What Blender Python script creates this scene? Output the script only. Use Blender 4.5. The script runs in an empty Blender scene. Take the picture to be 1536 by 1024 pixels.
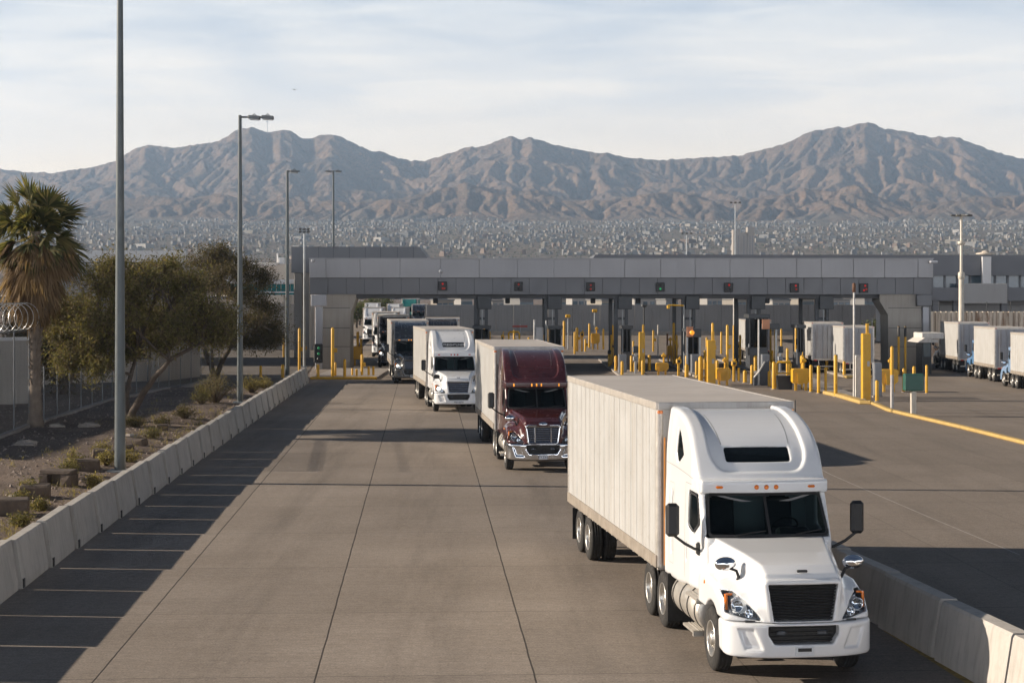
import bpy, math, random
import numpy as np
from mathutils import Vector, Matrix

random.seed(11)
RNG = np.random.default_rng(11)
R = math.radians
SC = bpy.context.scene
COL = SC.collection
# pinhole of the photograph: focal length, principal column, horizon row, eye height
FPX, CX, HY, EYE = 2700.0, 768.0, 436.0, 6.2


def at(px, Y, z=0.0):
    return Vector(((px - CX) / FPX * Y, Y, z))


def gy(py, z=0.0):
    return (EYE - z) * FPX / (py - HY)


def gp(px, py, z=0.0):
    return at(px, gy(py, z), z)


def zz(py, Y):
    return EYE + (HY - py) / FPX * Y


# ------------------------------------------------------------------ mesh builder
class MB:
    def __init__(self):
        self.v, self.f, self.s = [], [], []

    def add(self, verts, faces, smooth=False):
        o = len(self.v)
        self.v.extend([tuple(p) for p in verts])
        for f in faces:
            self.f.append([i + o for i in f])
            self.s.append(smooth)
        return self

    def box(self, c, size, rz=0.0, ch=0.0, rx=0.0, ry=0.0):
        """box centred at c, chamfered by ch"""
        hx, hy, hz = size[0] / 2, size[1] / 2, size[2] / 2
        ch = min(ch, hx * .9, hy * .9, hz * .9)
        m = Matrix.Rotation(rz, 3, 'Z') @ Matrix.Rotation(ry, 3, 'Y') @ Matrix.Rotation(rx, 3, 'X')
        c = Vector(c)
        if ch <= 0:
            vs = [c + m @ Vector((sx * hx, sy * hy, sz * hz)) for sx in (-1, 1) for sy in (-1, 1) for sz in (-1, 1)]
            fs = [(0, 1, 3, 2), (4, 6, 7, 5), (0, 4, 5, 1), (2, 3, 7, 6), (0, 2, 6, 4), (1, 5, 7, 3)]
            return self.add(vs, fs)
        vs, idx = [], {}
        for sx in (-1, 1):
            for sy in (-1, 1):
                for sz in (-1, 1):
                    for a in range(3):
                        p = [sx * (hx - ch), sy * (hy - ch), sz * (hz - ch)]
                        p[a] = (sx * hx, sy * hy, sz * hz)[a]
                        idx[(sx, sy, sz, a)] = len(vs)
                        vs.append(c + m @ Vector(p))
        fs = []
        B = (-1, 1)
        for s in B:
            q = [(s, -1, -1, 0), (s, 1, -1, 0), (s, 1, 1, 0), (s, -1, 1, 0)]
            fs.append([idx[k] for k in (q if s > 0 else q[::-1])])
            q = [(-1, s, -1, 1), (1, s, -1, 1), (1, s, 1, 1), (-1, s, 1, 1)]
            fs.append([idx[k] for k in (q[::-1] if s > 0 else q)])
            q = [(-1, -1, s, 2), (1, -1, s, 2), (1, 1, s, 2), (-1, 1, s, 2)]
            fs.append([idx[k] for k in (q if s > 0 else q[::-1])])
        for a in B:
            for b in B:
                fs.append([idx[(-1, a, b, 1)], idx[(1, a, b, 1)], idx[(1, a, b, 2)], idx[(-1, a, b, 2)]])
                fs.append([idx[(a, -1, b, 0)], idx[(a, 1, b, 0)], idx[(a, 1, b, 2)], idx[(a, -1, b, 2)]])
                fs.append([idx[(a, b, -1, 0)], idx[(a, b, 1, 0)], idx[(a, b, 1, 1)], idx[(a, b, -1, 1)]])
                for c2 in B:
                    fs.append([idx[(a, b, c2, 0)], idx[(a, b, c2, 1)], idx[(a, b, c2, 2)]])
        return self.add(vs, fs)

    def bx(self, x0, x1, y0, y1, z0, z1, ch=0.0):
        return self.box(((x0 + x1) / 2, (y0 + y1) / 2, (z0 + z1) / 2), (x1 - x0, y1 - y0, z1 - z0), 0, ch)

    def cyl(self, p, q, r, r2=None, n=14, cap=True, smooth=True):
        r2 = r if r2 is None else r2
        p, q = Vector(p), Vector(q)
        d = (q - p).normalized()
        a = d.orthogonal().normalized()
        b = d.cross(a)
        vs = []
        for c, rr in ((p, r), (q, r2)):
            for i in range(n):
                t = 2 * math.pi * i / n
                vs.append(c + (a * math.cos(t) + b * math.sin(t)) * rr)
        self.add(vs, [(i, (i + 1) % n, n + (i + 1) % n, n + i) for i in range(n)], smooth)
        if cap:
            self.add(vs[:n][::-1], [tuple(range(n))])
            self.add(vs[n:], [tuple(range(n))])
        return self

    def tube(self, pts, rad, n=8, cap=True):
        pts = [Vector(p) for p in pts]
        if not hasattr(rad, '__len__'):
            rad = [rad] * len(pts)
        vs = []
        prev = None
        for i, p in enumerate(pts):
            d = (pts[min(i + 1, len(pts) - 1)] - pts[max(i - 1, 0)])
            d = d.normalized() if d.length > 1e-9 else Vector((0, 0, 1))
            if prev is None:
                a = d.orthogonal().normalized()
            else:
                a = prev - d * prev.dot(d)
                a = a.normalized() if a.length > 1e-6 else d.orthogonal().normalized()
            prev = a
            b = d.cross(a)
            for k in range(n):
                t = 2 * math.pi * k / n
                vs.append(p + (a * math.cos(t) + b * math.sin(t)) * rad[i])
        fs = []
        for i in range(len(pts) - 1):
            for k in range(n):
                k2 = (k + 1) % n
                fs.append((i * n + k, i * n + k2, (i + 1) * n + k2, (i + 1) * n + k))
        self.add(vs, fs, True)
        if cap:
            self.add(vs[:n][::-1], [tuple(range(n))])
            self.add(vs[-n:], [tuple(range(n))])
        return self

    def lathe(self, c, axis, prof, n=32, smooth=True):
        """prof: (along axis, radius)"""
        c, d = Vector(c), Vector(axis).normalized()
        a = d.orthogonal().normalized()
        b = d.cross(a)
        vs = []
        for (h, r) in prof:
            for i in range(n):
                t = 2 * math.pi * i / n
                vs.append(c + d * h + (a * math.cos(t) + b * math.sin(t)) * r)
        fs = []
        for j in range(len(prof) - 1):
            for i in range(n):
                i2 = (i + 1) % n
                fs.append((j * n + i, j * n + i2, (j + 1) * n + i2, (j + 1) * n + i))
        return self.add(vs, fs, smooth)

    def prism(self, pts, h0, h1, fn):
        """extrude the 2-D polygon pts between h0 and h1; fn(u, v, h) -> point"""
        n = len(pts)
        vs = [fn(u, v, h0) for u, v in pts] + [fn(u, v, h1) for u, v in pts]
        fs = [tuple(range(n))[::-1], tuple(range(n, 2 * n))]
        fs += [(i, (i + 1) % n, n + (i + 1) % n, n + i) for i in range(n)]
        return self.add(vs, fs)

    def quad(self, a, b, c, d):
        return self.add([a, b, c, d], [(0, 1, 2, 3)])

    def mesh(self, name):
        me = bpy.data.meshes.new(name)
        me.from_pydata(self.v, [], self.f)
        me.polygons.foreach_set('use_smooth', self.s)
        me.update()
        return me


def np_mesh(name, V, Q, smooth=True):
    """mesh from numpy arrays: V (n,3), Q (m,k)"""
    me = bpy.data.meshes.new(name)
    V = np.asarray(V, np.float32)
    Q = np.asarray(Q, np.int32)
    m, k = Q.shape
    me.vertices.add(len(V))
    me.vertices.foreach_set('co', V.ravel())
    me.loops.add(m * k)
    me.loops.foreach_set('vertex_index', Q.ravel())
    me.polygons.add(m)
    me.polygons.foreach_set('loop_start', np.arange(0, m * k, k, dtype=np.int32))
    me.polygons.foreach_set('use_smooth', np.full(m, smooth))
    me.update(calc_edges=True)
    me.validate()
    return me


def obj(name, geo, mat, parent=None):
    me = geo.mesh(name) if isinstance(geo, MB) else geo
    o = bpy.data.objects.new(name, me)
    COL.objects.link(o)
    if mat is not None:
        if len(me.materials) == 0:
            me.materials.append(mat)
        elif me.materials[0] != mat:
            o.material_slots[0].link = 'OBJECT'
            o.material_slots[0].material = mat
    if parent is not None:
        o.parent = parent
    return o


def tag(o, label, cat, group=None, kind=None):
    if label:
        o['label'] = label
    if cat:
        o['category'] = cat
    if group:
        o['group'] = group
    if kind:
        o['kind'] = kind
    return o


def thing(name, label, cat, loc=(0, 0, 0), rz=0.0, group=None):
    o = bpy.data.objects.new(name, None)
    o.empty_display_size = .3
    COL.objects.link(o)
    o.location = loc
    o.rotation_euler = (0, 0, rz)
    return tag(o, label, cat, group)


def struct(name, geo, mat):
    return tag(obj(name, geo, mat), None, None, None, 'structure')


def dup(o, parent=None, loc=None, rz=None, label=None, swap=None):
    """copy a thing, its parts and their sub-parts (materials swapped by name)"""
    c = o.copy()
    COL.objects.link(c)
    if parent is not None:
        c.parent = parent
    if loc is not None:
        c.location = loc
    if rz is not None:
        c.rotation_euler = (0, 0, rz)
    if label:
        c['label'] = label
    if swap and o.type == 'MESH':
        for i, sl in enumerate(o.material_slots):
            if sl.material and sl.material.name in swap:
                c.material_slots[i].link = 'OBJECT'
                c.material_slots[i].material = swap[sl.material.name]
    for ch in o.children:
        dup(ch, c, swap=swap)
    return c


# ------------------------------------------------------------------ materials
class NT:
    def __init__(self, m):
        self.m = m
        m.use_nodes = True
        self.t = m.node_tree
        self.b = self.t.nodes.get('Principled BSDF')

    def n(self, typ, **kw):
        nd = self.t.nodes.new(typ)
        for k, v in kw.items():
            if k.startswith('i_'):
                nd.inputs[k[2:].replace('_', ' ')].default_value = v
            else:
                setattr(nd, k, v)
        return nd

    def l(self, a, b):
        self.t.links.new(a, b)

    def noise(self, vec, scale, detail=4, rough=.55, dist=0.0):
        nd = self.n('ShaderNodeTexNoise')
        nd.inputs['Scale'].default_value = scale
        nd.inputs['Detail'].default_value = detail
        nd.inputs['Roughness'].default_value = rough
        nd.inputs['Distortion'].default_value = dist
        if vec is not None:
            self.l(vec, nd.inputs['Vector'])
        return nd.outputs['Fac']

    def ramp(self, fac, stops):
        nd = self.n('ShaderNodeValToRGB')
        e = nd.color_ramp.elements
        while len(e) < len(stops):
            e.new(.5)
        for k, (p, c) in enumerate(stops):
            e[k].position = p
            e[k].color = (*c, 1) if hasattr(c, '__len__') else (c, c, c, 1)
        self.l(fac, nd.inputs[0])
        return nd.outputs['Color']

    def mix(self, fac, a, b, mode='MIX'):
        nd = self.n('ShaderNodeMix', data_type='RGBA', blend_type=mode)
        for s, v in ((nd.inputs[0], fac), (nd.inputs[6], a), (nd.inputs[7], b)):
            if hasattr(v, 'links') or hasattr(v, 'is_linked'):
                self.l(v, s)
            elif hasattr(v, '__len__'):
                s.default_value = (*v[:3], 1)
            else:
                s.default_value = v
        return nd.outputs[2]

    def math(self, op, a, b=0.0, c=0.0):
        nd = self.n('ShaderNodeMath', operation=op)
        for s, v in zip(nd.inputs, (a, b, c)):
            if hasattr(v, 'is_linked'):
                self.l(v, s)
            else:
                s.default_value = v
        return nd.outputs[0]

    def mapping(self, vec, scale=(1, 1, 1), rot=(0, 0, 0), loc=(0, 0, 0)):
        nd = self.n('ShaderNodeMapping')
        nd.inputs['Scale'].default_value = scale
        nd.inputs['Rotation'].default_value = rot
        nd.inputs['Location'].default_value = loc
        self.l(vec, nd.inputs['Vector'])
        return nd.outputs[0]

    def bump(self, h, strength=.3, dist=.02):
        nd = self.n('ShaderNodeBump')
        nd.inputs['Strength'].default_value = strength
        nd.inputs['Distance'].default_value = dist
        self.l(h, nd.inputs['Height'])
        self.l(nd.outputs[0], self.b.inputs['Normal'])

    def objco(self):
        return self.n('ShaderNodeTexCoord').outputs['Object']

    def pos(self):
        return self.n('ShaderNodeNewGeometry').outputs['Position']


def sc(c, k):
    return tuple(min(1.0, x * k) for x in c[:3])


def M(name, c, rough=.5, metal=0.0, var=.12, vs=1.5, coat=0.0, bump=0.0, bs=30.0, streak=0.0, emit=0.0, spec=None, dirt=0.0, dirtc=(.20, .16, .12), world=False, rv=.2):
    m = bpy.data.materials.new(name)
    t = NT(m)
    b = t.b
    b.inputs['Roughness'].default_value = rough
    b.inputs['Metallic'].default_value = metal
    if spec is not None:
        b.inputs['Specular IOR Level'].default_value = spec
    if coat:
        b.inputs['Coat Weight'].default_value = coat
        b.inputs['Coat Roughness'].default_value = .06
    v = t.pos() if world else t.objco()
    col = t.ramp(t.noise(v, vs, 5, .6), [(.3, sc(c, 1 - var)), (.7, sc(c, 1 + var))])
    if streak:
        s = t.noise(t.mapping(v, (6, 6, .35)), 1.2, 4, .65)
        col = t.mix(t.ramp(s, [(.48, 0.0), (.75, streak)]), col, sc(dirtc, 1.0))
    if dirt:
        s = t.noise(v, vs * 3.1, 6, .7)
        col = t.mix(t.ramp(s, [(.5, 0.0), (.8, dirt)]), col, dirtc)
    t.l(col, b.inputs['Base Color'])
    rr = t.ramp(t.noise(v, vs * 4, 4, .6), [(.3, max(0, rough * (1 - rv))), (.7, min(1, rough * (1 + rv)))])
    t.l(rr, b.inputs['Roughness'])
    if bump:
        t.bump(t.noise(v, bs, 5, .6), bump, .02)
    if emit:
        b.inputs['Emission Color'].default_value = (*c, 1)
        b.inputs['Emission Strength'].default_value = emit
    return m


def glass_mat(name, tint=(.04, .06, .06), through=.75, rough=.02):
    """tinted window glass: sharp reflection over a dark see-through pane"""
    m = bpy.data.materials.new(name)
    t = NT(m)
    out = t.t.nodes['Material Output']
    tr = t.n('ShaderNodeBsdfTransparent')
    tr.inputs[0].default_value = (*tint, 1)
    b = t.b
    b.inputs['Base Color'].default_value = (.006, .009, .01, 1)
    b.inputs['Roughness'].default_value = rough
    mx = t.n('ShaderNodeMixShader')
    mx.inputs[0].default_value = through
    lw = t.n('ShaderNodeLayerWeight')
    lw.inputs[0].default_value = .35
    t.l(t.math('SUBTRACT', through, t.math('MULTIPLY', lw.outputs['Fresnel'], .6)), mx.inputs[0])
    t.l(b.outputs[0], mx.inputs[1])
    t.l(tr.outputs[0], mx.inputs[2])
    t.l(mx.outputs[0], out.inputs['Surface'])
    return m


# ------------------------------------------------------------------ signed-distance modelling
def poly2(u, v, pts):
    """signed distance to a polygon (negative inside)"""
    p = np.asarray(pts, float)
    d = np.full(np.shape(u), 1e9)
    s = np.ones(np.shape(u))
    n = len(p)
    for i in range(n):
        a, b = p[i], p[i - 1]
        ex, ey = b[0] - a[0], b[1] - a[1]
        wx, wy = u - a[0], v - a[1]
        k = np.clip((wx * ex + wy * ey) / (ex * ex + ey * ey), 0, 1)
        d = np.minimum(d, (wx - ex * k) ** 2 + (wy - ey * k) ** 2)
        c1, c2, c3 = v >= a[1], v < b[1], ex * wy > ey * wx
        flip = (c1 & c2 & c3) | (~c1 & ~c2 & ~c3)
        s = np.where(flip, -s, s)
    return s * np.sqrt(d)


def smin(a, b, k):
    h = np.clip(.5 + .5 * (b - a) / k, 0, 1)
    return b * (1 - h) + a * h - k * h * (1 - h)


def smax(a, b, k):
    return -smin(-a, -b, k)


def rbox2(u, v, cu, cv, hu, hv, r):
    qu, qv = np.abs(u - cu) - hu + r, np.abs(v - cv) - hv + r
    return np.minimum(np.maximum(qu, qv), 0) + np.hypot(np.maximum(qu, 0), np.maximum(qv, 0)) - r


def rbox3(x, y, z, c, h, r):
    qx, qy, qz = np.abs(x - c[0]) - h[0] + r, np.abs(y - c[1]) - h[1] + r, np.abs(z - c[2]) - h[2] + r
    return np.minimum(np.maximum(np.maximum(qx, qy), qz), 0) + np.sqrt(np.maximum(qx, 0) ** 2 + np.maximum(qy, 0) ** 2 + np.maximum(qz, 0) ** 2) - r


def grad(f, p, e=2e-3):
    g = np.empty_like(p)
    for a in range(3):
        d = np.zeros(3)
        d[a] = e
        q0, q1 = p - d, p + d
        g[:, a] = (f(q1[:, 0], q1[:, 1], q1[:, 2]) - f(q0[:, 0], q0[:, 1], q0[:, 2])) / (2 * e)
    return g


def sdf_mesh(name, f, lo, hi, h):
    """surface nets of f = 0, then pulled onto the exact surface"""
    ax = [np.arange(lo[i], hi[i] + h, h) for i in range(3)]
    X, Y, Z = np.meshgrid(*ax, indexing='ij')
    Fv = f(X, Y, Z)
    S = Fv < 0
    nx, ny, nz = Fv.shape
    sl = lambda a, d: (slice(a[0], nx - 1 + a[0]), slice(a[1], ny - 1 + a[1]), slice(a[2], nz - 1 + a[2]))
    corners = [(i, j, k) for i in (0, 1) for j in (0, 1) for k in (0, 1)]
    cnt = sum(S[sl(c, 0)].astype(np.int8) for c in corners)
    mask = (cnt > 0) & (cnt < 8)
    I = np.argwhere(mask)
    acc = np.zeros((len(I), 3))
    num = np.zeros(len(I))
    for a in corners:
        for d in range(3):
            if a[d]:
                continue
            b = list(a)
            b[d] = 1
            fa = Fv[I[:, 0] + a[0], I[:, 1] + a[1], I[:, 2] + a[2]]
            fb = Fv[I[:, 0] + b[0], I[:, 1] + b[1], I[:, 2] + b[2]]
            x = (fa < 0) != (fb < 0)
            t = np.where(x, fa / np.where(x, fa - fb, 1), 0)
            pt = np.array(a, float)[None, :].repeat(len(I), 0)
            pt[:, d] += t
            acc += np.where(x[:, None], pt, 0)
            num += x
    P = (I + acc / num[:, None]) * h + np.array(lo)
    for _ in range(3):
        fv = f(P[:, 0], P[:, 1], P[:, 2])
        g = grad(f, P)
        g2 = np.maximum((g * g).sum(1), .05)
        st = np.clip(fv / g2, -h * .5, h * .5)
        P = P - g * st[:, None]
    idx = np.full((nx - 1, ny - 1, nz - 1), -1, np.int32)
    idx[mask] = np.arange(len(I))
    quads = []
    for d in range(3):
        e, g_ = [(1, 2), (2, 0), (0, 1)][d]
        a0 = [slice(1, -1)] * 3
        a1 = [slice(1, -1)] * 3
        a0[d] = slice(0, -1)
        a1[d] = slice(1, None)
        s0, s1 = S[tuple(a0)], S[tuple(a1)]
        K = np.argwhere(s0 != s1)
        off = np.ones(3, int)
        off[d] = 0
        K = K + off
        inside = S[K[:, 0], K[:, 1], K[:, 2]]

        def cell(de, dg):
            c = K.copy()
            c[:, e] += de
            c[:, g_] += dg
            return idx[c[:, 0], c[:, 1], c[:, 2]]
        q = np.stack([cell(-1, -1), cell(0, -1), cell(0, 0), cell(-1, 0)], 1)
        q[~inside] = q[~inside][:, ::-1]
        quads.append(q)
    Q = np.concatenate(quads)
    Q = Q[(Q >= 0).all(1)]
    return np_mesh(name, P, Q, True)


def cast(f, P, d, n=70, far=6.0):
    """march points P along d to f = 0; returns the points and outward normals"""
    P = np.array(P, float)
    d = np.array(d, float)
    t = np.zeros(len(P))
    for _ in range(n):
        q = P + t[:, None] * d
        t = np.minimum(t + .8 * f(q[:, 0], q[:, 1], q[:, 2]), far)
    q = P + t[:, None] * d
    g = grad(f, q)
    g /= np.linalg.norm(g, axis=1)[:, None] + 1e-9
    return q, g


def resample(poly, step, closed=True):
    pts = [np.array(p, float) for p in poly]
    out = []
    n = len(pts)
    for i in range(n if closed else n - 1):
        a, b = pts[i], pts[(i + 1) % n]
        k = max(1, int(np.linalg.norm(b - a) / step))
        out += [a + (b - a) * j / k for j in range(k)]
    if not closed:
        out.append(pts[-1])
    return np.array(out)


def round_poly(poly, r, n=5):
    pts = [np.array(p, float) for p in poly]
    out = []
    for i, p in enumerate(pts):
        a, b = pts[i - 1] - p, pts[(i + 1) % len(pts)] - p
        ra = min(r, np.linalg.norm(a) * .45)
        rb = min(r, np.linalg.norm(b) * .45)
        A, B = p + a / np.linalg.norm(a) * ra, p + b / np.linalg.norm(b) * rb
        for k in range(n + 1):
            t = k / n
            out.append(A * (1 - t) ** 2 + 2 * p * t * (1 - t) + B * t * t)
    return out


def lift(axis, uv, far):
    """(u, v) in the plane across axis -> start points for cast(), with the march direction"""
    uv = np.asarray(uv)
    if axis == 'y':
        return np.stack([uv[:, 0], np.full(len(uv), far), uv[:, 1]], 1), (0, 1, 0)
    s = -1 if far < 0 else 1
    return np.stack([np.full(len(uv), far), uv[:, 0], uv[:, 1]], 1), (-s, 0, 0)


def patch(f, axis, poly, far, off, rings=8, step=.05, mb=None):
    """a pane following the surface inside a convex outline"""
    mb = mb or MB()
    b = resample(poly, step)
    c = b.mean(0)
    n = len(b)
    uv = np.concatenate([c + (b - c) * (k / rings) for k in range(rings, 0, -1)] + [c[None]])
    P, d = lift(axis, uv, far)
    q, g = cast(f, P, d)
    q = q + g * off
    fs = []
    for k in range(rings - 1):
        for i in range(n):
            i2 = (i + 1) % n
            fs.append((k * n + i, k * n + i2, (k + 1) * n + i2, (k + 1) * n + i))
    for i in range(n):
        fs.append(((rings - 1) * n + i, (rings - 1) * n + (i + 1) % n, rings * n))
    return mb.add(q, fs, True)


def ribbon(f, axis, poly, far, w, off=.003, closed=False, step=.05, mb=None):
    """a narrow strip (panel gap, gasket) laid on the surface along a polyline"""
    mb = mb or MB()
    b = resample(poly, step, closed)
    n = len(b)
    if closed:
        tng = np.roll(b, -1, 0) - np.roll(b, 1, 0)
    else:
        tng = np.gradient(b, axis=0)
    tng /= np.linalg.norm(tng, axis=1)[:, None] + 1e-9
    nrm = np.stack([-tng[:, 1], tng[:, 0]], 1)
    P, d = lift(axis, np.concatenate([b - nrm * w / 2, b + nrm * w / 2]), far)
    q, g = cast(f, P, d)
    q = q + g * off
    k = n if closed else n - 1
    return mb.add(q, [(i, (i + 1) % n, n + (i + 1) % n, n + i) for i in range(k)], True)
W_PAINT = M('white_paint', (.74, .75, .76), .26, 0, .008, .8, coat=.6, rv=.01)
W_PAINT2 = M('white_paint_worn', (.74, .75, .76), .32, 0, .04, .8, coat=.5, dirt=.1, dirtc=(.45, .40, .34))
MAROON = M('maroon_paint', (.062, .014, .015), .24, 0, .2, 1.0, coat=.8, dirt=.25, dirtc=(.10, .06, .05))
GREYCAR = M('graphite_paint', (.07, .072, .076), .25, .3, .1, 1.0, coat=.7, dirt=.2, dirtc=(.16, .14, .12))
NAVY = M('navy_paint', (.018, .022, .034), .25, 0, .1, 1.0, coat=.7, dirt=.2, dirtc=(.12, .11, .10))
BLACKP = M('black_paint', (.012, .012, .014), .25, 0, .1, 1.0, coat=.7, dirt=.2, dirtc=(.10, .09, .08))
BLUEP = M('blue_paint', (.10, .24, .45), .3, 0, .1, 1.0, coat=.6, dirt=.25, dirtc=(.25, .22, .2))
PALEBLUE = M('pale_blue_paint', (.23, .36, .55), .3, 0, .1, 1.0, coat=.6, dirt=.3, dirtc=(.35, .32, .3))
CHROME = M('chrome', (.72, .73, .75), .10, 1.0, .04, 2)
BRUSHED = M('brushed_steel', (.60, .57, .52), .42, .75, .10, 3, bump=.05, bs=60)
ALU = M('wheel_alloy', (.62, .60, .56), .34, .85, .12, 6, dirt=.4, dirtc=(.22, .19, .16))
TYRE = M('tyre_rubber', (.020, .019, .018), .85, 0, .3, 3, bump=.3, bs=50, dirt=.5, dirtc=(.075, .065, .055))
BLACK = M('black_plastic', (.014, .014, .015), .45, 0, .2, 4)
CHASSIS = M('chassis_black', (.016, .015, .014), .65, 0, .3, 4, dirt=.5, dirtc=(.06, .05, .042))
GASKET = M('gasket', (.02, .02, .021), .6, 0, .1, 4)
GAP = M('panel_gap', (.20, .20, .20), .7, 0, .1, 4)
AMBER = M('amber_lens', (.80, .20, .015), .15, 0, .05, 9, coat=.5)
AMBER_ON = M('amber_lamp_on', (1.0, .36, .03), .2, 0, .05, 9, emit=.45)
REDLENS = M('red_lens', (.55, .03, .02), .15, 0, .05, 9, coat=.5)
LAMPW = M('lamp_reflector', (.85, .88, .92), .08, .9, .05, 9)
LAMP_ON = M('lit_headlamp', (1.0, .95, .86), .2, 0, .02, 9, emit=2.2)
HOUSING = M('lamp_housing', (.16, .18, .21), .2, .6, .3, 9)
PLATE = M('licence_plate', (.62, .64, .66), .4, 0, .1, 20)
PLATEINK = M('plate_ink', (.05, .06, .12), .6)
SEATM = M('cab_seat', (.05, .052, .056), .8, 0, .2, 8)
DASH = M('dashboard', (.06, .062, .064), .7, 0, .2, 8)
LINER = M('cab_lining', (.12, .125, .13), .85, 0, .1, 4)
ORANGE = M('orange_edge_strip', (.50, .20, .03), .5, 0, .1, 6)
MUDF = M('mud_flap', (.012, .012, .012), .7, 0, .2, 4)
GLASS = glass_mat('cab_glass', (.24, .31, .32), .74)
GLASSD = glass_mat('dark_glass', (.10, .12, .13), .55)
LENS = glass_mat('lens_cover', (.92, .94, .96), .88)


def trailer_side_mat():
    """white sheet panels: riveted posts read as faint vertical lines, dust runs and scuffs"""
    m = bpy.data.materials.new('trailer_white_sheet')
    t = NT(m)
    v = t.objco()
    sx = t.n('ShaderNodeSeparateXYZ')
    t.l(v, sx.inputs[0])
    base = t.ramp(t.noise(v, .9, 5, .6), [(.3, (.405, .405, .395)), (.7, (.485, .487, .48))])
    runs = t.noise(t.mapping(v, (9, 9, .25)), 1.0, 5, .7)
    col = t.mix(t.ramp(runs, [(.46, 0.), (.74, .65)]), base, (.33, .29, .24))
    scuff = t.noise(t.mapping(v, (1.2, 1.2, 2.5)), 3.0, 6, .75)
    col = t.mix(t.ramp(scuff, [(.55, 0.), (.72, .40)]), col, (.29, .25, .20))
    low = t.math('MULTIPLY', t.ramp(t.noise(v, 5, 4, .7), [(.35, 0.), (.7, 1.)]), t.ramp(sx.outputs[2], [(.0, .55), (.9, 0.)]))
    lown = low.node
    col = t.mix(low, col, (.33, .28, .22))
    t.l(col, t.b.inputs['Base Color'])
    t.b.inputs['Roughness'].default_value = .42
    w = t.n('ShaderNodeTexWave', wave_type='BANDS', bands_direction='Y')
    w.inputs['Scale'].default_value = 1.22
    w.inputs['Distortion'].default_value = .3
    w.inputs['Detail'].default_value = 0
    t.l(v, w.inputs['Vector'])
    h = t.math('ADD', t.math('MULTIPLY', w.outputs['Fac'], .5), t.math('MULTIPLY', t.noise(t.mapping(v, (2, 2, .8)), 1.4, 3), .8))
    t.bump(h, .5, .03)
    return m


T_SIDE = trailer_side_mat()
T_ROOF = M('trailer_roof_sheet', (.52, .475, .43), .55, 0, .10, .5, dirt=.5, dirtc=(.36, .31, .27), bump=.1, bs=4)
T_FRONT = M('trailer_front_sheet', (.40, .39, .38), .45, .2, .15, 1.2, streak=.5, dirtc=(.22, .19, .17))
T_RAIL = M('trailer_bottom_rail', (.27, .235, .195), .6, .1, .25, 3, dirt=.6, dirtc=(.22, .15, .10))
T_TOPRAIL = M('trailer_top_rail', (.52, .48, .43), .45, .4, .15, 3, dirt=.4, dirtc=(.30, .26, .22))
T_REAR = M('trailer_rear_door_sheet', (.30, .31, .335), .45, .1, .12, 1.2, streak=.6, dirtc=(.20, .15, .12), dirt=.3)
T_POST = M('trailer_corner_post', (.50, .47, .43), .4, .5, .15, 3, dirt=.4)
# ------------------------------------------------------------------ the tractor (x across, y to the rear, z up, bumper at y = 0)
CABP = [(1.98, 1.10), (1.95, 1.99), (2.44, 2.76), (2.53, 3.0), (2.86, 3.45), (3.30, 3.78), (3.9, 3.99), (4.5, 4.08), (5.02, 4.08), (5.02, 1.02), (3.9, 1.02), (3.3, 1.08)]
DAYP = [(1.98, 1.10), (1.95, 1.99), (2.44, 2.76), (2.60, 2.95), (2.95, 3.03), (3.45, 3.0), (3.55, 2.8), (3.55, 1.05), (3.3, 1.05)]
HOODP = [(.06, .99), (.06, 1.50), (.13, 1.71), (.34, 1.82), (1.0, 1.92), (2.04, 2.03), (2.04, .99)]
FENP = [(.17, .88), (.17, 1.16), (.40, 1.44), (.9, 1.60), (1.5, 1.63), (2.03, 1.56), (2.03, .88)]
GRILLE = [(-.555, 1.57), (.555, 1.57), (.47, 1.01), (-.47, 1.01)]
LAMP = [(1.155, 1.09), (1.14, 1.39), (1.0, 1.40), (.85, 1.27), (.71, 1.10), (.64, .995), (.80, 1.005)]
WSHIELD = [(-1.03, 2.075), (-.97, 2.735), (.97, 2.735), (1.03, 2.075)]
SIDEWIN = [(2.62, 2.70), (3.10, 2.72), (3.12, 2.16), (2.78, 2.06), (2.48, 2.24)]
AXF = 1.32
SCOOP0 = [(-.74, 4.6), (.74, 4.6), (.80, 3.35), (.66, 3.13), (-.66, 3.13), (-.80, 3.35)]
SCOOP = round_poly(SCOOP0, .16, 5)
CABP = [CABP[0], CABP[1], CABP[2], CABP[3]] + [tuple(p) for p in round_poly(CABP[3:9], .42, 4)[5:-5]] + CABP[8:]


TRI = [(3.62, 3.32), (3.85, 3.58), (4.12, 3.74), (4.17, 3.60), (4.18, 3.30), (4.10, 3.17), (3.95, 3.16)]


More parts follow.
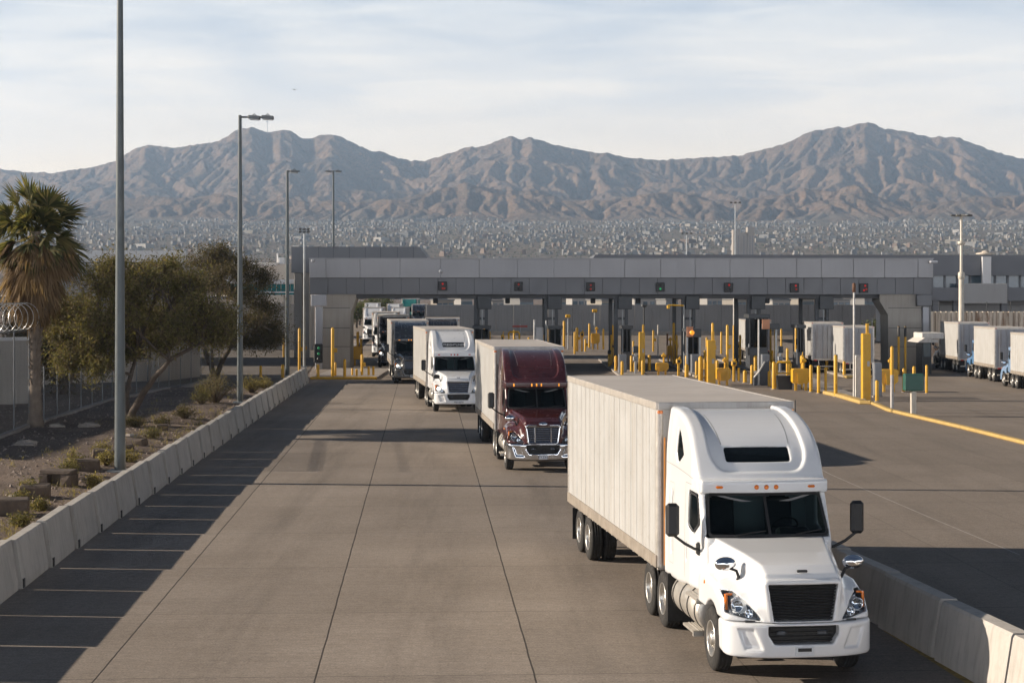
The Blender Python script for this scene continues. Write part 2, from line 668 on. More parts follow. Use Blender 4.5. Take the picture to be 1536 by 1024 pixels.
def cab_sdf(day):
    prof = DAYP if day else CABP

    def f(x, y, z):
        a = np.abs(x)
        yy = y - .13 * a * a * np.clip((3.4 - y) / 1.4, 0, 1)
        p = poly2(yy, z, prof)
        w = np.interp(y, [1.9, 2.4, 3.0, 5.1], [1.08, 1.12, 1.17, 1.19])
        top = np.clip(z - 2.95, 0, 2)
        w = w - .075 * top * top - np.clip(z - 2.0, 0, .9) * .03
        c = smax(p, a - w, .085)
        if not day:
            sc2 = poly2(x, z, SCOOP) - .04
            c = smax(c, -smax(sc2, -(c + .05), .02), .045)
            c = smax(c, -np.maximum(rbox2(x, z, 0, 3.37, .575, .125, .05), -(c + .03)), .008)
            slot = np.minimum(rbox2(y, z, 4.42, 2.32, .055, .30, .05), rbox2(y, z, 4.42, 1.62, .05, .15, .04))
            tri = poly2(y, z, TRI) - .02
            slot = np.minimum(slot, tri)
            c = smax(c, -np.maximum(slot, -(c + .03)), .008)
        vis = smax(rbox3(a, yy, z, (0, 2.62, 2.87), (1.115, .34, .115), .05), -(z - 2.0), .02)
        c = smin(c, vis, .05)
        han = rbox2(y, z, 3.26, 1.66, .045, .17, .04)
        c = smax(c, -np.maximum(han, -(c + .03)), .008)
        # the cabin hollow and its openings
        cav = np.maximum(np.maximum(c + .075, np.abs(z - 2.20) - .72), y - (3.42 if day else 3.7))
        c = np.maximum(c, -cav)
        ws = np.maximum(poly2(x, z, WSHIELD) - .035, yy - 2.75)
        c = smax(c, -ws, .012)
        sw = np.maximum(poly2(y, z, SIDEWIN) - .03, .85 - a)
        return smax(c, -sw, .012)
    return f


def cab_outer(day):
    """the cab's outer skin without openings: panes and panel gaps are laid on this"""
    prof = DAYP if day else CABP

    def f(x, y, z):
        a = np.abs(x)
        yy = y - .13 * a * a * np.clip((3.4 - y) / 1.4, 0, 1)
        p = poly2(yy, z, prof)
        w = np.interp(y, [1.9, 2.4, 3.0, 5.1], [1.08, 1.12, 1.17, 1.19])
        top = np.clip(z - 2.95, 0, 2)
        w = w - .075 * top * top - np.clip(z - 2.0, 0, .9) * .03
        c = smax(p, a - w, .085)
        if not day:
            sc2 = poly2(x, z, SCOOP) - .04
            c = smax(c, -smax(sc2, -(c + .05), .02), .045)
        return c
    return f


def hood_sdf(x, y, z):
    a = np.abs(x)
    y1 = y - .12 * a * a
    h = poly2(y1, z + .05 * a * a, HOODP)
    h = smax(h, a - np.interp(y, [.1, .5, 2.1], [.66, .72, 1.05]), .14)
    # raised centre of the hood
    h = smin(h, smax(poly2(y1, z - .022, HOODP), a - np.interp(y, [.1, .5, 2.1], [.60, .63, .95]), .05), .04)
    a7 = np.maximum(a - .72, 0)
    fe = poly2(y - .62 * a7 ** 1.6 - .05, z + .26 * a7, FENP)
    fe = smax(fe, a - 1.195, .12)
    f = smin(h, fe, .20)
    g2 = poly2(x, z, GRILLE)
    f = smin(f, smax(smax(g2 - .085, .02 - y1, .05), y - .5, .05), .04)
    f = np.maximum(f, .985 - z)
    f = smax(f, -np.maximum(g2 - .01, y - .22), .012)
    arch = np.maximum(np.hypot(y - AXF, z - .52) - .62, .60 - a)
    f = smax(f, -arch, .04)
    lamp = np.maximum(poly2(a, z, LAMP), y - 1.1)
    f = smax(f, -np.maximum(lamp, -(f + .09)), .012)
    return f


def hood_outer(x, y, z):
    a = np.abs(x)
    y1 = y - .12 * a * a
    h = poly2(y1, z + .05 * a * a, HOODP)
    h = smax(h, a - np.interp(y, [.1, .5, 2.1], [.66, .72, 1.05]), .14)
    h = smin(h, smax(poly2(y1, z - .022, HOODP), a - np.interp(y, [.1, .5, 2.1], [.60, .63, .95]), .05), .04)
    a7 = np.maximum(a - .72, 0)
    fe = poly2(y - .62 * a7 ** 1.6 - .05, z + .26 * a7, FENP)
    return smin(h, smax(fe, a - 1.195, .12), .20)


def bumper_sdf(x, y, z):
    a = np.abs(x)
    yb = .34 * (a / 1.2) ** 3.2 - .06 * np.clip((z - .6) / .3, -1, .6) * 0
    f = smax(smax(yb - y, y - .86, .03), a - 1.205, .14)
    f = smax(f, smax(z - .972, .43 + .10 * np.clip(y - .3, 0, 1) - z, .03), .06)
    f = smax(f, -np.maximum(np.hypot(y - AXF, z - .52) - .60, .5 - a), .03)
    dent = poly2(a, z, [(.99, .86), (.80, .86), (.68, .58), (.90, .58)]) - .01
    f = smax(f, -smax(dent, -(f + .045), .03), .05)
    cen = poly2(a, z, [(-.6, .91), (.55, .91), (.55, .80), (.46, .66), (-.6, .66)]) - .02
    f = smax(f, -np.maximum(cen, y - .30), .02)
    return f


_mesh_cache = {}


def cached(key, fn):
    if key not in _mesh_cache:
        _mesh_cache[key] = fn()
    return _mesh_cache[key]


def tyre_mb(mb, c, sx, r=.52, w=.28):
    k = w / .28
    pr = [(-.13, .29), (-.145, .36), (-.145, .42), (-.128, .485), (-.105, .515)]
    for g in (-.06, 0, .06):
        pr += [(g - .012, .52), (g - .009, .505), (g + .009, .505), (g + .012, .52)]
    pr += [(.105, .515), (.128, .485), (.145, .42), (.145, .36), (.13, .29)]
    mb.lathe(c, (sx, 0, 0), [(h * k, q * r / .52) for h, q in pr], 40)
    return mb


def front_rim(mb, c, sx):
    mb.lathe(c, (sx, 0, 0), [(.13, .295), (.14, .29), (.12, .275), (.05, .265), (.035, .255), (.06, .20), (.075, .165), (.075, .12), (.13, .11), (.15, .085), (.155, 0)], 40)
    for k in range(10):
        t = 2 * math.pi * k / 10
        p = Vector(c) + Vector((sx * .075, math.cos(t) * .142, math.sin(t) * .142))
        mb.cyl(p, p + Vector((sx * .035, 0, 0)), .016, n=6)
    return mb


def rim_holes(mb, c, sx, h=.062, r=.208):
    for k in range(10):
        t = 2 * math.pi * (k + .5) / 10
        p = Vector(c) + Vector((sx * (h - .012), math.cos(t) * r, math.sin(t) * r))
        mb.cyl(p, p + Vector((sx * .014, 0, 0)), .030, n=10)
    return mb


def drive_rim(mb, c, sx):
    mb.lathe(c, (sx, 0, 0), [(.13, .295), (.14, .29), (.12, .28), (-.02, .268), (-.05, .25), (-.07, .19), (-.06, .13), (.06, .12), (.10, .10), (.11, 0)], 40)
    for k in range(10):
        t = 2 * math.pi * k / 10
        p = Vector(c) + Vector((sx * -.065, math.cos(t) * .165, math.sin(t) * .165))
        mb.cyl(p, p + Vector((sx * .03, 0, 0)), .015, n=6)
    return mb


def add_wheel(root, x, y, kind):
    sx = 1 if x > 0 else -1
    key = (kind, sx)

    def mk():
        t = MB()
        tyre_mb(t, (0, 0, 0), sx)
        if kind == 'dual':
            tyre_mb(t, (-sx * .33, 0, 0), sx)
            t.cyl((-sx * .4, 0, 0), (-sx * .05, 0, 0), .285, n=24)
        else:
            t.cyl((-sx * .12, 0, 0), (-sx * .02, 0, 0), .285, n=24)
        return t.mesh('wheel')
    w = obj('wheel', cached(('tyre',) + key, mk), TYRE, root)
    w.location = (x, y, .52)
    rm = obj('rim', cached(('rim',) + key, lambda: (drive_rim if kind == 'dual' else front_rim)(MB(), (0, 0, 0), sx).mesh('rim')), ALU, w)
    if kind == 'steer':
        obj('rim_hole', cached(('hole',) + key, lambda: rim_holes(MB(), (0, 0, 0), sx).mesh('rim_hole')), CHASSIS, w)
    return w


def text_mesh(name, s, size, mat, parent, loc, rot, depth=.004):
    cu = bpy.data.curves.new(name, 'FONT')
    cu.body = s
    cu.size = size
    cu.extrude = depth
    cu.align_x = 'CENTER'
    cu.align_y = 'CENTER'
    o = bpy.data.objects.new(name, cu)
    COL.objects.link(o)
    dg = bpy.context.evaluated_depsgraph_get()
    me = bpy.data.meshes.new_from_object(o.evaluated_get(dg))
    bpy.data.objects.remove(o)
    q = bpy.data.objects.new(name, me)
    COL.objects.link(q)
    me.materials.clear()
    me.materials.append(mat)
    q.parent = parent
    q.location = loc
    q.rotation_euler = rot
    return q


def make_tractor(root, st):
    day = st.get('day', False)
    paint = st['paint']
    outer = cab_outer(day)
    cab = obj('cab', cached(('cab', day), lambda: sdf_mesh('cab', cab_sdf(day), (-1.35, 1.8, .9), (1.35, 3.75 if day else 5.2, 3.2 if day else 4.25), .026)), paint, root)
    # glass
    obj('windshield', cached(('ws', day), lambda: patch(outer, 'y', round_poly([(x * 1.02, z) for x, z in WSHIELD], .07), 0, -.03, 10).mesh('windshield')), GLASS, cab)
    wsr = round_poly(WSHIELD, .09)
    obj('windshield_seal', cached(('wsg', day), lambda: ribbon(outer, 'y', [(0, 2.05), (0, 2.77)], 0, .05, -.018, mb=ribbon(outer, 'y', wsr, 0, .05, .004, True)).mesh('windshield_seal')), GASKET, cab)
    for sx in (-1, 1):
        obj('side_window', cached(('sw', day, sx), lambda: patch(outer, 'x', round_poly(SIDEWIN, .07), sx * 3, -.022, 6).mesh('side_window')), GLASS, cab)

        def seal():
            mb = ribbon(outer, 'x', round_poly(SIDEWIN, .09), sx * 3, .035, .004, True)
            return mb.mesh('window_seal')
        obj('window_seal', cached(('swg', day, sx), seal), GASKET, cab)

        def gaps():
            mb = ribbon(outer, 'x', [(2.36, 2.62), (2.62, 2.86), (3.36, 2.86), (3.36, 1.2)], sx * 3, .011, .003)
            ribbon(outer, 'x', [(2.03, 2.0), (2.03, 1.2)], sx * 3, .010, .003, mb=mb)
            if not day:
                ribbon(outer, 'x', [(2.55, 2.93), (3.2, 3.0), (4.2, 3.06), (5.0, 3.08)], sx * 3, .012, .003, mb=mb)
                ribbon(outer, 'x', round_poly([(4.25, 2.75), (4.62, 2.75), (4.62, 1.3), (4.25, 1.3)], .06), sx * 3, .008, .003, True, mb=mb)
                ribbon(outer, 'x', [(4.7, 3.1), (4.7, 3.95)], sx * 3, .008, .003, mb=mb)
            return mb.mesh('door_gap')
        obj('door_gap', cached(('gap', day, sx), gaps), GAP, cab)

        pieces = [('door_handle', [(3.21, 1.81), (3.31, 1.81), (3.31, 1.51), (3.21, 1.51)], BLACK)]
        if not day:
            pieces += [('sleeper_window', [(4.36, 2.63), (4.48, 2.63), (4.48, 2.01), (4.36, 2.01)], GLASSD),
                       ('vent_slot', [(4.36, 1.78), (4.48, 1.78), (4.48, 1.46), (4.36, 1.46)], BLACK),
                       ('roof_side_window', TRI, GLASSD)]
        for nm, pg, mt in pieces:
            obj(nm, cached((nm, day, sx), lambda: patch(outer, 'x', round_poly(pg, .05), sx * 3, -.02, 3).mesh(nm)), mt, cab)
    if not day:
        def rgap():
            mb = ribbon(outer, 'y', [(-.66, 4.02), (-.60, 3.53)], 0, .010, .003)
            ribbon(outer, 'y', [(.66, 4.02), (.60, 3.53)], 0, .010, .003, mb=mb)
            return mb.mesh('roof_gap')
        obj('roof_gap', cached(('rgap',), rgap), GAP, cab)
        if st.get('roof', 'skylight') in ('skylight', 'logo'):
            k = obj('roof_window' if st['roof'] == 'skylight' else 'name_band', cached(('sky',), lambda: patch(outer, 'y', round_poly([(-.58, 3.50), (.58, 3.50), (.58, 3.24), (-.58, 3.24)], .06), 0, -.018, 5).mesh('roof_window')), GLASSD if st['roof'] == 'skylight' else BLACK, cab)
        else:
            k = obj('roof_panel', cached(('rfp',), lambda: patch(outer, 'y', round_poly([(-.585, 3.50), (.585, 3.50), (.585, 3.24), (-.585, 3.24)], .06), 0, .0, 5).mesh('roof_panel')), paint, cab)
    # inside
    inn = MB()
    inn.bx(-1.0, 1.0, 2.22, 2.72, 1.5, 2.02, .06)
    inn.bx(.28, .86, 2.6, 2.78, 1.9, 2.13, .05)
    obj('dashboard', inn, DASH, cab)
    wheel = MB()
    cc = Vector((.50, 2.92, 2.12))
    n1 = Vector((0, .75, .66)).normalized()
    e1 = Vector((1, 0, 0))
    e2 = n1.cross(e1)
    wheel.tube([cc + (e1 * math.cos(t) + e2 * math.sin(t)) * .225 for t in np.linspace(0, 2 * math.pi, 25)], .017, 6)
    wheel.tube([cc - e1 * .22, cc - n1 * .03, cc + e1 * .22], .016, 5)
    wheel.tube([cc - n1 * .03, cc - n1 * .3], .03, 6)
    obj('steering_wheel', wheel, BLACK, cab)
    for sx in (-1, 1):
        s = MB()
        s.box((sx * .52, 3.18, 1.88), (.5, .5, .16), 0, .05)
        s.box((sx * .52, 3.44, 2.22), (.48, .16, .70), 0, .05, rx=R(-8))
        s.box((sx * .52, 3.50, 2.63), (.28, .12, .2), 0, .04)
        obj('seat', s, SEATM, cab)
    # wipers
    for x0, x1 in ((-.62, -.08), (.36, .92)):
        P, d = lift('y', [(x0, 2.075), ((x0 + x1) / 2, 2.12), (x1, 2.15)], 0)
        q, g = cast(outer, P, d)
        obj('wiper', MB().tube(q + g * .02, .012, 5), BLACK, cab)
    # five roof marker lamps
    for i, x in enumerate((-.80, -.17, 0, .17, .80)):
        l = MB()
        P, d = lift('y', [(x, 2.88)], 0)
        q, g = cast(cab_vis, P, d)
        q = q[0]
        if st.get('lamps') == 'tall':
            l.box((x, q[1] - .012, 2.87), (.045, .05, .11), 0, .015)
        elif abs(x) > .5:
            l.box((x, q[1] - .008, 2.87), (.13, .05, .045), 0, .02)
        else:
            l.lathe((x, q[1] + .02, 2.87), (0, -1, 0), [(0, .04), (.03, .04), (.045, .025), (.048, 0)], 14)
        obj('marker_lamp', l, st.get('lampmat', AMBER), cab)
    # hood
    hood = obj('hood', cached(('hood',), lambda: sdf_mesh('hood', hood_sdf, (-1.32, -.1, .8), (1.32, 2.2, 2.25), .024)), paint, root)
    gr = MB()
    gr.prism([(x * .99, z) for x, z in GRILLE], .16, .20, lambda u, v, h: (u, h, v))
    obj('grille_back', gr, CHASSIS, hood)
    gb = MB()
    nb = st.get('bars', 11)
    for k in range(nb):
        z = 1.04 + (1.54 - 1.04) * k / (nb - 1)
        hw = .475 + (z - 1.01) / .56 * .08
        gb.box((0, .115, z), (hw * 2, .05, st.get('barh', .018)), 0, .005, rx=R(-25))
    if st.get('vbars'):
        for x in (-.28, .28):
            gb.bx(x - .022, x + .022, .07, .10, 1.02, 1.56, .006)
    obj('grille', gb, st.get('grillemat', BLACK), hood)
    if st.get('frame'):
        fr = MB()
        loop = round_poly([(x * 1.07, 1.29 + (z - 1.29) * 1.13) for x, z in GRILLE], .10)
        pts = [(u, .03 + .12 * u * u, v) for u, v in loop]
        fr.tube(pts + pts[:1], .035, 8, False)
        obj('grille_frame', fr, CHROME, hood)
    em = MB()
    if st.get('badge'):
        em.lathe((0, .075, 1.66), (0, -1, .3), [(0, .0), (.02, .11), (.03, .10), (.035, 0)], 20)
        for i in range(len(em.v)):
            x, y, z = em.v[i]
            em.v[i] = (x * 1.4, y, 1.66 + (z - 1.66) * .55)
        obj('badge', em, CHROME, hood)
    else:
        em.box((0, .14, 1.775), (.17, .05, .035), 0, .012, rx=R(35))
        obj('badge', em, st.get('badgemat', GASKET), hood)

    def hgap():
        mb = ribbon(hood_outer, 'x', [(.55, 1.02), (.60, .99)], 3, .01, .003)
        return mb.mesh('hood_gap')
    for sx in (-1, 1):
        # headlamp: lens over two reflectors and an amber corner
        lp = [(sx * x, z) for x, z in LAMP]
        hl = obj('headlight', cached(('lens', sx), lambda: patch(hood_outer, 'y', round_poly(lp, .03), -1, -.008, 6).mesh('headlight')), LENS, hood)
        obj('lamp_housing', cached(('lh', sx), lambda: patch(hood_outer, 'y', round_poly(lp, .03), -1, -.085, 6).mesh('lamp_housing')), HOUSING, root)
        q, g = cast(hood_outer, *lift('y', [(sx * .985, 1.20), (sx * .83, 1.10), (sx * 1.02, 1.345), (sx * 1.125, 1.24), (sx * .80, 1.02)], -1))
        for k, rr in ((0, .088), (1, .060)):
            rf = MB()
            c = q[k] + np.array((0, .075, 0))
            rf.lathe(c, (0, -1, 0), [(.0, .0), (.0, rr * .35), (.012, rr * .55), (.05, rr), (.055, rr * 1.08), (.045, rr * 1.12)], 24)
            obj('headlamp_reflector', rf, (LAMP_ON if st.get('lit') and k == 0 else LAMPW), root)
        ab = MB()
        ab.tube([q[3] + np.array((0, .055, .13)), q[3] + np.array((0, .045, .02)), q[3] + np.array((0, .045, -.12))], .028, 6)
        ab.tube([q[3] + np.array((-sx * .01, .05, .12)), q[2] + np.array((0, .06, .012))], .02, 6)
        obj('turn_signal', ab, AMBER, root)
        drl = MB()
        drl.tube([q[2] + np.array((-sx * .02, .06, -.035)), q[2] + np.array((-sx * .13, .05, -.09)), q[2] + np.array((-sx * .22, .045, -.2))], .018, 6)
        obj('light_strip', drl, LAMPW, root)
        fl = MB()
        q2, _ = cast(hood_outer, *lift('x', [(1.75, 1.38), (1.55, 1.2)], sx * 3))
        fl.lathe(q2[0], (sx, 0, .2), [(-.01, .035), (.012, .03), (.018, 0)], 12)
        obj('side_marker', fl, AMBER, hood)
        # hood mirror on its bent arm
        mk = MB()
        hx = sx * 1.06
        mk.tube([(sx * .86, .92, 1.50), (sx * .86, .80, 1.60), (sx * .90, .78, 1.70), (sx * 1.0, .82, 1.735), (hx, .85, 1.755)], [.028, .026, .024, .022, .022], 8)
        mm = obj('hood_mirror', mk, BLACK, root)
        sh = MB()
        n = 20
        prof = [(-.05, .02), (-.055, .095), (-.04, .112), (-.01, .116), (.02, .108), (.045, .085), (.062, .05), (.068, .0)]
        sh.lathe((0, 0, 0), (0, -1, 0), prof, n)
        sh.v = [(x * 1.55, y, z * 1.0) for x, y, z in sh.v]
        so = obj('mirror_shell', sh, CHROME if st.get('chrome_mirrors', True) else BLACK, mm)
        so.location = (hx, .85, 1.80)
        # door mirror
        dm = MB()
        dm.tube([(sx * 1.10, 2.45, 1.80), (sx * 1.22, 2.40, 1.83), (sx * 1.40, 2.35, 1.93), (sx * 1.60, 2.35, 2.08), (sx * 1.60, 2.35, 2.3)], .025, 8)
        dm.box((sx * 1.13, 2.46, 1.82), (.09, .12, .22), 0, .03)
        d2 = obj('door_mirror', dm, BLACK, root)
        d3 = MB()
        d3.box((sx * 1.61, 2.36, 2.33), (.23, .15, .56), R(sx * 6), .05)
        obj('mirror_housing', d3, BLACK, d2)
    # bumper
    bp = obj('bumper', cached(('bump',), lambda: sdf_mesh('bumper', bumper_sdf, (-1.32, -.1, .36), (1.32, .95, 1.05), .022)), st.get('bumper', paint), root)
    ins = MB()
    ins.bx(-.57, .57, .2, .24, .62, .94)
    for k in range(4):
        ins.bx(-.5, .5, .15, .19, .67 + k * .065, .685 + k * .065)
    obj('bumper_opening', ins, CHASSIS, bp)
    for x in (-.33, .33):
        obj('fog_lamp', MB().box((x, .17, .80), (.16, .05, .075), 0, .02), HOUSING, bp)
    lip = MB()
    lip.bx(-1.0, 1.0, .30, .7, .385, .432, .015)
    lip.bx(-.9, .9, .2, .32, .965, 1.0)
    obj('bumper_lip', lip, BLACK, bp)
    pl = MB()
    pl.box((0, -.006, .535), (.30, .02, .155), 0, .006)
    po = obj('licence_plate', pl, st.get('plate', PLATE), bp)
    if st.get('platetext'):
        text_mesh('plate_text', st['platetext'], .13, PLATEINK, bp, (0, -.018, .53), (R(90), 0, 0))
    else:
        pk = MB()
        pk.bx(-.11, .11, -.022, -.015, .535, .59)
        obj('plate_slot', pk, BLACK, bp)
    # chassis, axles, tanks, steps
    ch = MB()
    yb = 4.9 if day else 7.0
    for sx in (-1, 1):
        ch.bx(sx * .43 - .05, sx * .43 + .05, .5, yb, .72, .98)
    ch.bx(-.45, .45, .7, 2.0, .6, 1.0)
    ch.bx(-.9, .9, AXF - .06, AXF + .06, .45, .58)
    ch.bx(-1.0, 1.0, .9, 2.0, .95, 1.3)
    for y in st['drive']:
        ch.cyl((-.95, y, .52), (.95, y, .52), .09)
        ch.bx(-.5, .5, y - .1, y + .1, .42, .66, .04)
    ch.bx(-.5, .5, min(st['drive']) - .3, max(st['drive']) + .3, .98, 1.06)
    ch.bx(-.85, .85, 2.0, 2.6, .7, 1.08)
    obj('chassis', ch, CHASSIS, root)
    yt0, yt1 = 2.30, min(st['drive']) - .78
    for sx in (-1, 1):
        if yt1 - yt0 < .6:
            break
        tk = MB()
        tk.lathe((sx * .84, yt0, .76), (0, 1, 0), [(0, 0), (0, .26), (.02, .335), (.05, .36), (yt1 - yt0 - .05, .36), (yt1 - yt0 - .02, .335), (yt1 - yt0, .26), (yt1 - yt0, 0)], 36)
        to = obj('fuel_tank', tk, BRUSHED, root)
        for k in range(4):
            y = yt0 + .15 + (yt1 - yt0 - .35) * k / 3
            obj('tank_strap', MB().lathe((sx * .84, y, .76), (0, 1, 0), [(0, .36), (0, .373), (.045, .373), (.045, .36)], 36), CHASSIS, to)
        for z, x in ((.99, 1.12), (.45, 1.17)):
            stp = MB()
            for k in range(4):
                stp.bx(sx * x - .11, sx * x + .11, yt0 - .12 + .0, yt0 + .72, z - .02, z + .02) if k == 0 else stp.bx(sx * (x + .06 - k * .05) - .006, sx * (x + .06 - k * .05) + .006, yt0 - .1, yt0 + .70, z + .02, z + .035)
            stp.bx(sx * x - .12, sx * x + .12, yt0 - .14, yt0 - .06, z - .06, z + .02)
            obj('step', stp, BRUSHED, root)
        mf = MB()
        mf.bx(sx * .92 - .32, sx * .92 + .32, yt1 + .10, yt1 + .14, .22, 1.05)
        mf.bx(sx * .92 - .325, sx * .92 + .325, yt1 + .085, yt1 + .155, 1.05, 1.09)
        obj('mud_flap', mf, MUDF, root)
    if st.get('stack'):
        for sx in (-1, 1):
            ex = MB()
            ex.tube([(sx * 1.0, 3.72, 1.1), (sx * 1.0, 3.72, 3.5), (sx * 1.02, 3.80, 3.68)], [.10, .075, .075], 12)
            obj('exhaust_stack', ex, CHROME, root)
    if not day:
        for sx in (-1, 1):
            obj('edge_strip', MB().bx(sx * 1.175 - .012, sx * 1.175 + .012, 5.02, 5.06, 1.15, 3.5), ORANGE if st.get('orange') else BLACK, cab)
    if st.get('antenna'):
        an = MB()
        an.tube([(1.12, 4.5, 3.3), (1.16, 4.55, 3.5), (1.17, 4.6, 4.2)], .010, 5)
        obj('antenna', an, BLACK, root)
    for x in (-1.06, 1.06):
        add_wheel(root, x, AXF, 'steer')
    for y in st['drive']:
        for x in (-1.06, 1.06):
            add_wheel(root, x, y, 'dual')


def cab_vis(x, y, z):
    a = np.abs(x)
    yy = y - .13 * a * a * np.clip((3.4 - y) / 1.4, 0, 1)
    return rbox3(a, yy, z, (0, 2.62, 2.87), (1.115, .34, .115), .05)


def make_trailer(root, st):
    y0, L = st['ty'], st['tl']
    y1 = y0 + L
    zb, zt, hw = 1.10, 4.13, 1.30
    tr = MB()
    tr.bx(-hw + .03, hw - .03, y0 + .03, y1 - .03, zt - .03, zt, .01)
    tr.bx(-hw + .05, hw - .05, y0 + .05, y1 - .05, zb - .02, zb + .06)
    for k in range(int(L / .6)):
        tr.bx(-hw + .08, hw - .08, y0 + .3 + k * .6, y0 + .36 + k * .6, zb - .10, zb - .02)
    rt = obj('trailer', tr, T_ROOF, root)
    for sx in (-1, 1):
        sd = MB()
        x = sx * (hw - .02)
        sd.bx(min(x, x + sx * .012), max(x, x + sx * .012), y0 + .14, y1 - .10, zb + .22, zt - .12)
        n = int(L / .61)
        for k in range(1, n + 1):
            y = y0 + .14 + k * .61
            if y < y1 - .2:
                sd.bx(min(x, x + sx * .018), max(x, x + sx * .019), y - .016, y + .016, zb + .22, zt - .12)
        obj('side_panel', sd, T_SIDE, rt)
        br = MB()
        x = sx * (hw - .005)
        br.bx(x - .025, x + .025, y0 + .02, y1, zb - .02, zb + .22, .012)
        obj('bottom_rail', br, T_RAIL, rt)
        t2 = MB()
        t2.bx(x - .025, x + .025, y0 + .02, y1, zt - .13, zt + .012, .012)
        obj('top_rail', t2, T_TOPRAIL, rt)
        cp = MB()
        cp.cyl((sx * (hw - .075), y0 + .075, zb), (sx * (hw - .075), y0 + .075, zt - .12), .085, n=20)
        obj('corner_post', cp, T_POST, rt)
        obj('corner_post', MB().bx(sx * (hw - .06) - .07, sx * (hw - .06) + .07, y1 - .12, y1 + .005, zb, zt - .12, .01), T_POST, rt)
        ml = MB()
        ml.box((sx * (hw - .06), y0 - .012, zt - .17), (.10, .03, .06), 0, .012)
        obj('marker_lamp', ml, AMBER_ON if st.get('tlamp') == sx else AMBER, rt)
        obj('tail_lamp', MB().box((sx * .95, y1 + .03, zb - .06), (.24, .04, .09), 0, .01), REDLENS, rt)
        obj('marker_lamp', MB().box((sx * 1.2, y1 + .012, zt - .06), (.12, .03, .05), 0, .01), REDLENS, rt)
        # bogie wheels
    fp = MB()
    fp.bx(-hw + .12, hw - .12, y0 + .005, y0 + .03, zb, zt - .10)
    fp.bx(-hw + .02, hw - .02, y0 - .012, y0 + .05, zt - .13, zt + .01, .012)
    fp.bx(-hw + .1, hw - .1, y0 - .006, y0 + .01, zt - .34, zt - .30)
    for k in range(30):
        x = -hw + .16 + k * (2 * hw - .32) / 29
        fp.box((x, y0 - .008, zt - .22), (.018, .012, .018), 0, .004)
    obj('front_panel', fp, T_FRONT, rt)
    for sx in (-1, 1):
        rd = MB()
        rd.bx(min(sx * .012, sx * (hw - .13)), max(sx * .012, sx * (hw - .13)), y1 - .03, y1 + .004, zb + .08, zt - .13, .008)
        for xx in (.35, .95):
            rd.cyl((sx * xx, y1 + .03, zb + .05), (sx * xx, y1 + .03, zt - .1), .018, n=8)
        for zz_ in (1.4, 2.2, 3.0, 3.8):
            rd.bx(min(sx * (hw - .32), sx * (hw - .1)), max(sx * (hw - .32), sx * (hw - .1)), y1 + .002, y1 + .016, zz_ - .03, zz_ + .03)
        obj('rear_door', rd, T_REAR, rt)
    hd = MB()
    hd.bx(-hw + .03, hw - .03, y1 - .10, y1 + .012, zt - .13, zt + .008, .01)
    obj('rear_sill', MB().bx(-hw + .03, hw - .03, y1 - .10, y1 + .012, zb - .06, zb + .08, .01), T_TOPRAIL, rt)
    obj('rear_frame', hd, T_TOPRAIL, rt)
    hd = MB()
    hd.bx(-1.1, 1.1, y1 - .05, y1 + .03, .50, .60, .01)
    for x in (-.7, .7):
        hd.bx(x - .04, x + .04, y1 - .05, y1 - .003, .55, zb - .062)
    obj('rear_guard', hd, T_TOPRAIL, rt)
    bg = MB()
    for sx in (-1, 1):
        bg.bx(sx * .5 - .05, sx * .5 + .05, y1 - 3.4, y1 - .3, .78, zb - .02)
    for y in (y1 - st.get('bog', 1.0), y1 - st.get('bog', 1.0) - 1.25):
        bg.cyl((-.95, y, .52), (.95, y, .52), .08)
        bg.bx(-.55, .55, y - .2, y + .2, .6, .8)
        for x in (-1.06, 1.06):
            add_wheel(root, x, y, 'dual')
    obj('bogie', bg, CHASSIS, rt)
    yl = y0 + 2.7
    for sx in (-1, 1):
        lg = MB()
        lg.bx(sx * .75 - .05, sx * .75 + .05, yl - .05, yl + .05, .38, zb, .01)
        lg.bx(sx * .75 - .13, sx * .75 + .13, yl - .12, yl + .12, .33, .38)
        lg.tube([(sx * .75, yl, .55), (sx * .75, yl + .6, zb)], .025, 6)
        lg.cyl((sx * .75, yl, .9), (0, yl, .9), .03)
        if L > 7:
            obj('landing_leg', lg, CHASSIS, rt)
    for sx in (-1, 1):
        mf = MB()
        mf.bx(sx * .92 - .3, sx * .92 + .3, y1 - .2, y1 - .17, .2, .95)
        obj('mud_flap', mf, MUDF, rt)


def truck(label, px, Y, yaw, st, group, scale=1.0, face=1):
    """px, Y: where the bumper's middle stands; yaw: heading, + turns the nose to the right of the view"""
    rt = thing('semi_truck', label, 'truck', at(px, Y, 0), R(yaw), group)
    if scale != 1:
        rt.scale = (scale,) * 3
    make_tractor(rt, st)
    make_trailer(rt, st)
    return rt
# ------------------------------------------------------------------ noise on numpy arrays
def _hash(ix, iy, seed):
    h = (ix.astype(np.int64) * 374761393 + iy.astype(np.int64) * 668265263 + seed * 1274126177) & 0xffffffff
    h = ((h ^ (h >> 13)) * 1274126177) & 0xffffffff
    return ((h ^ (h >> 16)) & 0xffff) / 65535.0 * 2 * np.pi


def perlin(x, y, seed=0):
    ix, iy = np.floor(x), np.floor(y)
    fx, fy = x - ix, y - iy
    u, v = fx * fx * fx * (fx * (fx * 6 - 15) + 10), fy * fy * fy * (fy * (fy * 6 - 15) + 10)

    def g(a, b):
        t = _hash(ix + a, iy + b, seed)
        return np.cos(t) * (fx - a) + np.sin(t) * (fy - b)
    n0 = g(0, 0) * (1 - u) + g(1, 0) * u
    n1 = g(0, 1) * (1 - u) + g(1, 1) * u
    return (n0 * (1 - v) + n1 * v) * 1.5


def fbm(x, y, o=5, seed=0, gain=.5):
    s, a, t = 0, 1.0, 0
    for k in range(o):
        s = s + a * perlin(x * 2 ** k, y * 2 ** k, seed + k)
        t += a
        a *= gain
    return s / t


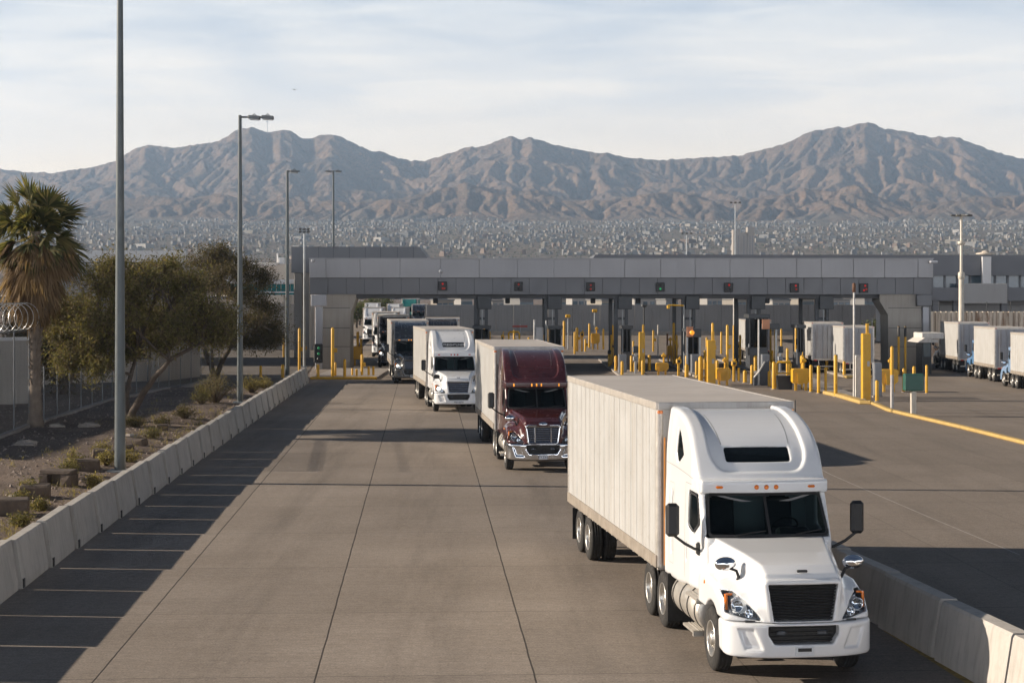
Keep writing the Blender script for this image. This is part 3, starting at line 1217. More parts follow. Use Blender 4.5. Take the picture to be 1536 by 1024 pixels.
def ridged(x, y, o=5, seed=0):
    s, a, t = 0, 1.0, 0
    for k in range(o):
        s = s + a * (1 - np.abs(perlin(x * 2 ** k, y * 2 ** k, seed + k)) * 1.6)
        t += a
        a *= .5
    return s / t


# ------------------------------------------------------------------ ground sheets
def dirt_mat():
    m = bpy.data.materials.new('desert_dirt')
    t = NT(m)
    v = t.pos()
    c = t.ramp(t.noise(v, .35, 6, .62), [(.30, (.115, .082, .060)), (.5, (.175, .126, .094)), (.72, (.24, .18, .138))])
    c = t.mix(t.ramp(t.noise(v, 9, 5, .7), [(.47, 0.), (.62, .55)]), c, (.24, .19, .155))
    c = t.mix(t.ramp(t.noise(v, 22, 3, .6), [(.53, 0.), (.62, .75)]), c, (.045, .034, .028))
    t.l(c, t.b.inputs['Base Color'])
    t.b.inputs['Roughness'].default_value = .95
    t.bump(t.math('ADD', t.noise(v, 14, 5, .7), t.math('MULTIPLY', t.noise(v, 2.5, 4, .6), 1.5)), .8, .08)
    return m


def slab_mat():
    """poured concrete lanes: saw-cut joints, slab-to-slab tone, worn wheel paths, drips"""
    m = bpy.data.materials.new('concrete_paving')
    t = NT(m)
    v = t.pos()
    sp = t.n('ShaderNodeSeparateXYZ')
    t.l(v, sp.inputs[0])
    X, Y = sp.outputs[0], sp.outputs[1]
    wob = t.math('MULTIPLY', t.math('SUBTRACT', t.noise(v, .8, 2), .5), .03)
    s = t.math('ADD', t.math('ADD', X, t.math('MULTIPLY', Y, .049)), wob)
    r = t.math('ADD', t.math('SUBTRACT', Y, t.math('MULTIPLY', X, .049)), wob)
    su = t.math('DIVIDE', t.math('ADD', s, 5.25), 3.52)
    ru = t.math('DIVIDE', t.math('SUBTRACT', r, 29.1), 5.75)

    def line(u, period, w):
        d = t.math('MULTIPLY', t.math('ABSOLUTE', t.math('SUBTRACT', t.math('FRACT', t.math('ADD', u, .5)), .5)), period)
        return t.math('SUBTRACT', 1.0, t.n2(d, w))

    def sstep(d, w):
        nd = t.n('ShaderNodeMapRange', interpolation_type='SMOOTHSTEP')
        nd.inputs['From Min'].default_value = w * .45
        nd.inputs['From Max'].default_value = w
        t.l(d, nd.inputs['Value'])
        return nd.outputs[0]
    t.n2 = sstep
    joint = t.math('MAXIMUM', t.math('MULTIPLY', line(su, 3.52, .019), t.ramp(t.math('MULTIPLY', s, .1), [(.30, .95), (.42, .35)])), t.math('MULTIPLY', line(ru, 5.75, .022), .55))
    cb = t.n('ShaderNodeCombineXYZ')
    t.l(t.math('FLOOR', su), cb.inputs[0])
    t.l(t.math('FLOOR', ru), cb.inputs[1])
    wn = t.n('ShaderNodeTexWhiteNoise', noise_dimensions='2D')
    t.l(cb.outputs[0], wn.inputs['Vector'])
    c = t.ramp(t.noise(v, .22, 5, .6), [(.28, (.245, .207, .171)), (.72, (.325, .278, .235))])
    c = t.mix(.55, c, t.ramp(wn.outputs['Value'], [(0, (.86, .86, .86)), (1, (1.10, 1.10, 1.10))]), 'MULTIPLY')
    # transverse broom texture and blotches
    br = t.noise(t.mapping(v, (.35, 3.2, 1), (0, 0, R(3))), 1.6, 6, .7)
    c = t.mix(t.ramp(br, [(.42, .0), (.76, .30)]), c, (.15, .125, .104))
    bl = t.noise(v, 1.6, 6, .68)
    c = t.mix(t.ramp(bl, [(.54, 0.), (.78, .30)]), c, (.13, .108, .09))
    lt = t.noise(v, 3.1, 5, .7)
    c = t.mix(t.ramp(lt, [(.58, 0.), (.76, .30)]), c, (.36, .32, .28))
    # oil and rubber down the lanes
    lane = t.math('ABSOLUTE', t.math('SUBTRACT', t.math('FRACT', su), .5))
    st = t.noise(t.mapping(v, (1.3, .10, 1), (0, 0, R(2.8))), 1.0, 5, .65)
    oil = t.math('MULTIPLY', t.ramp(lane, [(.04, 1.), (.34, .15)]), t.ramp(st, [(.42, 0.), (.70, .40)]))
    c = t.mix(oil, c, (.085, .074, .064))
    trk = t.ramp(t.math('ADD', t.math('MULTIPLY', s, .1), t.math('MULTIPLY', t.math('SUBTRACT', t.noise(v, .12, 3), .5), .35)), [(.20, 0.), (.42, .34)])
    c = t.mix(trk, c, (.15, .127, .108))
    sp2 = t.noise(v, 26, 2, .5)
    c = t.mix(t.ramp(sp2, [(.70, 0.), (.76, .5)]), c, (.06, .05, .045))
    fine = t.noise(v, 26, 4, .75)
    mott = t.noise(t.mapping(v, (1, 1.6, 1)), 6.5, 5, .7)
    c = t.mix(.75, c, t.ramp(mott, [(.36, (.82, .82, .82)), (.64, (1.16, 1.16, 1.16))]), 'MULTIPLY')
    c = t.mix(.8, c, t.ramp(fine, [(.38, (.72, .72, .72)), (.62, (1.28, 1.28, 1.28))]), 'MULTIPLY')
    c = t.mix(t.math('MULTIPLY', joint, .88), c, (.028, .025, .023))
    # sealed crack wandering across
    t.l(c, t.b.inputs['Base Color'])
    t.b.inputs['Roughness'].default_value = .82
    t.b.inputs['Specular IOR Level'].default_value = .18
    t.l(t.ramp(bl, [(.3, .95), (.75, .75)]), t.b.inputs['Roughness'])
    h = t.math('SUBTRACT', t.math('ADD', t.math('MULTIPLY', fine, .35), t.math('MULTIPLY', br, .4)), t.math('MULTIPLY', joint, 1.5))
    t.bump(h, .35, .012)
    return m


DIRT = dirt_mat()
SLAB = slab_mat()
ASPH = M('worn_asphalt', (.145, .128, .112), .9, 0, .2, .25, bump=.4, bs=20, dirt=.5, dirtc=(.09, .08, .07), spec=.18, world=True)
CONC = M('barrier_concrete', (.46, .43, .39), .85, 0, .10, 1.4, streak=.45, dirtc=(.20, .175, .15), bump=.25, bs=22, dirt=.25, world=True)
CONC2 = M('pier_concrete', (.36, .335, .30), .8, 0, .08, .5, streak=.35, dirtc=(.20, .18, .16), bump=.15, bs=12, world=True)
KERBC = M('kerb_concrete', (.30, .27, .24), .85, 0, .15, 1.5, bump=.2, bs=20, dirt=.4, world=True)
YEL = M('yellow_paint', (.66, .36, .012), .45, 0, .10, 2.2, dirt=.30, dirtc=(.24, .14, .03))
YKERB = M('yellow_kerb_paint', (.50, .34, .11), .7, 0, .15, 2, dirt=.7, dirtc=(.28, .22, .15), world=True)

struct('ground', MB().add([(-9000, -300, -.03), (9000, -300, -.03), (9000, 2200, -.03), (-9000, 2200, -.03)], [(0, 1, 2, 3)]), DIRT)
BL = lambda Y: -8.65 - .0416 * Y            # foot of the left barrier row, road side


def sheet(pts, z):
    return MB().add([(x, y, z) for x, y in pts], [tuple(range(len(pts)))])


struct('road', sheet([(BL(-20) - .3, -20), (90, -20), (90, 330), (-30, 330), (-24, 240), (-16.5, 150), (BL(122) - .3, 122), (BL(60) - .3, 60)], .0), SLAB)
struct('side_road', sheet([(BL(122) - .3, 118), (-16.6, 150), (-24, 240), (-30, 330), (-110, 330), (-110, 105), (-40, 105), (-24, 112)], -.004), ASPH)

# the dirt verge: a low bank behind the barriers
n1, n2 = 150, 240
vx, vy = np.linspace(0, 1, n1) ** 1.6, np.linspace(8, 113, n2)
VV, YY = np.meshgrid(vx, vy, indexing='ij')
XX = (-8.65 - .0416 * YY - .5) - VV * 42


def verge_z(X, Y):
    d = (-8.65 - .0416 * Y - .5) - X
    e = np.clip((114 - Y) / 6, 0, 1)
    z = .30 + .16 * np.clip(d / 3, 0, 1) + .10 * fbm(X * .35, Y * .35, 4, 3) + .05 * fbm(X * 1.6, Y * 1.6, 3, 9)
    return z * e - .02


ZV = verge_z(XX, YY)
idx = np.arange(n1 * n2).reshape(n1, n2)
q = np.stack([idx[:-1, :-1], idx[:-1, 1:], idx[1:, 1:], idx[1:, :-1]], -1).reshape(-1, 4)
struct('verge', np_mesh('verge', np.stack([XX, YY, ZV], -1).reshape(-1, 3), q, True), DIRT)


def vz(x, y):
    return float(verge_z(np.array([x]), np.array([y]))[0])


def on_verge(px, py):
    """ground point of the bank under a pixel"""
    z = .4
    for _ in range(6):
        p = gp(px, py, z)
        z = vz(p.x, p.y) if p.y < 113 else 0
    return Vector((p.x, p.y, z))


# gravel on the bank, one scatter
gv, gf = [], []
for k in range(11000):
    y = 20 + 85 * random.random() ** 1.4
    d = .4 + 13 * random.random() ** 1.2
    x = -8.65 - .0416 * y - .5 - d
    r = .016 + .075 * random.random() ** 4
    z = vz(x, y) if k % 1 == 0 else 0
    o = len(gv)
    a = random.random() * 6.28
    for t3 in range(4):
        tt = a + t3 * 1.5708 + random.uniform(-.3, .3)
        gv.append((x + math.cos(tt) * r * random.uniform(.7, 1.3), y + math.sin(tt) * r * random.uniform(.7, 1.3), z + random.uniform(-.01, .01)))
    gv.append((x + random.uniform(-.3, .3) * r, y + random.uniform(-.3, .3) * r, z + r * random.uniform(.6, 1.1)))
    gf += [(o, o + 1, o + 4), (o + 1, o + 2, o + 4), (o + 2, o + 3, o + 4), (o + 3, o, o + 4)]
GRAVEL = M('gravel_stone', (.25, .20, .165), .9, 0, .35, 3, world=True)
tag(obj('gravel', MB().add(gv, gf), GRAVEL), 'loose brown gravel scattered over the dirt verge', 'gravel', None, 'stuff')

# ------------------------------------------------------------------ mountains: eroded height field, seen across the town
RIDGE = [(-160, 262), (-80, 250), (0, 252), (30, 257), (80, 256), (150, 247), (200, 222), (215, 216), (235, 218), (260, 220), (290, 217), (318, 213), (345, 198), (362, 192), (378, 189), (400, 196), (420, 191), (437, 194), (450, 204), (465, 208), (480, 201), (498, 199), (520, 208), (545, 218), (560, 226), (578, 227), (600, 237), (640, 240), (660, 232), (690, 221), (715, 219), (745, 209), (765, 204), (780, 207), (800, 204), (818, 212), (845, 218), (870, 223), (882, 227), (920, 229), (950, 237), (1000, 237), (1060, 235), (1110, 232), (1150, 222), (1190, 207), (1215, 195), (1250, 189), (1280, 187), (1300, 182), (1315, 189), (1340, 194), (1370, 196), (1400, 202), (1440, 204), (1470, 216), (1500, 228), (1536, 237), (1620, 246), (1700, 240)]
FOOT = [(-160, 320), (0, 318), (60, 312), (150, 305), (230, 296), (300, 300), (380, 306), (460, 292), (560, 300), (640, 296), (700, 288), (760, 296), (830, 286), (900, 297), (960, 290), (1040, 300), (1120, 308), (1190, 292), (1260, 284), (1330, 296), (1420, 288), (1500, 298), (1600, 300), (1700, 300)]
NU, NV = 440, 230
U = np.linspace(-160, 1700, NU)
Yr = np.concatenate([np.linspace(1300, 3900, 50, endpoint=False), np.linspace(3900, 7000, NV - 50)])
UU, YYm = np.meshgrid(U, Yr, indexing='ij')
Xm = (UU - CX) / FPX * YYm
D0 = 6300.0
hr = np.interp(U, *zip(*RIDGE))
hf_ = np.interp(U, *zip(*FOOT))
Hr = EYE + (HY - hr) / FPX * D0
basez = np.clip((YYm - 1250) * .058, 0, None) ** 1.0
basez = np.where(YYm > 4100, 165 + (YYm - 4100) * .012, basez)
s = np.clip((YYm - 4150) / (D0 - 4150), 0, 1)
wx = Xm + 120 * fbm(Xm / 700, YYm / 700, 3, 41)
wy = YYm + 120 * fbm(Xm / 700, YYm / 700, 3, 57)
env = basez + (Hr[:, None] - basez) * (.12 * s + .88 * s ** 2.2)
# foothill hummocks in front of the range
Df = 4700 + 250 * fbm(Xm / 900, YYm * 0 + 3.3, 2, 5)
fh = EYE + (HY - hf_[:, None]) / FPX * 4700 - 170
env = np.maximum(env, basez + fh * np.exp(-((YYm - Df) / 380) ** 2) * (1.0 + .6 * fbm(Xm / 420, YYm / 420, 3, 15)))
env += (55 * (ridged(wx / 620, wy / 900, 4, 21) - .62) + 26 * fbm(wx / 170, wy / 200, 4, 33)) * np.clip(s * 3, 0, 1) * np.clip((D0 + 350 - YYm) / 700, .12, 1)
env += 5 * fbm(Xm / 240, YYm / 240, 4, 77) * np.clip((YYm - 1500) / 800, 0, 1)
env = np.where(YYm > D0, env - (YYm - D0) * .55, env)


def erode(h, X, Y, it=26, k=.055, m=.46):
    """stream-power incision: rivers cut valleys, ridges stay"""
    nu, nv = h.shape
    N = nu * nv
    ids = np.arange(N).reshape(nu, nv)
    for step in range(it):
        best = np.zeros((nu, nv))
        rec = ids.copy()
        dist = np.ones((nu, nv))
        for du in (-1, 0, 1):
            for dv in (-1, 0, 1):
                if du == 0 and dv == 0:
                    continue
                a = (slice(max(0, -du), nu - max(0, du)), slice(max(0, -dv), nv - max(0, dv)))
                b = (slice(max(0, du), nu - max(0, -du)), slice(max(0, dv), nv - max(0, -dv)))
                dd = np.hypot(X[a] - X[b], Y[a] - Y[b])
                g = (h[a] - h[b]) / dd
                bb = best[a]
                w = g > bb
                bb[w] = g[w]
                best[a] = bb
                rr = rec[a]
                rr[w] = ids[b][w]
                rec[a] = rr
                d2 = dist[a]
                d2[w] = dd[w]
                dist[a] = d2
        order = np.argsort(-h.ravel(), kind='stable')
        area = (np.ones(N)).tolist()
        rl = rec.ravel().tolist()
        for i in order.tolist():
            r2 = rl[i]
            if r2 != i:
                area[r2] += area[i]
        A = np.array(area).reshape(nu, nv)
        hrc = h.ravel()[rec.ravel()].reshape(nu, nv)
        f = k * A ** m * 16 / dist
        new = (h + f * hrc) / (1 + f)
        new = np.maximum(new, hrc)
        new[:, :52] = h[:, :52]
        # talus: soften over-steep cells
        h = new
        lap = np.zeros_like(h)
        lap[1:-1, 1:-1] = (h[2:, 1:-1] + h[:-2, 1:-1] + h[1:-1, 2:] + h[1:-1, :-2]) / 4 - h[1:-1, 1:-1]
        h = h + lap * .03
    return h


hm = erode(env, Xm, YYm)
# bring each bearing's skyline back to the photographed ridge
ang = (hm - EYE) / YYm
sky_t = (HY - hr) / FPX
kk = sky_t / ang.max(1)
ker = np.exp(-(np.arange(-6, 7) / 2.2) ** 2)
ker /= ker.sum()
kk = np.convolve(np.pad(kk, 6, mode='edge'), ker, 'valid')
fac = np.clip((YYm - 4300) / 1600, 0, 1)
fac = fac * fac * (3 - 2 * fac)
hm = basez + (hm - basez) * (1 + (kk[:, None] - 1) * fac * 1.0)
hm += (9 * (ridged(Xm / 150, YYm / 190, 4, 91) - .6) + 4 * fbm(Xm / 34, YYm / 34, 2, 95)) * np.clip(s * 4, 0, 1)


def upsample(a):
    b = np.empty((a.shape[0] * 2 - 1, a.shape[1]))
    b[::2] = a
    b[1::2] = (a[1:] + a[:-1]) / 2
    c = np.empty((b.shape[0], b.shape[1] * 2 - 1))
    c[:, ::2] = b
    c[:, 1::2] = (b[:, 1:] + b[:, :-1]) / 2
    return c


X2, Y2, H2 = upsample(Xm), upsample(YYm), upsample(hm)
s2 = np.clip((Y2 - 4100) / 800, 0, 1)
H2 += (5.0 * fbm(X2 / 24, Y2 / 24, 3, 131, .65) + 6 * (ridged(X2 / 55, Y2 / 70, 4, 137) - .6)) * s2
nu, nv = H2.shape
ii = np.arange(nu * nv).reshape(nu, nv)
qm = np.stack([ii[:-1, :-1], ii[1:, :-1], ii[1:, 1:], ii[:-1, 1:]], -1).reshape(-1, 4)


def rock_mat():
    m = bpy.data.materials.new('desert_mountain')
    t = NT(m)
    v = t.pos()
    c = t.ramp(t.noise(v, .0035, 6, .62), [(.30, (.14, .095, .068)), (.52, (.235, .155, .106)), (.72, (.33, .215, .14))])
    c = t.mix(t.ramp(t.noise(v, .022, 6, .72), [(.47, 0.), (.66, .62)]), c, (.10, .088, .062))
    c = t.mix(t.ramp(t.noise(v, .07, 4, .7), [(.55, 0.), (.68, .6)]), c, (.27, .21, .165))
    c = t.mix(t.ramp(t.noise(v, .11, 3, .7), [(.52, 0.), (.62, .75)]), c, (.055, .052, .04))
    # dusty streets and yards of the town lie over the lower slope
    spx = t.n('ShaderNodeSeparateXYZ')
    t.l(v, spx.inputs[0])
    tw = t.ramp(t.math('ADD', t.math('MULTIPLY', spx.outputs[1], .0002), t.math('MULTIPLY', t.noise(v, .004, 4), .22)), [(.42, .0), (.50, .8), (.92, .8), (.99, 0.)])
    c = t.mix(tw, c, t.ramp(t.noise(v, .05, 4, .7), [(.4, (.15, .14, .125)), (.6, (.23, .21, .19))]))
    t.l(c, t.b.inputs['Base Color'])
    t.b.inputs['Roughness'].default_value = 1.0
    t.b.inputs['Specular IOR Level'].default_value = .1
    t.bump(t.math('ADD', t.noise(v, .03, 6, .7), t.math('MULTIPLY', t.noise(v, .12, 4, .7), .5)), .8, 14)
    return m


ROCK = rock_mat()
struct('mountains', np_mesh('mountains', np.stack([X2, Y2, H2], -1).reshape(-1, 3), qm, True), ROCK)


def land_z(px, Y):
    """height of the far land under a bearing"""
    fu = (px - U[0]) / (U[1] - U[0])
    i = int(np.clip(fu, 0, NU - 2))
    j = int(np.clip(np.searchsorted(Yr, Y) - 1, 0, NV - 2))
    a, b = fu - i, (Y - Yr[j]) / (Yr[j + 1] - Yr[j])
    return float((hm[i, j] * (1 - a) + hm[i + 1, j] * a) * (1 - b) + (hm[i, j + 1] * (1 - a) + hm[i + 1, j + 1] * a) * b)


# ------------------------------------------------------------------ the town on the far slope
TOWN = [M('town_white_wall', (.29, .28, .265), .8, 0, .1, .02, world=True), M('town_cream_wall', (.225, .205, .175), .8, 0, .1, .02, world=True),
        M('town_grey_wall', (.15, .15, .15), .8, 0, .1, .02, world=True), M('town_brick_wall', (.17, .125, .10), .8, 0, .1, .02, world=True)]


def house_mesh(mat, w, d, h, up):
    mb = MB()
    mb.bx(-w / 2, w / 2, -d / 2, d / 2, -3, h)
    mb.bx(-w / 2 - .2, w / 2 + .2, -d / 2 - .2, d / 2 + .2, h + .005, h + .35)
    if up:
        mb.bx(-w / 2 + .5, w * .1, -d / 2 + .6, d / 2 - .5, h + .36, h + 2.8)
    for k in range(3):
        mb.bx(-w / 2 + w * (k + .5) / 3 - .45, -w / 2 + w * (k + .5) / 3 + .45, -d / 2 - .06, -d / 2 + .1, .8, 2.2)
    me = mb.mesh('house')
    me.materials.append(mat)
    return me


HM = [house_mesh(TOWN[k % 4], 4 + 1.2 * (k % 3), 5 + .8 * (k % 4), 2.7 + 2.1 * (k % 5 == 0), k % 3 == 0) for k in range(12)]
cnt = 0
tries = 0
GRP = 'small houses on the hazy hillside'
while cnt < 280 and tries < 4000:
    tries += 1
    Yh = 1900 + 800 * random.random()
    px = random.uniform(-40, 1576)
    if perlin(np.array([px / 90.]), np.array([Yh / 260.]), 8)[0] < -.28:
        continue
    o = bpy.data.objects.new('house', HM[random.choice((0, 1, 2, 2, 3, 4, 5, 6, 6, 7, 8, 9, 10, 10, 11))])
    COL.objects.link(o)
    o.location = at(px, Yh, land_z(px, Yh))
    o.rotation_euler = (0, 0, random.uniform(0, 3.14))
    tag(o, 'small pale flat roofed block house on the lower hazy hillside', 'house', GRP)
    cnt += 1
hv, hq, hmi = [], [], []
for k in range(7500):
    Yh = 2050 + 2400 * random.random() ** .75
    px = random.uniform(-60, 1600)
    edge = 4050 + 420 * float(perlin(np.array([px / 130.]), np.array([2.2]), 66)[0])
    if Yh > edge or perlin(np.array([px / 70.]), np.array([Yh / 230.]), 8)[0] < -.22:
        continue
    w, d, h = random.uniform(2.4, 5.0), random.uniform(2.6, 5.4), random.choice((2.6, 2.8, 3, 3.4, 5.2))
    if random.random() < .012:
        w, d, h = 20, 14, 5
    c = at(px, Yh, land_z(px, Yh) - 2)
    a = random.random() * 3.14
    ca, sa = math.cos(a), math.sin(a)
    o = len(hv)
    for sx, sy, sz in ((-1, -1, 0), (1, -1, 0), (1, 1, 0), (-1, 1, 0), (-1, -1, 1), (1, -1, 1), (1, 1, 1), (-1, 1, 1)):
        hv.append((c.x + (ca * sx * w - sa * sy * d) / 2, c.y + (sa * sx * w + ca * sy * d) / 2, c.z + sz * (h + 2)))
    hq += [(o, o + 1, o + 5, o + 4), (o + 1, o + 2, o + 6, o + 5), (o + 2, o + 3, o + 7, o + 6), (o + 3, o, o + 4, o + 7), (o + 4, o + 5, o + 6, o + 7)]
    hmi += [random.choice((0, 1, 1, 2, 2, 2, 2, 3))] * 5
me = np_mesh('town', np.array(hv), np.array(hq), False)
for mm in TOWN:
    me.materials.append(mm)
me.polygons.foreach_set('material_index', hmi)
tag(obj('town', me, TOWN[0]), 'dense pale town of tiny houses spread over the upper far slope', 'town', None, 'stuff')
# dark trees and scrub between the houses
SCRUB = M('hillside_scrub', (.06, .068, .04), 1, 0, .4, .03, world=True)
sv, sq = [], []
for k in range(17000):
    Yh = 1500 + 3900 * random.random() ** 1.3
    px = random.uniform(-60, 1600)
    r = random.uniform(1.0, 2.8)
    c = at(px, Yh, land_z(px, Yh))
    o = len(sv)
    for t3 in range(5):
        a = t3 * 1.2566 + random.random() * .6
        sv.append((c.x + r * math.cos(a) * random.uniform(.7, 1.2), c.y + r * math.sin(a) * random.uniform(.7, 1.2), c.z - .5))
    sv.append((c.x, c.y, c.z + r * random.uniform(.5, .9)))
    sq += [(o + i, o + (i + 1) % 5, o + 5) for i in range(5)]
tag(obj('scrub', np_mesh('scrub', np.array(sv), np.array(sq), True), SCRUB), 'dark scrub dotted between the far houses and hills', 'scrub', None, 'stuff')
# one tall apartment block stands out above the roofs
tb = thing('tower_block', 'tall pale apartment tower rising alone above the far roofs', 'tower', at(1114, 1500, 0))
TW = M('tower_concrete', (.32, .29, .26), .8, 0, .08, .05, streak=.2, world=True)
mbt = MB()
mbt.bx(-8.5, -2.6, -6, 6, 0, 57)
mbt.bx(-2.6, 3.4, -5, 6, 0, 54)
mbt.bx(3.4, 9, -6.5, 6, 0, 59)
obj('wall', mbt, TW, tb)
for x, yy in ((-6.8, -6.06), (-4.4, -6.06), (.4, -5.06), (5.2, -6.56), (7.4, -6.56)):
    obj('window_strip', MB().bx(x - .5, x + .5, yy, yy + .05, 2, 52), M('tower_window_%d' % int(x), (.20, .19, .18), .4), tb)
# masts on the summit
MAST = M('mast_steel', (.30, .31, .33), .6, .3, .1, 1)
for px, h, nm in ((401, 42, 'thin radio mast with cross arms on the tallest left peak'), (363, 30, 'bare thin radio mast beside the left peak summit')):
    Ym = 6150
    z0 = EYE + (HY - np.interp(px, *zip(*RIDGE))) / FPX * Ym - 10
    rm = thing('radio_mast', nm, 'mast', at(px, Ym, z0))
    mb = MB()
    mb.tube([(0, 0, 0), (0, 0, h + 10)], [1.0, .6], 6)
    obj('pole', mb, MAST, rm)
    if px > 390:
        obj('cross_arm', MB().tube([(-6, 0, h + 5), (6, 0, h + 5)], .8, 5).tube([(-5, 0, h - 3), (5, 0, h - 3)], .8, 5), MAST, rm)

# ------------------------------------------------------------------ the air
hz = MB()
hz.bx(-3600, 3600, -250, 7150, -1.2, 610)
hm_ = bpy.data.materials.new('haze_air')
hm_.use_nodes = True
ht = hm_.node_tree
for nd in list(ht.nodes):
    if nd.type == 'BSDF_PRINCIPLED':
        ht.nodes.remove(nd)
pv = ht.nodes.new('ShaderNodeVolumePrincipled')
pv.inputs['Color'].default_value = (.52, .72, 1.0, 1)
pv.inputs['Density'].default_value = 1.0e-4
pv.inputs['Anisotropy'].default_value = .15
ht.links.new(pv.outputs[0], ht.nodes['Material Output'].inputs['Volume'])
tag(obj('haze', hz, hm_), 'pale bluish haze hanging between the crossing and the mountains', 'haze', None, 'stuff')
# ------------------------------------------------------------------ concrete barriers
ORD = ['nearest', 'second', 'third', 'fourth', 'fifth', 'sixth', 'seventh', 'eighth', 'ninth', 'tenth', 'eleventh', 'twelfth', 'thirteenth', 'fourteenth', 'fifteenth', 'sixteenth', 'seventeenth', 'eighteenth', 'nineteenth', 'twentieth', 'twenty first', 'twenty second', 'twenty third', 'twenty fourth', 'twenty fifth', 'twenty sixth', 'twenty seventh', 'twenty eighth', 'twenty ninth', 'thirtieth', 'thirty first', 'thirty second']
STEEL = M('galvanised_steel', (.34, .36, .37), .45, .55, .10, 2.0, dirt=.3, dirtc=(.22, .21, .20))
POLEM = M('grey_green_pole_paint', (.085, .10, .105), .45, .25, .08, 1.0, dirt=.25, dirtc=(.12, .12, .11))
DARKS = M('dark_steel', (.055, .06, .066), .5, .3, .15, 1.5, dirt=.3, dirtc=(.09, .085, .08))
RUST = M('rusty_hook', (.16, .08, .045), .8, .2, .3, 20)


def barrier_mesh(L, h, wb, wt, skew):
    """tapered block, ends cut on the skew; x = across (road side +), y = along"""
    mb = MB()
    c = .055
    prof = [(-wb / 2, 0), (wb / 2, 0), (wb / 2, .16), (wt / 2 + .01, h - .05), (wt / 2 - .02, h), (-wt / 2 + .02, h), (-wt / 2 - .01, h - .05), (-wb / 2, .16)]

    def ring(y, k):
        return [(x * k, y + x * skew, z if z > 0 else 0) for x, z in prof]
    secs = [(-L / 2, .94), (-L / 2 + c, 1), (L / 2 - c, 1), (L / 2, .94)]
    v = []
    for y, k in secs:
        v += ring(y, k)
    n = len(prof)
    f = []
    for j in range(3):
        for i in range(n):
            f.append((j * n + i, (j + 1) * n + i, (j + 1) * n + (i + 1) % n, j * n + (i + 1) % n))
    f += [tuple(range(n)), tuple(range(3 * n, 4 * n))[::-1]]
    mb.add(v, f)
    return mb


def barrier_row(x_at, y0, n, L, gap, h, wb, wt, labels, group, light, yaw=0.0, wob=.005):
    slope = x_at(1) - x_at(0)
    ang = math.atan(slope)                          # row leans left as it recedes
    sk = math.tan(-light) - math.tan(math.atan(slope)) * -1
    bm = barrier_mesh(L, h, wb, wt, -math.tan(light - ang))
    me = bm.mesh('concrete_barrier')
    me.materials.append(CONC)
    hm2 = MB().box((wb / 2 - .015, -L / 2 + .07, .11), (.06, .16, .20), 0, .01).mesh('lifting_notch')
    hm2.materials.append(CHASSIS)
    out = []
    for k in range(n):
        y = y0 + (k + .5) * (L + gap)
        o = bpy.data.objects.new('concrete_barrier', me)
        COL.objects.link(o)
        o.location = (x_at(y) - wb / 2, y, .002)
        o.rotation_euler = (0, random.uniform(-.008, .008), -ang + yaw + random.uniform(-wob, wob))
        o.scale = (1, random.choice((.99, 1.0, 1.01, 1.018, 1.026, 1.034)), random.uniform(.985, 1.02))
        tag(o, labels[k], 'barrier', group)
        p = bpy.data.objects.new('lifting_notch', hm2)
        COL.objects.link(p)
        p.parent = o
        out.append(o)
    return out


NB = 30
lab = ['pale barrier segment of the left row lying before the photo edge'] * 4 + ['nearest visible pale barrier of the left row, cut by the photo edge'] + ['pale concrete barrier segment, %s in the left row counting from the nearest' % ORD[k] for k in range(1, NB)]
lab[-1] = 'last pale concrete barrier of the left row, touching the yellow kerb'
barrier_row(BL, 34.5 - 4 * 2.91, NB + 4, 2.82, .09, 1.03, .54, .24, lab, 'concrete barriers along the left verge', R(5), R(1.3))
lab = ['%s barrier of the right concrete row beside the nearest white truck' % s for s in ('nearest, frame cut', 'second nearest', 'middle', 'fourth nearest', 'farthest, half hidden')]
barrier_row(lambda Y: 6.85 - .118 * (Y - 34.6) + .33, 24.3, 5, 2.86, .15, 1.0, .58, .30, lab, 'concrete barriers beside the leading truck', R(5), R(.9), .014)

# yellow guide line by the right barriers and the pale joint
PAINTY = M('worn_yellow_line', (.30, .20, .05), .8, 0, .5, 6, dirt=.9, dirtc=(.14, .12, .10), world=True)


def strip(pts, w, z):
    mb = MB()
    for (a, b) in zip(pts[:-1], pts[1:]):
        d = (Vector(b) - Vector(a)).to_2d().normalized()
        n = Vector((-d.y, d.x, 0)) * w / 2
        A, B = Vector((a[0], a[1], z)), Vector((b[0], b[1], z))
        mb.quad(A - n, B - n, B + n, A + n)
    return mb


struct('road_marking', strip([gp(1330, 945), gp(1480, 1040)], .14, .005), PAINTY)
SEAL = M('pale_joint_sealant', (.33, .30, .27), .8, 0, .2, 4, dirt=.6, world=True)
struct('road_joint', strip([gp(1215, 695), gp(1245, 711), gp(1330, 748), gp(1400, 778), gp(1530, 832)], .05, .005), SEAL)

# ------------------------------------------------------------------ poles with floodlights
HEADM = M('floodlight_housing', (.13, .14, .145), .5, .4, .1, 3)
LAMPG = M('floodlight_glass', (.55, .58, .6), .15, 0, .05, 4)


def flood(mb, c, sx=1):
    mb.box(c, (.62, .42, .16), 0, .05)


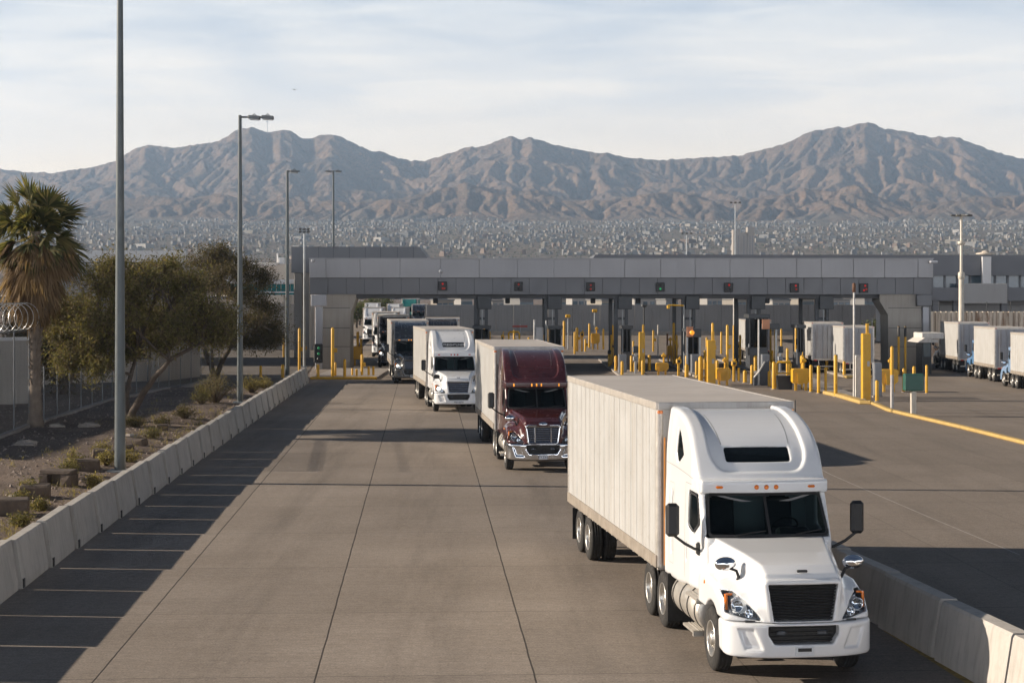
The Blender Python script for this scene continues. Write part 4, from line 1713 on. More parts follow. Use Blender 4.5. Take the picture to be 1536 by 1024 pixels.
def light_pole(label, base, h, r0, r1, arms, mat=POLEM, base_plate=True, name='light_pole'):
    t = thing(name, label, 'light pole', base)
    mb = MB()
    mb.tube([(0, 0, -.3), (0, 0, h * .5), (0, 0, h)], [r0, (r0 + r1) / 2, r1], 16)
    obj('pole', mb, mat, t)
    if base_plate:
        obj('base_plate', MB().bx(-r0 * 2, r0 * 2, -r0 * 2, r0 * 2, -.2, .05, .02), STEEL, t)
    for kind, sx, z, n in arms:
        if kind == 'arm':
            fw = .62 if n > 1 else .5
            obj('arm', MB().tube([(0, 0, z), (sx * (.2 + .70 * n), 0, z)], .05, 8), mat, t)
            for k in range(n):
                x = sx * ((.75 if n > 1 else .5) + k * .70)
                hd = obj('floodlight', MB().box((x, 0, z - .02), (fw, .46, .18), 0, .025, ry=R(4)), HEADM, t)
                obj('lens', MB().box((x, 0, z - .13), (.5, .36, .04), 0, .01, ry=R(4)), LAMPG, hd)
                obj('bracket', MB().tube([(x - .1, 0, z + .08), (x, 0, z + .17), (x + .1, 0, z + .08)], .025, 6), mat, hd)
        else:
            obj('cross_arm', MB().tube([(-sx, 0, z), (sx, 0, z)], .05, 6), mat, t)
            for k in range(n):
                x = -sx + 2 * sx * k / (n - 1)
                q = min(.45, sx * .62)
                obj('floodlight', MB().box((x, -.1, z + .02), (q, .3, q * .6), 0, q * .12, rx=R(18)), HEADM, t)
    return t


p = on_verge(180, 708)
light_pole('thick tapering light pole at the dirt verge, nearest and rising out of frame', p, 17.5, .185, .085, [('arm', 1, 17.2, 2)])
p = on_verge(360, 604)
light_pole('tall light pole with two floodlights on one arm, second from the left', p, zz(173, p.y) - p.z, .17, .085, [('arm', 1, zz(173, p.y) - p.z - .1, 2)])
p = gp(431, 564)
light_pole('light pole with a right hand lamp arm near the far barrier end', p, zz(256, p.y), .17, .09, [('arm', 1, zz(257, p.y), 1)])
p = at(500, 186)
light_pole('light pole with lamps on both sides rising behind the rear roof', p, zz(256, 186), .16, .09, [('arm', 1, zz(257, 186), 1), ('arm', -1, zz(257, 186), 1)])
p = gp(456.5, 550)
light_pole('thin pale pole with two tiers of floodlights beside the left pier', p, zz(343, p.y), .11, .08, [('x', .34, zz(344, p.y), 3), ('x', .34, zz(348, p.y), 3)], STEEL)
p = at(1103, 330)
light_pole('thin far mast with a ring of lamps above the canopy right of centre', p, zz(303, 330), .17, .10, [('x', .8, zz(304, 330), 3)], STEEL, name='high_mast')
p = at(1030, 330)
light_pole('short far mast with lamps above the canopy roof centre', p, zz(350, 330), .17, .11, [('x', .8, zz(350, 330), 3)], STEEL, name='high_mast')
MASTW = M('cream_mast_paint', (.58, .53, .45), .5, 0, .08, 1, streak=.3, dirtc=(.3, .22, .15))
hmx = at(1442, 160)
t = thing('high_mast', 'tall cream high mast with a lamp ring in front of the rusty fence', 'light mast', hmx)
zt = zz(323, 160)
obj('pole', MB().tube([(0, 0, 0), (0, 0, zz(414, 160)), (0, 0, zz(413, 160) + .02), (0, 0, zt)], [.26, .23, .14, .10], 16), MASTW, t)
obj('collar', MB().lathe((0, 0, zz(364, 160)), (0, 0, 1), [(-.2, .12), (-.15, .32), (.1, .34), (.15, .12)], 18), MASTW, t)
obj('collar', MB().lathe((0, 0, zz(414, 160)), (0, 0, 1), [(-.3, .23), (-.2, .29), (.3, .29), (.4, .14)], 18), MASTW, t)
obj('lamp_ring', MB().lathe((0, 0, zt), (0, 0, 1), [(-.12, .15), (-.08, .5), (.04, .55), (.1, .15)], 18), MASTW, t)
for k in range(6):
    a = k * math.pi / 3
    obj('floodlight', MB().box((math.cos(a) * .75, math.sin(a) * .75, zt), (.45, .35, .18), a, .06), HEADM, t)

# ------------------------------------------------------------------ the inspection canopy
FASC = M('fascia_panel_grey', (.300, .300, .312), .40, .05, .05, .25, streak=.12, dirtc=(.17, .17, .17), world=True)
FASD = M('lower_band_grey', (.135, .14, .152), .45, .05, .06, .25, streak=.15, dirtc=(.11, .11, .11), world=True)
SOFF = M('soffit_dark', (.06, .062, .068), .6, .1, .15, .5, world=True)
PALEG = M('pale_grey_cladding', (.42, .43, .46), .5, 0, .05, .6, streak=.15, world=True)
CY = 142.0
PM = FPX / CY
cx = lambda px: (px - CX) / PM
cz = lambda py: EYE + (HY - py) / PM
can = thing('canopy', 'long grey panelled inspection canopy spanning the truck lanes', 'canopy', (0, CY, 0))
J1 = [464, 489, 540, 600, 661, 719, 776, 831, 885, 937, 991, 1043, 1095, 1145, 1195, 1232, 1280, 1327, 1377, 1400]
fa = MB()
for a, b in zip(J1[:-1], J1[1:]):
    fa.bx(cx(a) + .012, cx(b) - .012, 0, .12, cz(416.5), cz(388.5), .012)
obj('fascia', fa, FASC, can)
bx = MB()
bx.bx(cx(464) + .05, cx(1400) - .05, .13, 14, cz(416.5) + .05, cz(389))
bx.bx(cx(464) - .04, cx(1400) + .04, -.05, 14.2, cz(388.4), cz(387))
obj('roof', bx, FASC, can)
J2 = list(np.arange(464, 1400, 27.5)) + [1400]
lb = MB()
for a, b in zip(J2[:-1], J2[1:]):
    lb.bx(cx(a) + .01, cx(b) - .01, .22, .32, cz(441.5), cz(417), .008)
obj('lower_band', lb, FASD, can)
lb = MB()
lb.bx(cx(464) + .05, cx(1400) - .05, .33, 13.6, cz(440), cz(417) - .02)
lb.bx(cx(464) + .02, cx(1400) - .02, .15, .33, cz(417.5), cz(416.2) + .03)
obj('soffit', lb, SOFF, can)
bm = MB()
for y in (1.0, 6.5, 12.5):
    bm.bx(cx(520), cx(1345), y, y + .5, cz(447.5), cz(440) - .002)
obj('beam', bm, SOFF, can)
for px in (470, 661):
    obj('camera_unit', MB().box((cx(px), -.25, cz(407 if px > 600 else 391)), (.25, .45, .22), 0, .05).tube([(cx(px), 0, cz(404 if px > 600 else 389)), (cx(px), -.2, cz(406 if px > 600 else 390))], .04, 6), PALEG, can)
obj('camera_unit', MB().box((cx(1399), -.3, cz(393)), (.6, .5, .2), 0, .06), PALEG, can)
# two flared piers
for sx, pl, pr, flare, nm in ((1, 480, 524, 533, 'l'), (-1, 1335, 1385, 1322, 'r')):
    pm = MB()
    zb = cz(441.5)
    if sx > 0:
        pts = [(cx(pl), 0), (cx(pr), 0), (cx(pr) + .03, cz(470)), (cx(flare), cz(447)), (cx(flare), zb), (cx(pl), zb)]
    else:
        pts = [(cx(pl), 0), (cx(pr), 0), (cx(pr), zb), (cx(flare), zb), (cx(flare), cz(452)), (cx(pl) - .03, cz(472))]
    pm.prism(pts, .6, 3.6, lambda u, v, h: (u, h, v))
    pier = obj('pier', pm, CONC2, can)
    gm = MB()
    for py in (462, 492, 520):
        gm.bx(min(cx(pl), cx(pr)) - .004, max(cx(pl), cx(pr)) + .004, .592, .60, cz(py) - .02, cz(py) + .02)
    obj('pier_joint', gm, SOFF, pier)
    cm = MB()
    a, b = (472, 483) if sx > 0 else (1386, 1395)
    cm.bx(cx(a), cx(b), .35, 1.2, 0, cz(460), .03)
    cm.bx(cx((a + b) / 2) - .02, cx((a + b) / 2) + .02, .33, .36, 0, cz(462))
    obj('downpipe_column', cm, PALEG, can)
    a, b = (466, 489) if sx > 0 else (1376, 1399)
    obj('bracket_box', MB().bx(cx(a), cx(b), .15, 1.5, cz(459), cz(442), .03), PALEG if sx > 0 else FASD, can)
# lane columns with their equipment boxes
for i, px in enumerate((721, 827, 933, 1035, 1134, 1237)):
    c = MB()
    x = cx(px)
    c.bx(x - .55, x - .25, 1.2, 1.6, 0, cz(447), .02)
    c.bx(x + .30, x + .55, 1.2, 1.6, 0, cz(447), .02)
    c.bx(x - .55, x - .25, 9.2, 9.6, 0, cz(447), .02)
    c.bx(x - .25, x + .30, 1.25, 1.5, cz(480), cz(476))
    c.bx(x - .5, x - .3, 1.6, 9.2, cz(449), cz(447.6))
    col = obj('support_column', c, DARKS, can)
    obj('equipment_box', MB().bx(x - .25, x + .85, .8, 2.0, cz(464), cz(444), .03), DARKS, col)
    obj('conduit', MB().tube([(x + .1, 1.1, 0), (x + .1, 1.1, cz(464))], .05, 6), STEEL, col)
# hanging detectors under the soffit
for px in (648, 761, 895, 966, 1160, 1168):
    obj('hanging_detector', MB().bx(cx(px) - .2, cx(px) + .2, 6.3, 6.7, cz(456), cz(446), .05).tube([(cx(px), 6.5, cz(446)), (cx(px), 6.5, cz(440))], .05, 6), DARKS, can)

# lane signals
SIGB = M('signal_black', (.012, .012, .013), .5, 0, .1, 3)
RED_ON = M('red_signal_on', (.40, .012, .01), .3, 0, .02, 9, emit=.35)
RED_DIM = M('red_signal_dim', (.30, .03, .02), .3, 0, .02, 9, emit=.15)
GRN_ON = M('green_signal_on', (.02, .45, .15), .3, 0, .02, 9, emit=.25)
OFFL = M('signal_off', (.035, .035, .035), .25, 0, .1, 9)
sigs = [(664, 429, 'lit red lane signal above the queue of trucks, first from the left', [(0, .28, RED_ON), (0, -.30, RED_DIM), (.22, -.30, RED_DIM)]),
        (778, 429.5, 'dim red lane signal above the maroon truck trailer, second from the left', [(0, .25, RED_DIM), (0, -.28, OFFL)]),
        (886, 430, 'dim red lane signal on the fascia, third from the left', [(.02, .2, RED_DIM), (0, -.28, RED_DIM)]),
        (990.5, 430.5, 'green lane signal, the only green one on the fascia', [(0, .25, OFFL), (0, -.22, GRN_ON)]),
        (1093, 431, 'lane signal with one red dot at top, third from the right', [(.05, .3, RED_ON), (-.25, -.2, OFFL), (.2, -.25, OFFL)]),
        (1192, 431.5, 'lane signal with two dim red marks, second from the right', [(.15, .26, RED_ON), (.2, -.2, RED_DIM)]),
        (1296, 432, 'lane signal with two bright red dots, rightmost beside the pier', [(.15, .3, RED_ON), (0, -.28, RED_ON), (.3, -.15, RED_DIM)])]
for px, py, lb_, lamps in sigs:
    s = thing('lane_signal', lb_, 'traffic signal', (cx(px), CY, cz(py)), 0, 'lane signals along the canopy fascia')
    obj('housing', MB().bx(-.34, .34, -.02, .215, -.36, .36, .03), SIGB, s)
    for dx, dz, mm in lamps:
        obj('lamp', MB().lathe((dx * .6, -.015, dz * .62), (0, -1, 0), [(0, .085), (.02, .085), (.05, .05), (.055, 0)], 14), mm, s)

# ------------------------------------------------------------------ buildings round the crossing
BLD = M('wall_panel_grey', (.30, .30, .30), .6, 0, .06, .15, streak=.2, dirtc=(.18, .17, .16), world=True)
BLDL = M('wall_panel_pale', (.60, .60, .60), .55, 0, .05, .15, streak=.15, dirtc=(.25, .24, .22), world=True)
ROOFD = M('slab_dark_grey', (.115, .122, .138), .5, 0, .1, .2, streak=.1, dirtc=(.08, .08, .08), world=True)
TEAL = M('teal_glass', (.015, .16, .17), .12, 0, .25, .5)
WGLASS = M('window_glass', (.10, .14, .17), .08, 0, .3, .4, spec=.35)
CREAM = M('cream_render', (.56, .49, .41), .7, 0, .06, .3, streak=.2, world=True)

# rear canopy roof at the left
Yb = 166
k = Yb / FPX
rr = thing('rear_canopy', 'dark grey roof slab on columns behind the left canopy end', 'canopy', (0, Yb, 0))
xs = lambda px: (px - CX) * k
z0, z1 = zz(409, Yb), zz(370, Yb)
mb = MB()
mb.prism([(xs(437), z0), (xs(642), z0), (xs(642), zz(388, Yb)), (xs(629), z1), (xs(437), z1)], 0, 9, lambda u, v, h: (u, h, v))
rs = obj('roof', mb, FASD, rr)
jm = MB()
for px in (455, 478, 500, 524, 548, 571, 596, 620):
    jm.bx(xs(px) - .02, xs(px) + .02, -.005, .0, z0, z1)
obj('roof_joint', jm, SOFF, rs)
for a, b in ((440, 452), (457, 463)):
    obj('column', MB().bx(xs(a), xs(b), .5, 1.6, 0, z0, .03), CONC2, rr)
# left building behind the trees
lbk = thing('building', 'low grey panelled building with a paler parapet behind the left trees', 'building')
Y1 = 150
A, B, C = at(60, Y1), at(277, Y1), at(301, 168)
zt, zm = zz(376, Y1), zz(393, Y1)


def wall_between(mb, a, b, z0, z1, th=.4, out=0.0):
    d = Vector((b[0] - a[0], b[1] - a[1], 0)).normalized()
    n = Vector((d.y, -d.x, 0))
    p0, p1 = Vector((a[0], a[1], 0)) + n * out, Vector((b[0], b[1], 0)) + n * out
    mb.add([p0 + Vector((0, 0, z0)), p1 + Vector((0, 0, z0)), p1 + Vector((0, 0, z1)), p0 + Vector((0, 0, z1)),
            p0 - n * th + Vector((0, 0, z0)), p1 - n * th + Vector((0, 0, z0)), p1 - n * th + Vector((0, 0, z1)), p0 - n * th + Vector((0, 0, z1))],
           [(0, 1, 2, 3), (5, 4, 7, 6), (4, 0, 3, 7), (1, 5, 6, 2), (3, 2, 6, 7), (4, 5, 1, 0)])


mb = MB()
wall_between(mb, A, B, 0, zm)
wall_between(mb, B, C, 0, zm)
obj('wall', mb, BLD, lbk)
mb = MB()
n = 9
for i in range(n):
    wall_between(mb, A.lerp(B, i / n + .001), A.lerp(B, (i + 1) / n - .001), zm, zt, .5, .08)
wall_between(mb, B, C, zm, zt, .5, .08)
obj('parapet', mb, BLDL, lbk)
obj('roof', MB().prism([(A.x, A.y + .4), (B.x, B.y + .4), (C.x - .4, C.y), (A.x, C.y)], zt - .6, zt - .5, lambda u, v, h: (u, v, h)), BLD, lbk)
mb = MB()
wall_between(mb, A, B, zm - .08, zm, .1, .02)
obj('band_joint', mb, SOFF, lbk)
# far left: cream building and the teal glazed bridge
cb_ = thing('building', 'cream flat roofed building behind the teal bridge', 'building', at(398, 235))
mb = MB()
w0 = 235 / FPX
mb.bx(-52 * w0, 36 * w0, 0, 12, 0, zz(396, 235))
obj('wall', mb, CREAM, cb_)
obj('roof', MB().bx(-54 * w0, 18 * w0, -.5, 12.5, zz(399, 235), zz(394, 235), .05), M('white_roof', (.62, .58, .53), .6), cb_)
obj('roof_stack', MB().bx(17 * w0, 26 * w0, 2, 4, zz(396, 235), zz(386, 235), .05).tube([(14 * w0, 3, zz(396, 235)), (14 * w0, 3, zz(379, 235))], .12, 6), BLDL, cb_)
br = thing('glazed_bridge', 'raised walkway with bands of teal glass left of the canopy', 'footbridge', at(402, 205))
w0 = 205 / FPX
obj('deck', MB().bx(-60 * w0, 40 * w0, 0, 4, zz(443, 205), zz(437, 205), .03), BLDL, br)
obj('roof', MB().bx(-62 * w0, 40 * w0, -.4, 4.4, zz(426, 205), zz(419, 205), .03), BLDL, br)
gm = MB()
for i in range(14):
    gm.bx((-58 + i * 7) * w0 + .02, (-58 + i * 7 + 6.6) * w0, .3, .4, zz(437, 205), zz(426, 205))
obj('glass_band', gm, TEAL, br)
obj('teal_edge', MB().bx(-60.5 * w0, 40.5 * w0, -.12, -.02, zz(442, 205), zz(439.5, 205)), TEAL, br)
for px in (350, 392, 428):
    obj('support', MB().bx((px - 402) * w0 - .4, (px - 402) * w0 + .4, 1.5, 2.5, 0, zz(443, 205)), CONC2, br)
lw = thing('wall', 'low pale concrete wall under the teal bridge', 'wall', at(400, 190))
obj('panel', MB().bx(-6, 5, 0, .4, 0, zz(455, 190), .03), CONC2, lw)
# retaining wall behind the lanes
Yw = 252
k = Yw / FPX
rw = thing('boundary_wall', 'long grey concrete panel wall closing the yard behind the canopy', 'wall', (0, Yw, 0))
mb = MB()
px = 640
while px < 1345:
    mb.bx((px - CX) * k + .015, (px + 26 - CX) * k - .015, 0, .3, 0, zz(457, Yw), .02)
    px += 26
obj('panel', mb, M('wall_concrete_grey', (.235, .235, .235), .75, 0, .08, .3, streak=.4, dirtc=(.13, .125, .12), world=True), rw)
obj('base_strip', MB().bx((640 - CX) * k, (1345 - CX) * k, -.5, -.2, 0, .55, .05), KERBC, rw)
# right rear building: roof slab, window strip, lower floor
Yr2 = 215
k = Yr2 / FPX
xr = lambda px: (px - CX) * k
rb = thing('terminal_building', 'long dark grey terminal with a roof slab over a strip of windows at right', 'building', (0, Yr2, 0))
mb = MB()
mb.prism([(xr(888), zz(390, Yr2)), (xr(893), zz(381.8, Yr2)), (xr(1640), zz(382.5, Yr2)), (xr(1640), zz(413, Yr2)), (xr(905), zz(413, Yr2))], 0, 16, lambda u, v, h: (u, h, v))
obj('roof', mb, ROOFD, rb)
wg = obj('window_strip', MB().bx(xr(1398), xr(1640), 2.0, 2.2, zz(431, Yr2), zz(413.2, Yr2)), WGLASS, rb)
mb = MB()
for px in range(1404, 1640, 19):
    mb.bx(xr(px) - .12, xr(px) + .12, 1.86, 1.99, zz(431, Yr2), zz(413.2, Yr2))
obj('mullion', mb, ROOFD, wg)
obj('lower_floor', MB().bx(xr(1380), xr(1640), -.5, 14, zz(451, Yr2), zz(431, Yr2) - .005), ROOFD, rb)
obj('balcony_block', MB().bx(xr(1440), xr(1507), -1.2, -.51, zz(455, Yr2), zz(425, Yr2), .05), BLD, rb)
obj('ground_wall', MB().bx(xr(1330), xr(1640), 6, 6.4, 0, zz(451, Yr2)), BLD, rb)
for px in (1405, 1436, 1508, 1560):
    obj('column', MB().bx(xr(px) - .35, xr(px) + .35, .4, 1.2, 0, zz(451, Yr2)), ROOFD, rb)
obj('roof_pier', MB().prism([(xr(1478) - .5, zz(413, Yr2) - 2), (xr(1478) + .5, zz(413, Yr2) - 2), (xr(1485), zz(385, Yr2)), (xr(1472), zz(385, Yr2))], -.6, -.02, lambda u, v, h: (u, h, v)), BLDL, rb)
ru = thing('roof_unit', 'pale dish shaped roof unit on the dark terminal slab', 'roof unit', at(1478, Yr2 + 4, zz(384, Yr2)))
obj('casing', MB().lathe((0, 0, 0), (0, 0, 1), [(0, .7), (.25, .7), (.3, 1.15), (.42, 1.1), (.55, .45), (.68, .4), (.75, 0)], 18), CREAM, ru)
# rusty sheet pile fence at right
Yf = 166
k = Yf / FPX
ff = thing('sheet_fence', 'cream and rust streaked corrugated fence behind the parked trucks', 'fence', (0, Yf, 0))
pts = []
x = (1396 - CX) * k
i = 0
while x < (1700 - CX) * k:
    dy = -.07 if i % 2 == 0 else .07
    pts += [(x, dy), (x + .17, dy)]
    x += .24
    i += 1
mb = MB()
v = []
zt = zz(467, Yf)
for (x, y) in pts:
    v += [(x, y, 0), (x, y, zt)]
mb.add(v, [(2 * i, 2 * i + 2, 2 * i + 3, 2 * i + 1) for i in range(len(pts) - 1)])


def sheet_mat():
    m = bpy.data.materials.new('cream_rusty_sheet')
    t = NT(m)
    v = t.pos()
    c = t.ramp(t.noise(t.mapping(v, (4.5, .1, .05)), 1.0, 3, .8), [(.34, (.30, .23, .17)), (.46, (.60, .52, .42)), (.62, (.75, .67, .56))])
    c = t.mix(t.ramp(t.noise(t.mapping(v, (1.4, 1, .3)), 1.1, 5, .7), [(.52, 0.), (.66, .8)]), c, (.26, .13, .06))
    t.l(c, t.b.inputs['Base Color'])
    t.b.inputs['Roughness'].default_value = .7
    return m


obj('sheet', mb, sheet_mat(), ff)
mb = MB()
for i in range(10):
    x = (1410 - CX) * k + i * 2.2
    mb.tube([(x, .3, 0), (x, .3, zt + .9)], .05, 6)
mb.tube([((1400 - CX) * k, .3, zt + .6), ((1700 - CX) * k, .3, zt + .6)], .02, 4)
obj('post', mb, DARKS, ff)
# kiosk with a white awning by the right trucks
kk_ = thing('kiosk', 'inspection kiosk under a white projecting roof beside the right pier', 'kiosk', at(1398, 134))
w0 = 134 / FPX
obj('roof', MB().bx(-16 * w0, 17 * w0, -.2, 2.6, zz(508, 134), zz(499, 134), .03).prism([(-27 * w0, zz(513, 134)), (4 * w0, zz(513, 134)), (4 * w0, zz(509, 134)), (-16 * w0, zz(506, 134))], -1.2, 2.4, lambda u, v, h: (u, h, v)), M('white_awning', (.60, .57, .53), .6, 0, .05, 2, streak=.3), kk_)
obj('cabin', MB().bx(-14 * w0, 0, .2, 2.2, 0, zz(509, 134)), DARKS, kk_)
obj('window', MB().bx(-12 * w0, -2 * w0, .12, .19, zz(535, 134), zz(514, 134)), WGLASS, kk_)

# unseen building added left of the view to throw shade over the verge
wh = thing('shade_building', 'tall grey unseen building added outside the left edge to shade the verge', 'building', (-58, 88, 0))
obj('wall', MB().bx(-16, 16, -24, 47, 0, 9.3, .05), BLD, wh)
obj('roof', MB().bx(-16.3, 16.3, -24.3, 47.3, 9.303, 9.7, .05), BLDL, wh)

# low pale buildings beyond the boundary wall
for k, (px, w_, top, Yd, mt) in enumerate(((668, 26, 449, 380, TOWN[1]), (700, 18, 447, 420, TOWN[0]), (752, 30, 450, 400, TOWN[0]), (790, 22, 447, 360, TOWN[2]), (842, 16, 448, 430, TOWN[1]), (872, 28, 446, 390, TOWN[0]), (912, 20, 449, 370, TOWN[1]),
                                            (968, 34, 447, 410, TOWN[0]), (1008, 18, 448, 380, TOWN[2]), (1072, 26, 446, 400, TOWN[0]), (1110, 22, 448, 420, TOWN[1]), (1172, 30, 449, 370, TOWN[0]), (1212, 18, 447, 400, TOWN[1]), (1262, 28, 448, 390, TOWN[0]), (1305, 20, 447, 420, TOWN[2]))):
    kd = Yd / FPX
    t = thing('block_house', '%s low pale block building from the left, seen over the boundary wall' % (ORD[k] if k else 'first'), 'house', at(px, Yd), random.uniform(.1, .5), 'low buildings beyond the boundary wall')
    hh, ww = zz(top, Yd), w_ * kd
    obj('wall', MB().bx(-ww / 2, ww / 2, 0, 8, 0, hh - .25), mt, t)
    obj('roof', MB().bx(-ww / 2 - .2, ww / 2 + .2, -.2, 8.2, hh - .248, hh, .03), TOWN[2], t)
    for q in range(3):
        obj('window', MB().bx(-ww / 2 + ww * (q + .5) / 3 - .5, -ww / 2 + ww * (q + .5) / 3 + .5, -.05, .02, hh - 1.9, hh - .8), WGLASS, t)
# ------------------------------------------------------------------ lane islands, bollards, booths and the yellow hardware
STRIPE = M('post_grey_paint', (.42, .40, .38), .5, 0, .08, 2, dirt=.4)
WHITEP = M('white_post_paint', (.62, .61, .58), .5, 0, .08, 2, dirt=.4)
BLKP = M('black_post_cap', (.02, .02, .02), .5)
SIGNO = M('orange_sign_panel', (.52, .24, .13), .6, 0, .1, 2)
GREENB = M('dark_green_box', (.015, .09, .065), .4, 0, .15, 3)
BOOTHG = glass_mat('booth_glass', (.20, .24, .27), .55, .05)
CABG = M('cabinet_grey', (.22, .235, .26), .45, .1, .08, 1.5, streak=.3, dirtc=(.12, .11, .10))
SKIRT = M('booth_panel_dark', (.06, .066, .076), .45, .1, .12, 1.5)
ISLE = 'posts and guards on the inspection lanes'

for i, px in enumerate((721, 827, 933, 1035, 1134, 1237)):
    x = cx(px)
    isl = obj('lane_island', MB().bx(x - 1.0, x + 1.0, 128.5 if i else 131, 160, 0, .15, .03), KERBC)
    tag(isl, None, None, None, 'structure')
    nose = tag(obj('lane_island_nose', MB().bx(x - 1.01, x + 1.01, 127.4 if i else 130, 128.7 if i else 131.2, 0, .17, .05), YKERB), None, None, None, 'structure')


def spot(px, base, Y=None):
    Y = Y or gy(base)
    return at(px, Y), Y / FPX


def bollard(px, base, top, w, label, mat=None, Y=None, kind='dome', low=None):
    p, k = spot(px, base, Y)
    h, r = (base - top) * k, max(.05, w * k / 2)
    mat = mat or YEL
    t = thing('bollard' if h < 1.8 else 'guard_post', label, 'bollard' if h < 1.8 else 'post', p, 0, ISLE)
    z0 = 0
    if low:
        obj('sleeve', MB().lathe((0, 0, 0), (0, 0, 1), [(0, r * 1.02), (h * low, r * 1.02), (h * low, r * .9)], 14), STRIPE if mat is YEL else YEL, t)
    prof = [(0, r), (h - r * .8, r), (h - r * .45, r * .85), (h - r * .1, r * .5), (h, 0)]
    if low:
        prof[0] = (h * low, r)
    obj('shaft', MB().lathe((0, 0, 0), (0, 0, 1), prof, 14), mat, t)
    obj('foot', MB().lathe((0, 0, 0), (0, 0, 1), [(0, r * 1.6), (.03, r * 1.6), (.04, r)], 14), KERBC, t)
    if kind == 'cap':
        obj('cap', MB().lathe((0, 0, h * .78), (0, 0, 1), [(0, r * 1.08), (h * .2, r * 1.08), (h * .24, 0)], 14), BLKP, t)
    if kind == 'bracket':
        obj('bracket', MB().box((r * 1.6, -.02, h * .55), (r * 2.2, r * 1.6, .3), 0, .03), mat, t)
    return t


def pole(px, base, top, w, label, mat, head=None, Y=None):
    p, k = spot(px, base, Y)
    h, r = (base - top) * k, max(.04, w * k / 2)
    t = thing('pole', label, 'pole', p, 0, None)
    obj('shaft', MB().tube([(0, 0, 0), (0, 0, h)], [r, r * .85], 10), mat, t)
    obj('foot', MB().bx(-r * 2, r * 2, -r * 2, r * 2, 0, .05, .01), KERBC, t)
    if head == 'lamp':
        obj('lamp_head', MB().box((0, -.05, h + .1), (.5, .5, .28), 0, .08), HEADM, t)
    if head == 'yellow':
        obj('head', MB().box((0, 0, h), (.55, .4, .35), 0, .08), YEL, t)
    if head == 'arm':
        obj('arm', MB().tube([(0, 0, h - .05), (-1.2, 0, h)], .06, 6), YEL, t)
        obj('head', MB().box((-1.2, 0, h - .15), (.25, .25, .3), 0, .05), YEL, t)
    if head == 'brown':
        obj('head', MB().lathe((0, 0, h - .4), (0, 0, 1), [(0, r), (0, r * 1.5), (.5, r * 1.5), (.55, 0)], 10), RUST, t)
    if head == 'red':
        obj('cross_bar', MB().bx(-.6, .6, -.05, .05, h - .25, h - .1, .02), M('red_bar', (.35, .05, .04), .5), t)
    return t


def pillar(px0, px1, base, top, label):
    """square yellow guard pillar with a thinner riser behind"""
    p, k = spot((px0 + px1) / 2, base)
    w, h = (px1 - px0) * k, (base - top) * k
    t = thing('guard_pillar', label, 'guard pillar', p, 0, 'yellow guard pillars')
    obj('body', MB().bx(-w / 2, w / 2, 0, .45, .02, h, .04), YEL, t)
    obj('foot', MB().bx(-w / 2 - .1, w / 2 + .1, -.1, .55, 0, .05, .01), KERBC, t)
    obj('riser', MB().bx(w * .12, w * .45, .46, .62, .0, h + .55, .02), YEL, t)
    obj('plate', MB().box((w * .2, -.012, h * .55), (w * .3, .02, .3), 0, .01), STRIPE, t)
    return t


def guard_box(px0, px1, top, bot, base, label):
    """yellow crash guard: a bevelled tub on two legs with a valve post"""
    p, k = spot((px0 + px1) / 2, base)
    w, z1, z0 = (px1 - px0) * k, (base - top) * k, max(.12, (base - bot) * k)
    t = thing('crash_guard', label, 'crash guard', p, 0, 'yellow crash guards')
    mb = MB()
    c = .18 * w
    mb.prism([(-w / 2 + c * .4, z0), (w / 2 - c, z0), (w / 2, z0 + c), (w / 2, z1 - .08), (w / 2 - .08, z1), (-w / 2 + .08, z1), (-w / 2, z1 - .08), (-w / 2, z0 + c * .5)], -.1, .75, lambda u, v, h: (u, h, v))
    mb.prism([(-w * .22, z0 - .04), (w * .05, z0 - .04), (w * .12, z1 - .25), (-w * .28, z1 - .25)], -.2, -.1, lambda u, v, h: (u, h, v))
    obj('body', mb, YEL, t)
    for sx in (-1, 1):
        obj('leg', MB().bx(sx * w * .28 - .07, sx * w * .28 + .07, .2, .4, 0, z0 + .02), YEL, t)
    obj('valve_post', MB().tube([(w * .15, .4, z1 - .02), (w * .15, .4, z1 + .7)], .07, 8).box((w * .15, .35, z1 + .5), (.35, .25, .2), 0, .05), YEL, t)
    return t


def booth(px0, px1, top, base, label, Y=None, glass=True):
    p, k = spot((px0 + px1) / 2, base, Y)
    w, h = (px1 - px0) * k, (base - top) * k
    t = thing('booth', label, 'booth', p, 0, 'inspection booths')
    d = 2.2
    obj('skirt', MB().bx(-w / 2, w / 2, 0, d, 0, h * .42, .02), SKIRT, t)
    mb = MB()
    for sx in (-1, 1):
        for y in (0, d):
            mb.bx(sx * (w / 2 - .04) - .04, sx * (w / 2 - .04) + .04, y, y + .08 if y == 0 else y - .08, h * .42, h * .93)
    mb.bx(-.03, .03, 0, .06, h * .42, h * .93)
    obj('frame', mb, DARKS, t)
    obj('window', MB().bx(-w / 2 + .09, w / 2 - .09, .02, .05, h * .43, h * .92), BOOTHG, t)
    obj('roof', MB().bx(-w / 2 - .12, w / 2 + .12, -.3, d + .2, h * .93, h, .03), DARKS, t)
    obj('desk', MB().bx(-w / 2 + .1, w / 2 - .1, .8, 1.4, h * .42, h * .48), CABG, t)
    return t


def cabinet(px0, px1, top, base, label, mat=None, Y=None):
    p, k = spot((px0 + px1) / 2, base, Y)
    w, h = (px1 - px0) * k, (base - top) * k
    t = thing('cabinet', label, 'cabinet', p, 0)
    obj('body', MB().bx(-w / 2, w / 2, 0, .6, .1, h, .03), mat or CABG, t)
    obj('door', MB().bx(-w / 2 + .05, w / 2 - .05, -.03, -.002, .18, h - .1, .01), mat or CABG, t)
    obj('plinth', MB().bx(-w / 2 - .05, w / 2 + .05, -.05, .65, 0, .098), KERBC, t)
    return t


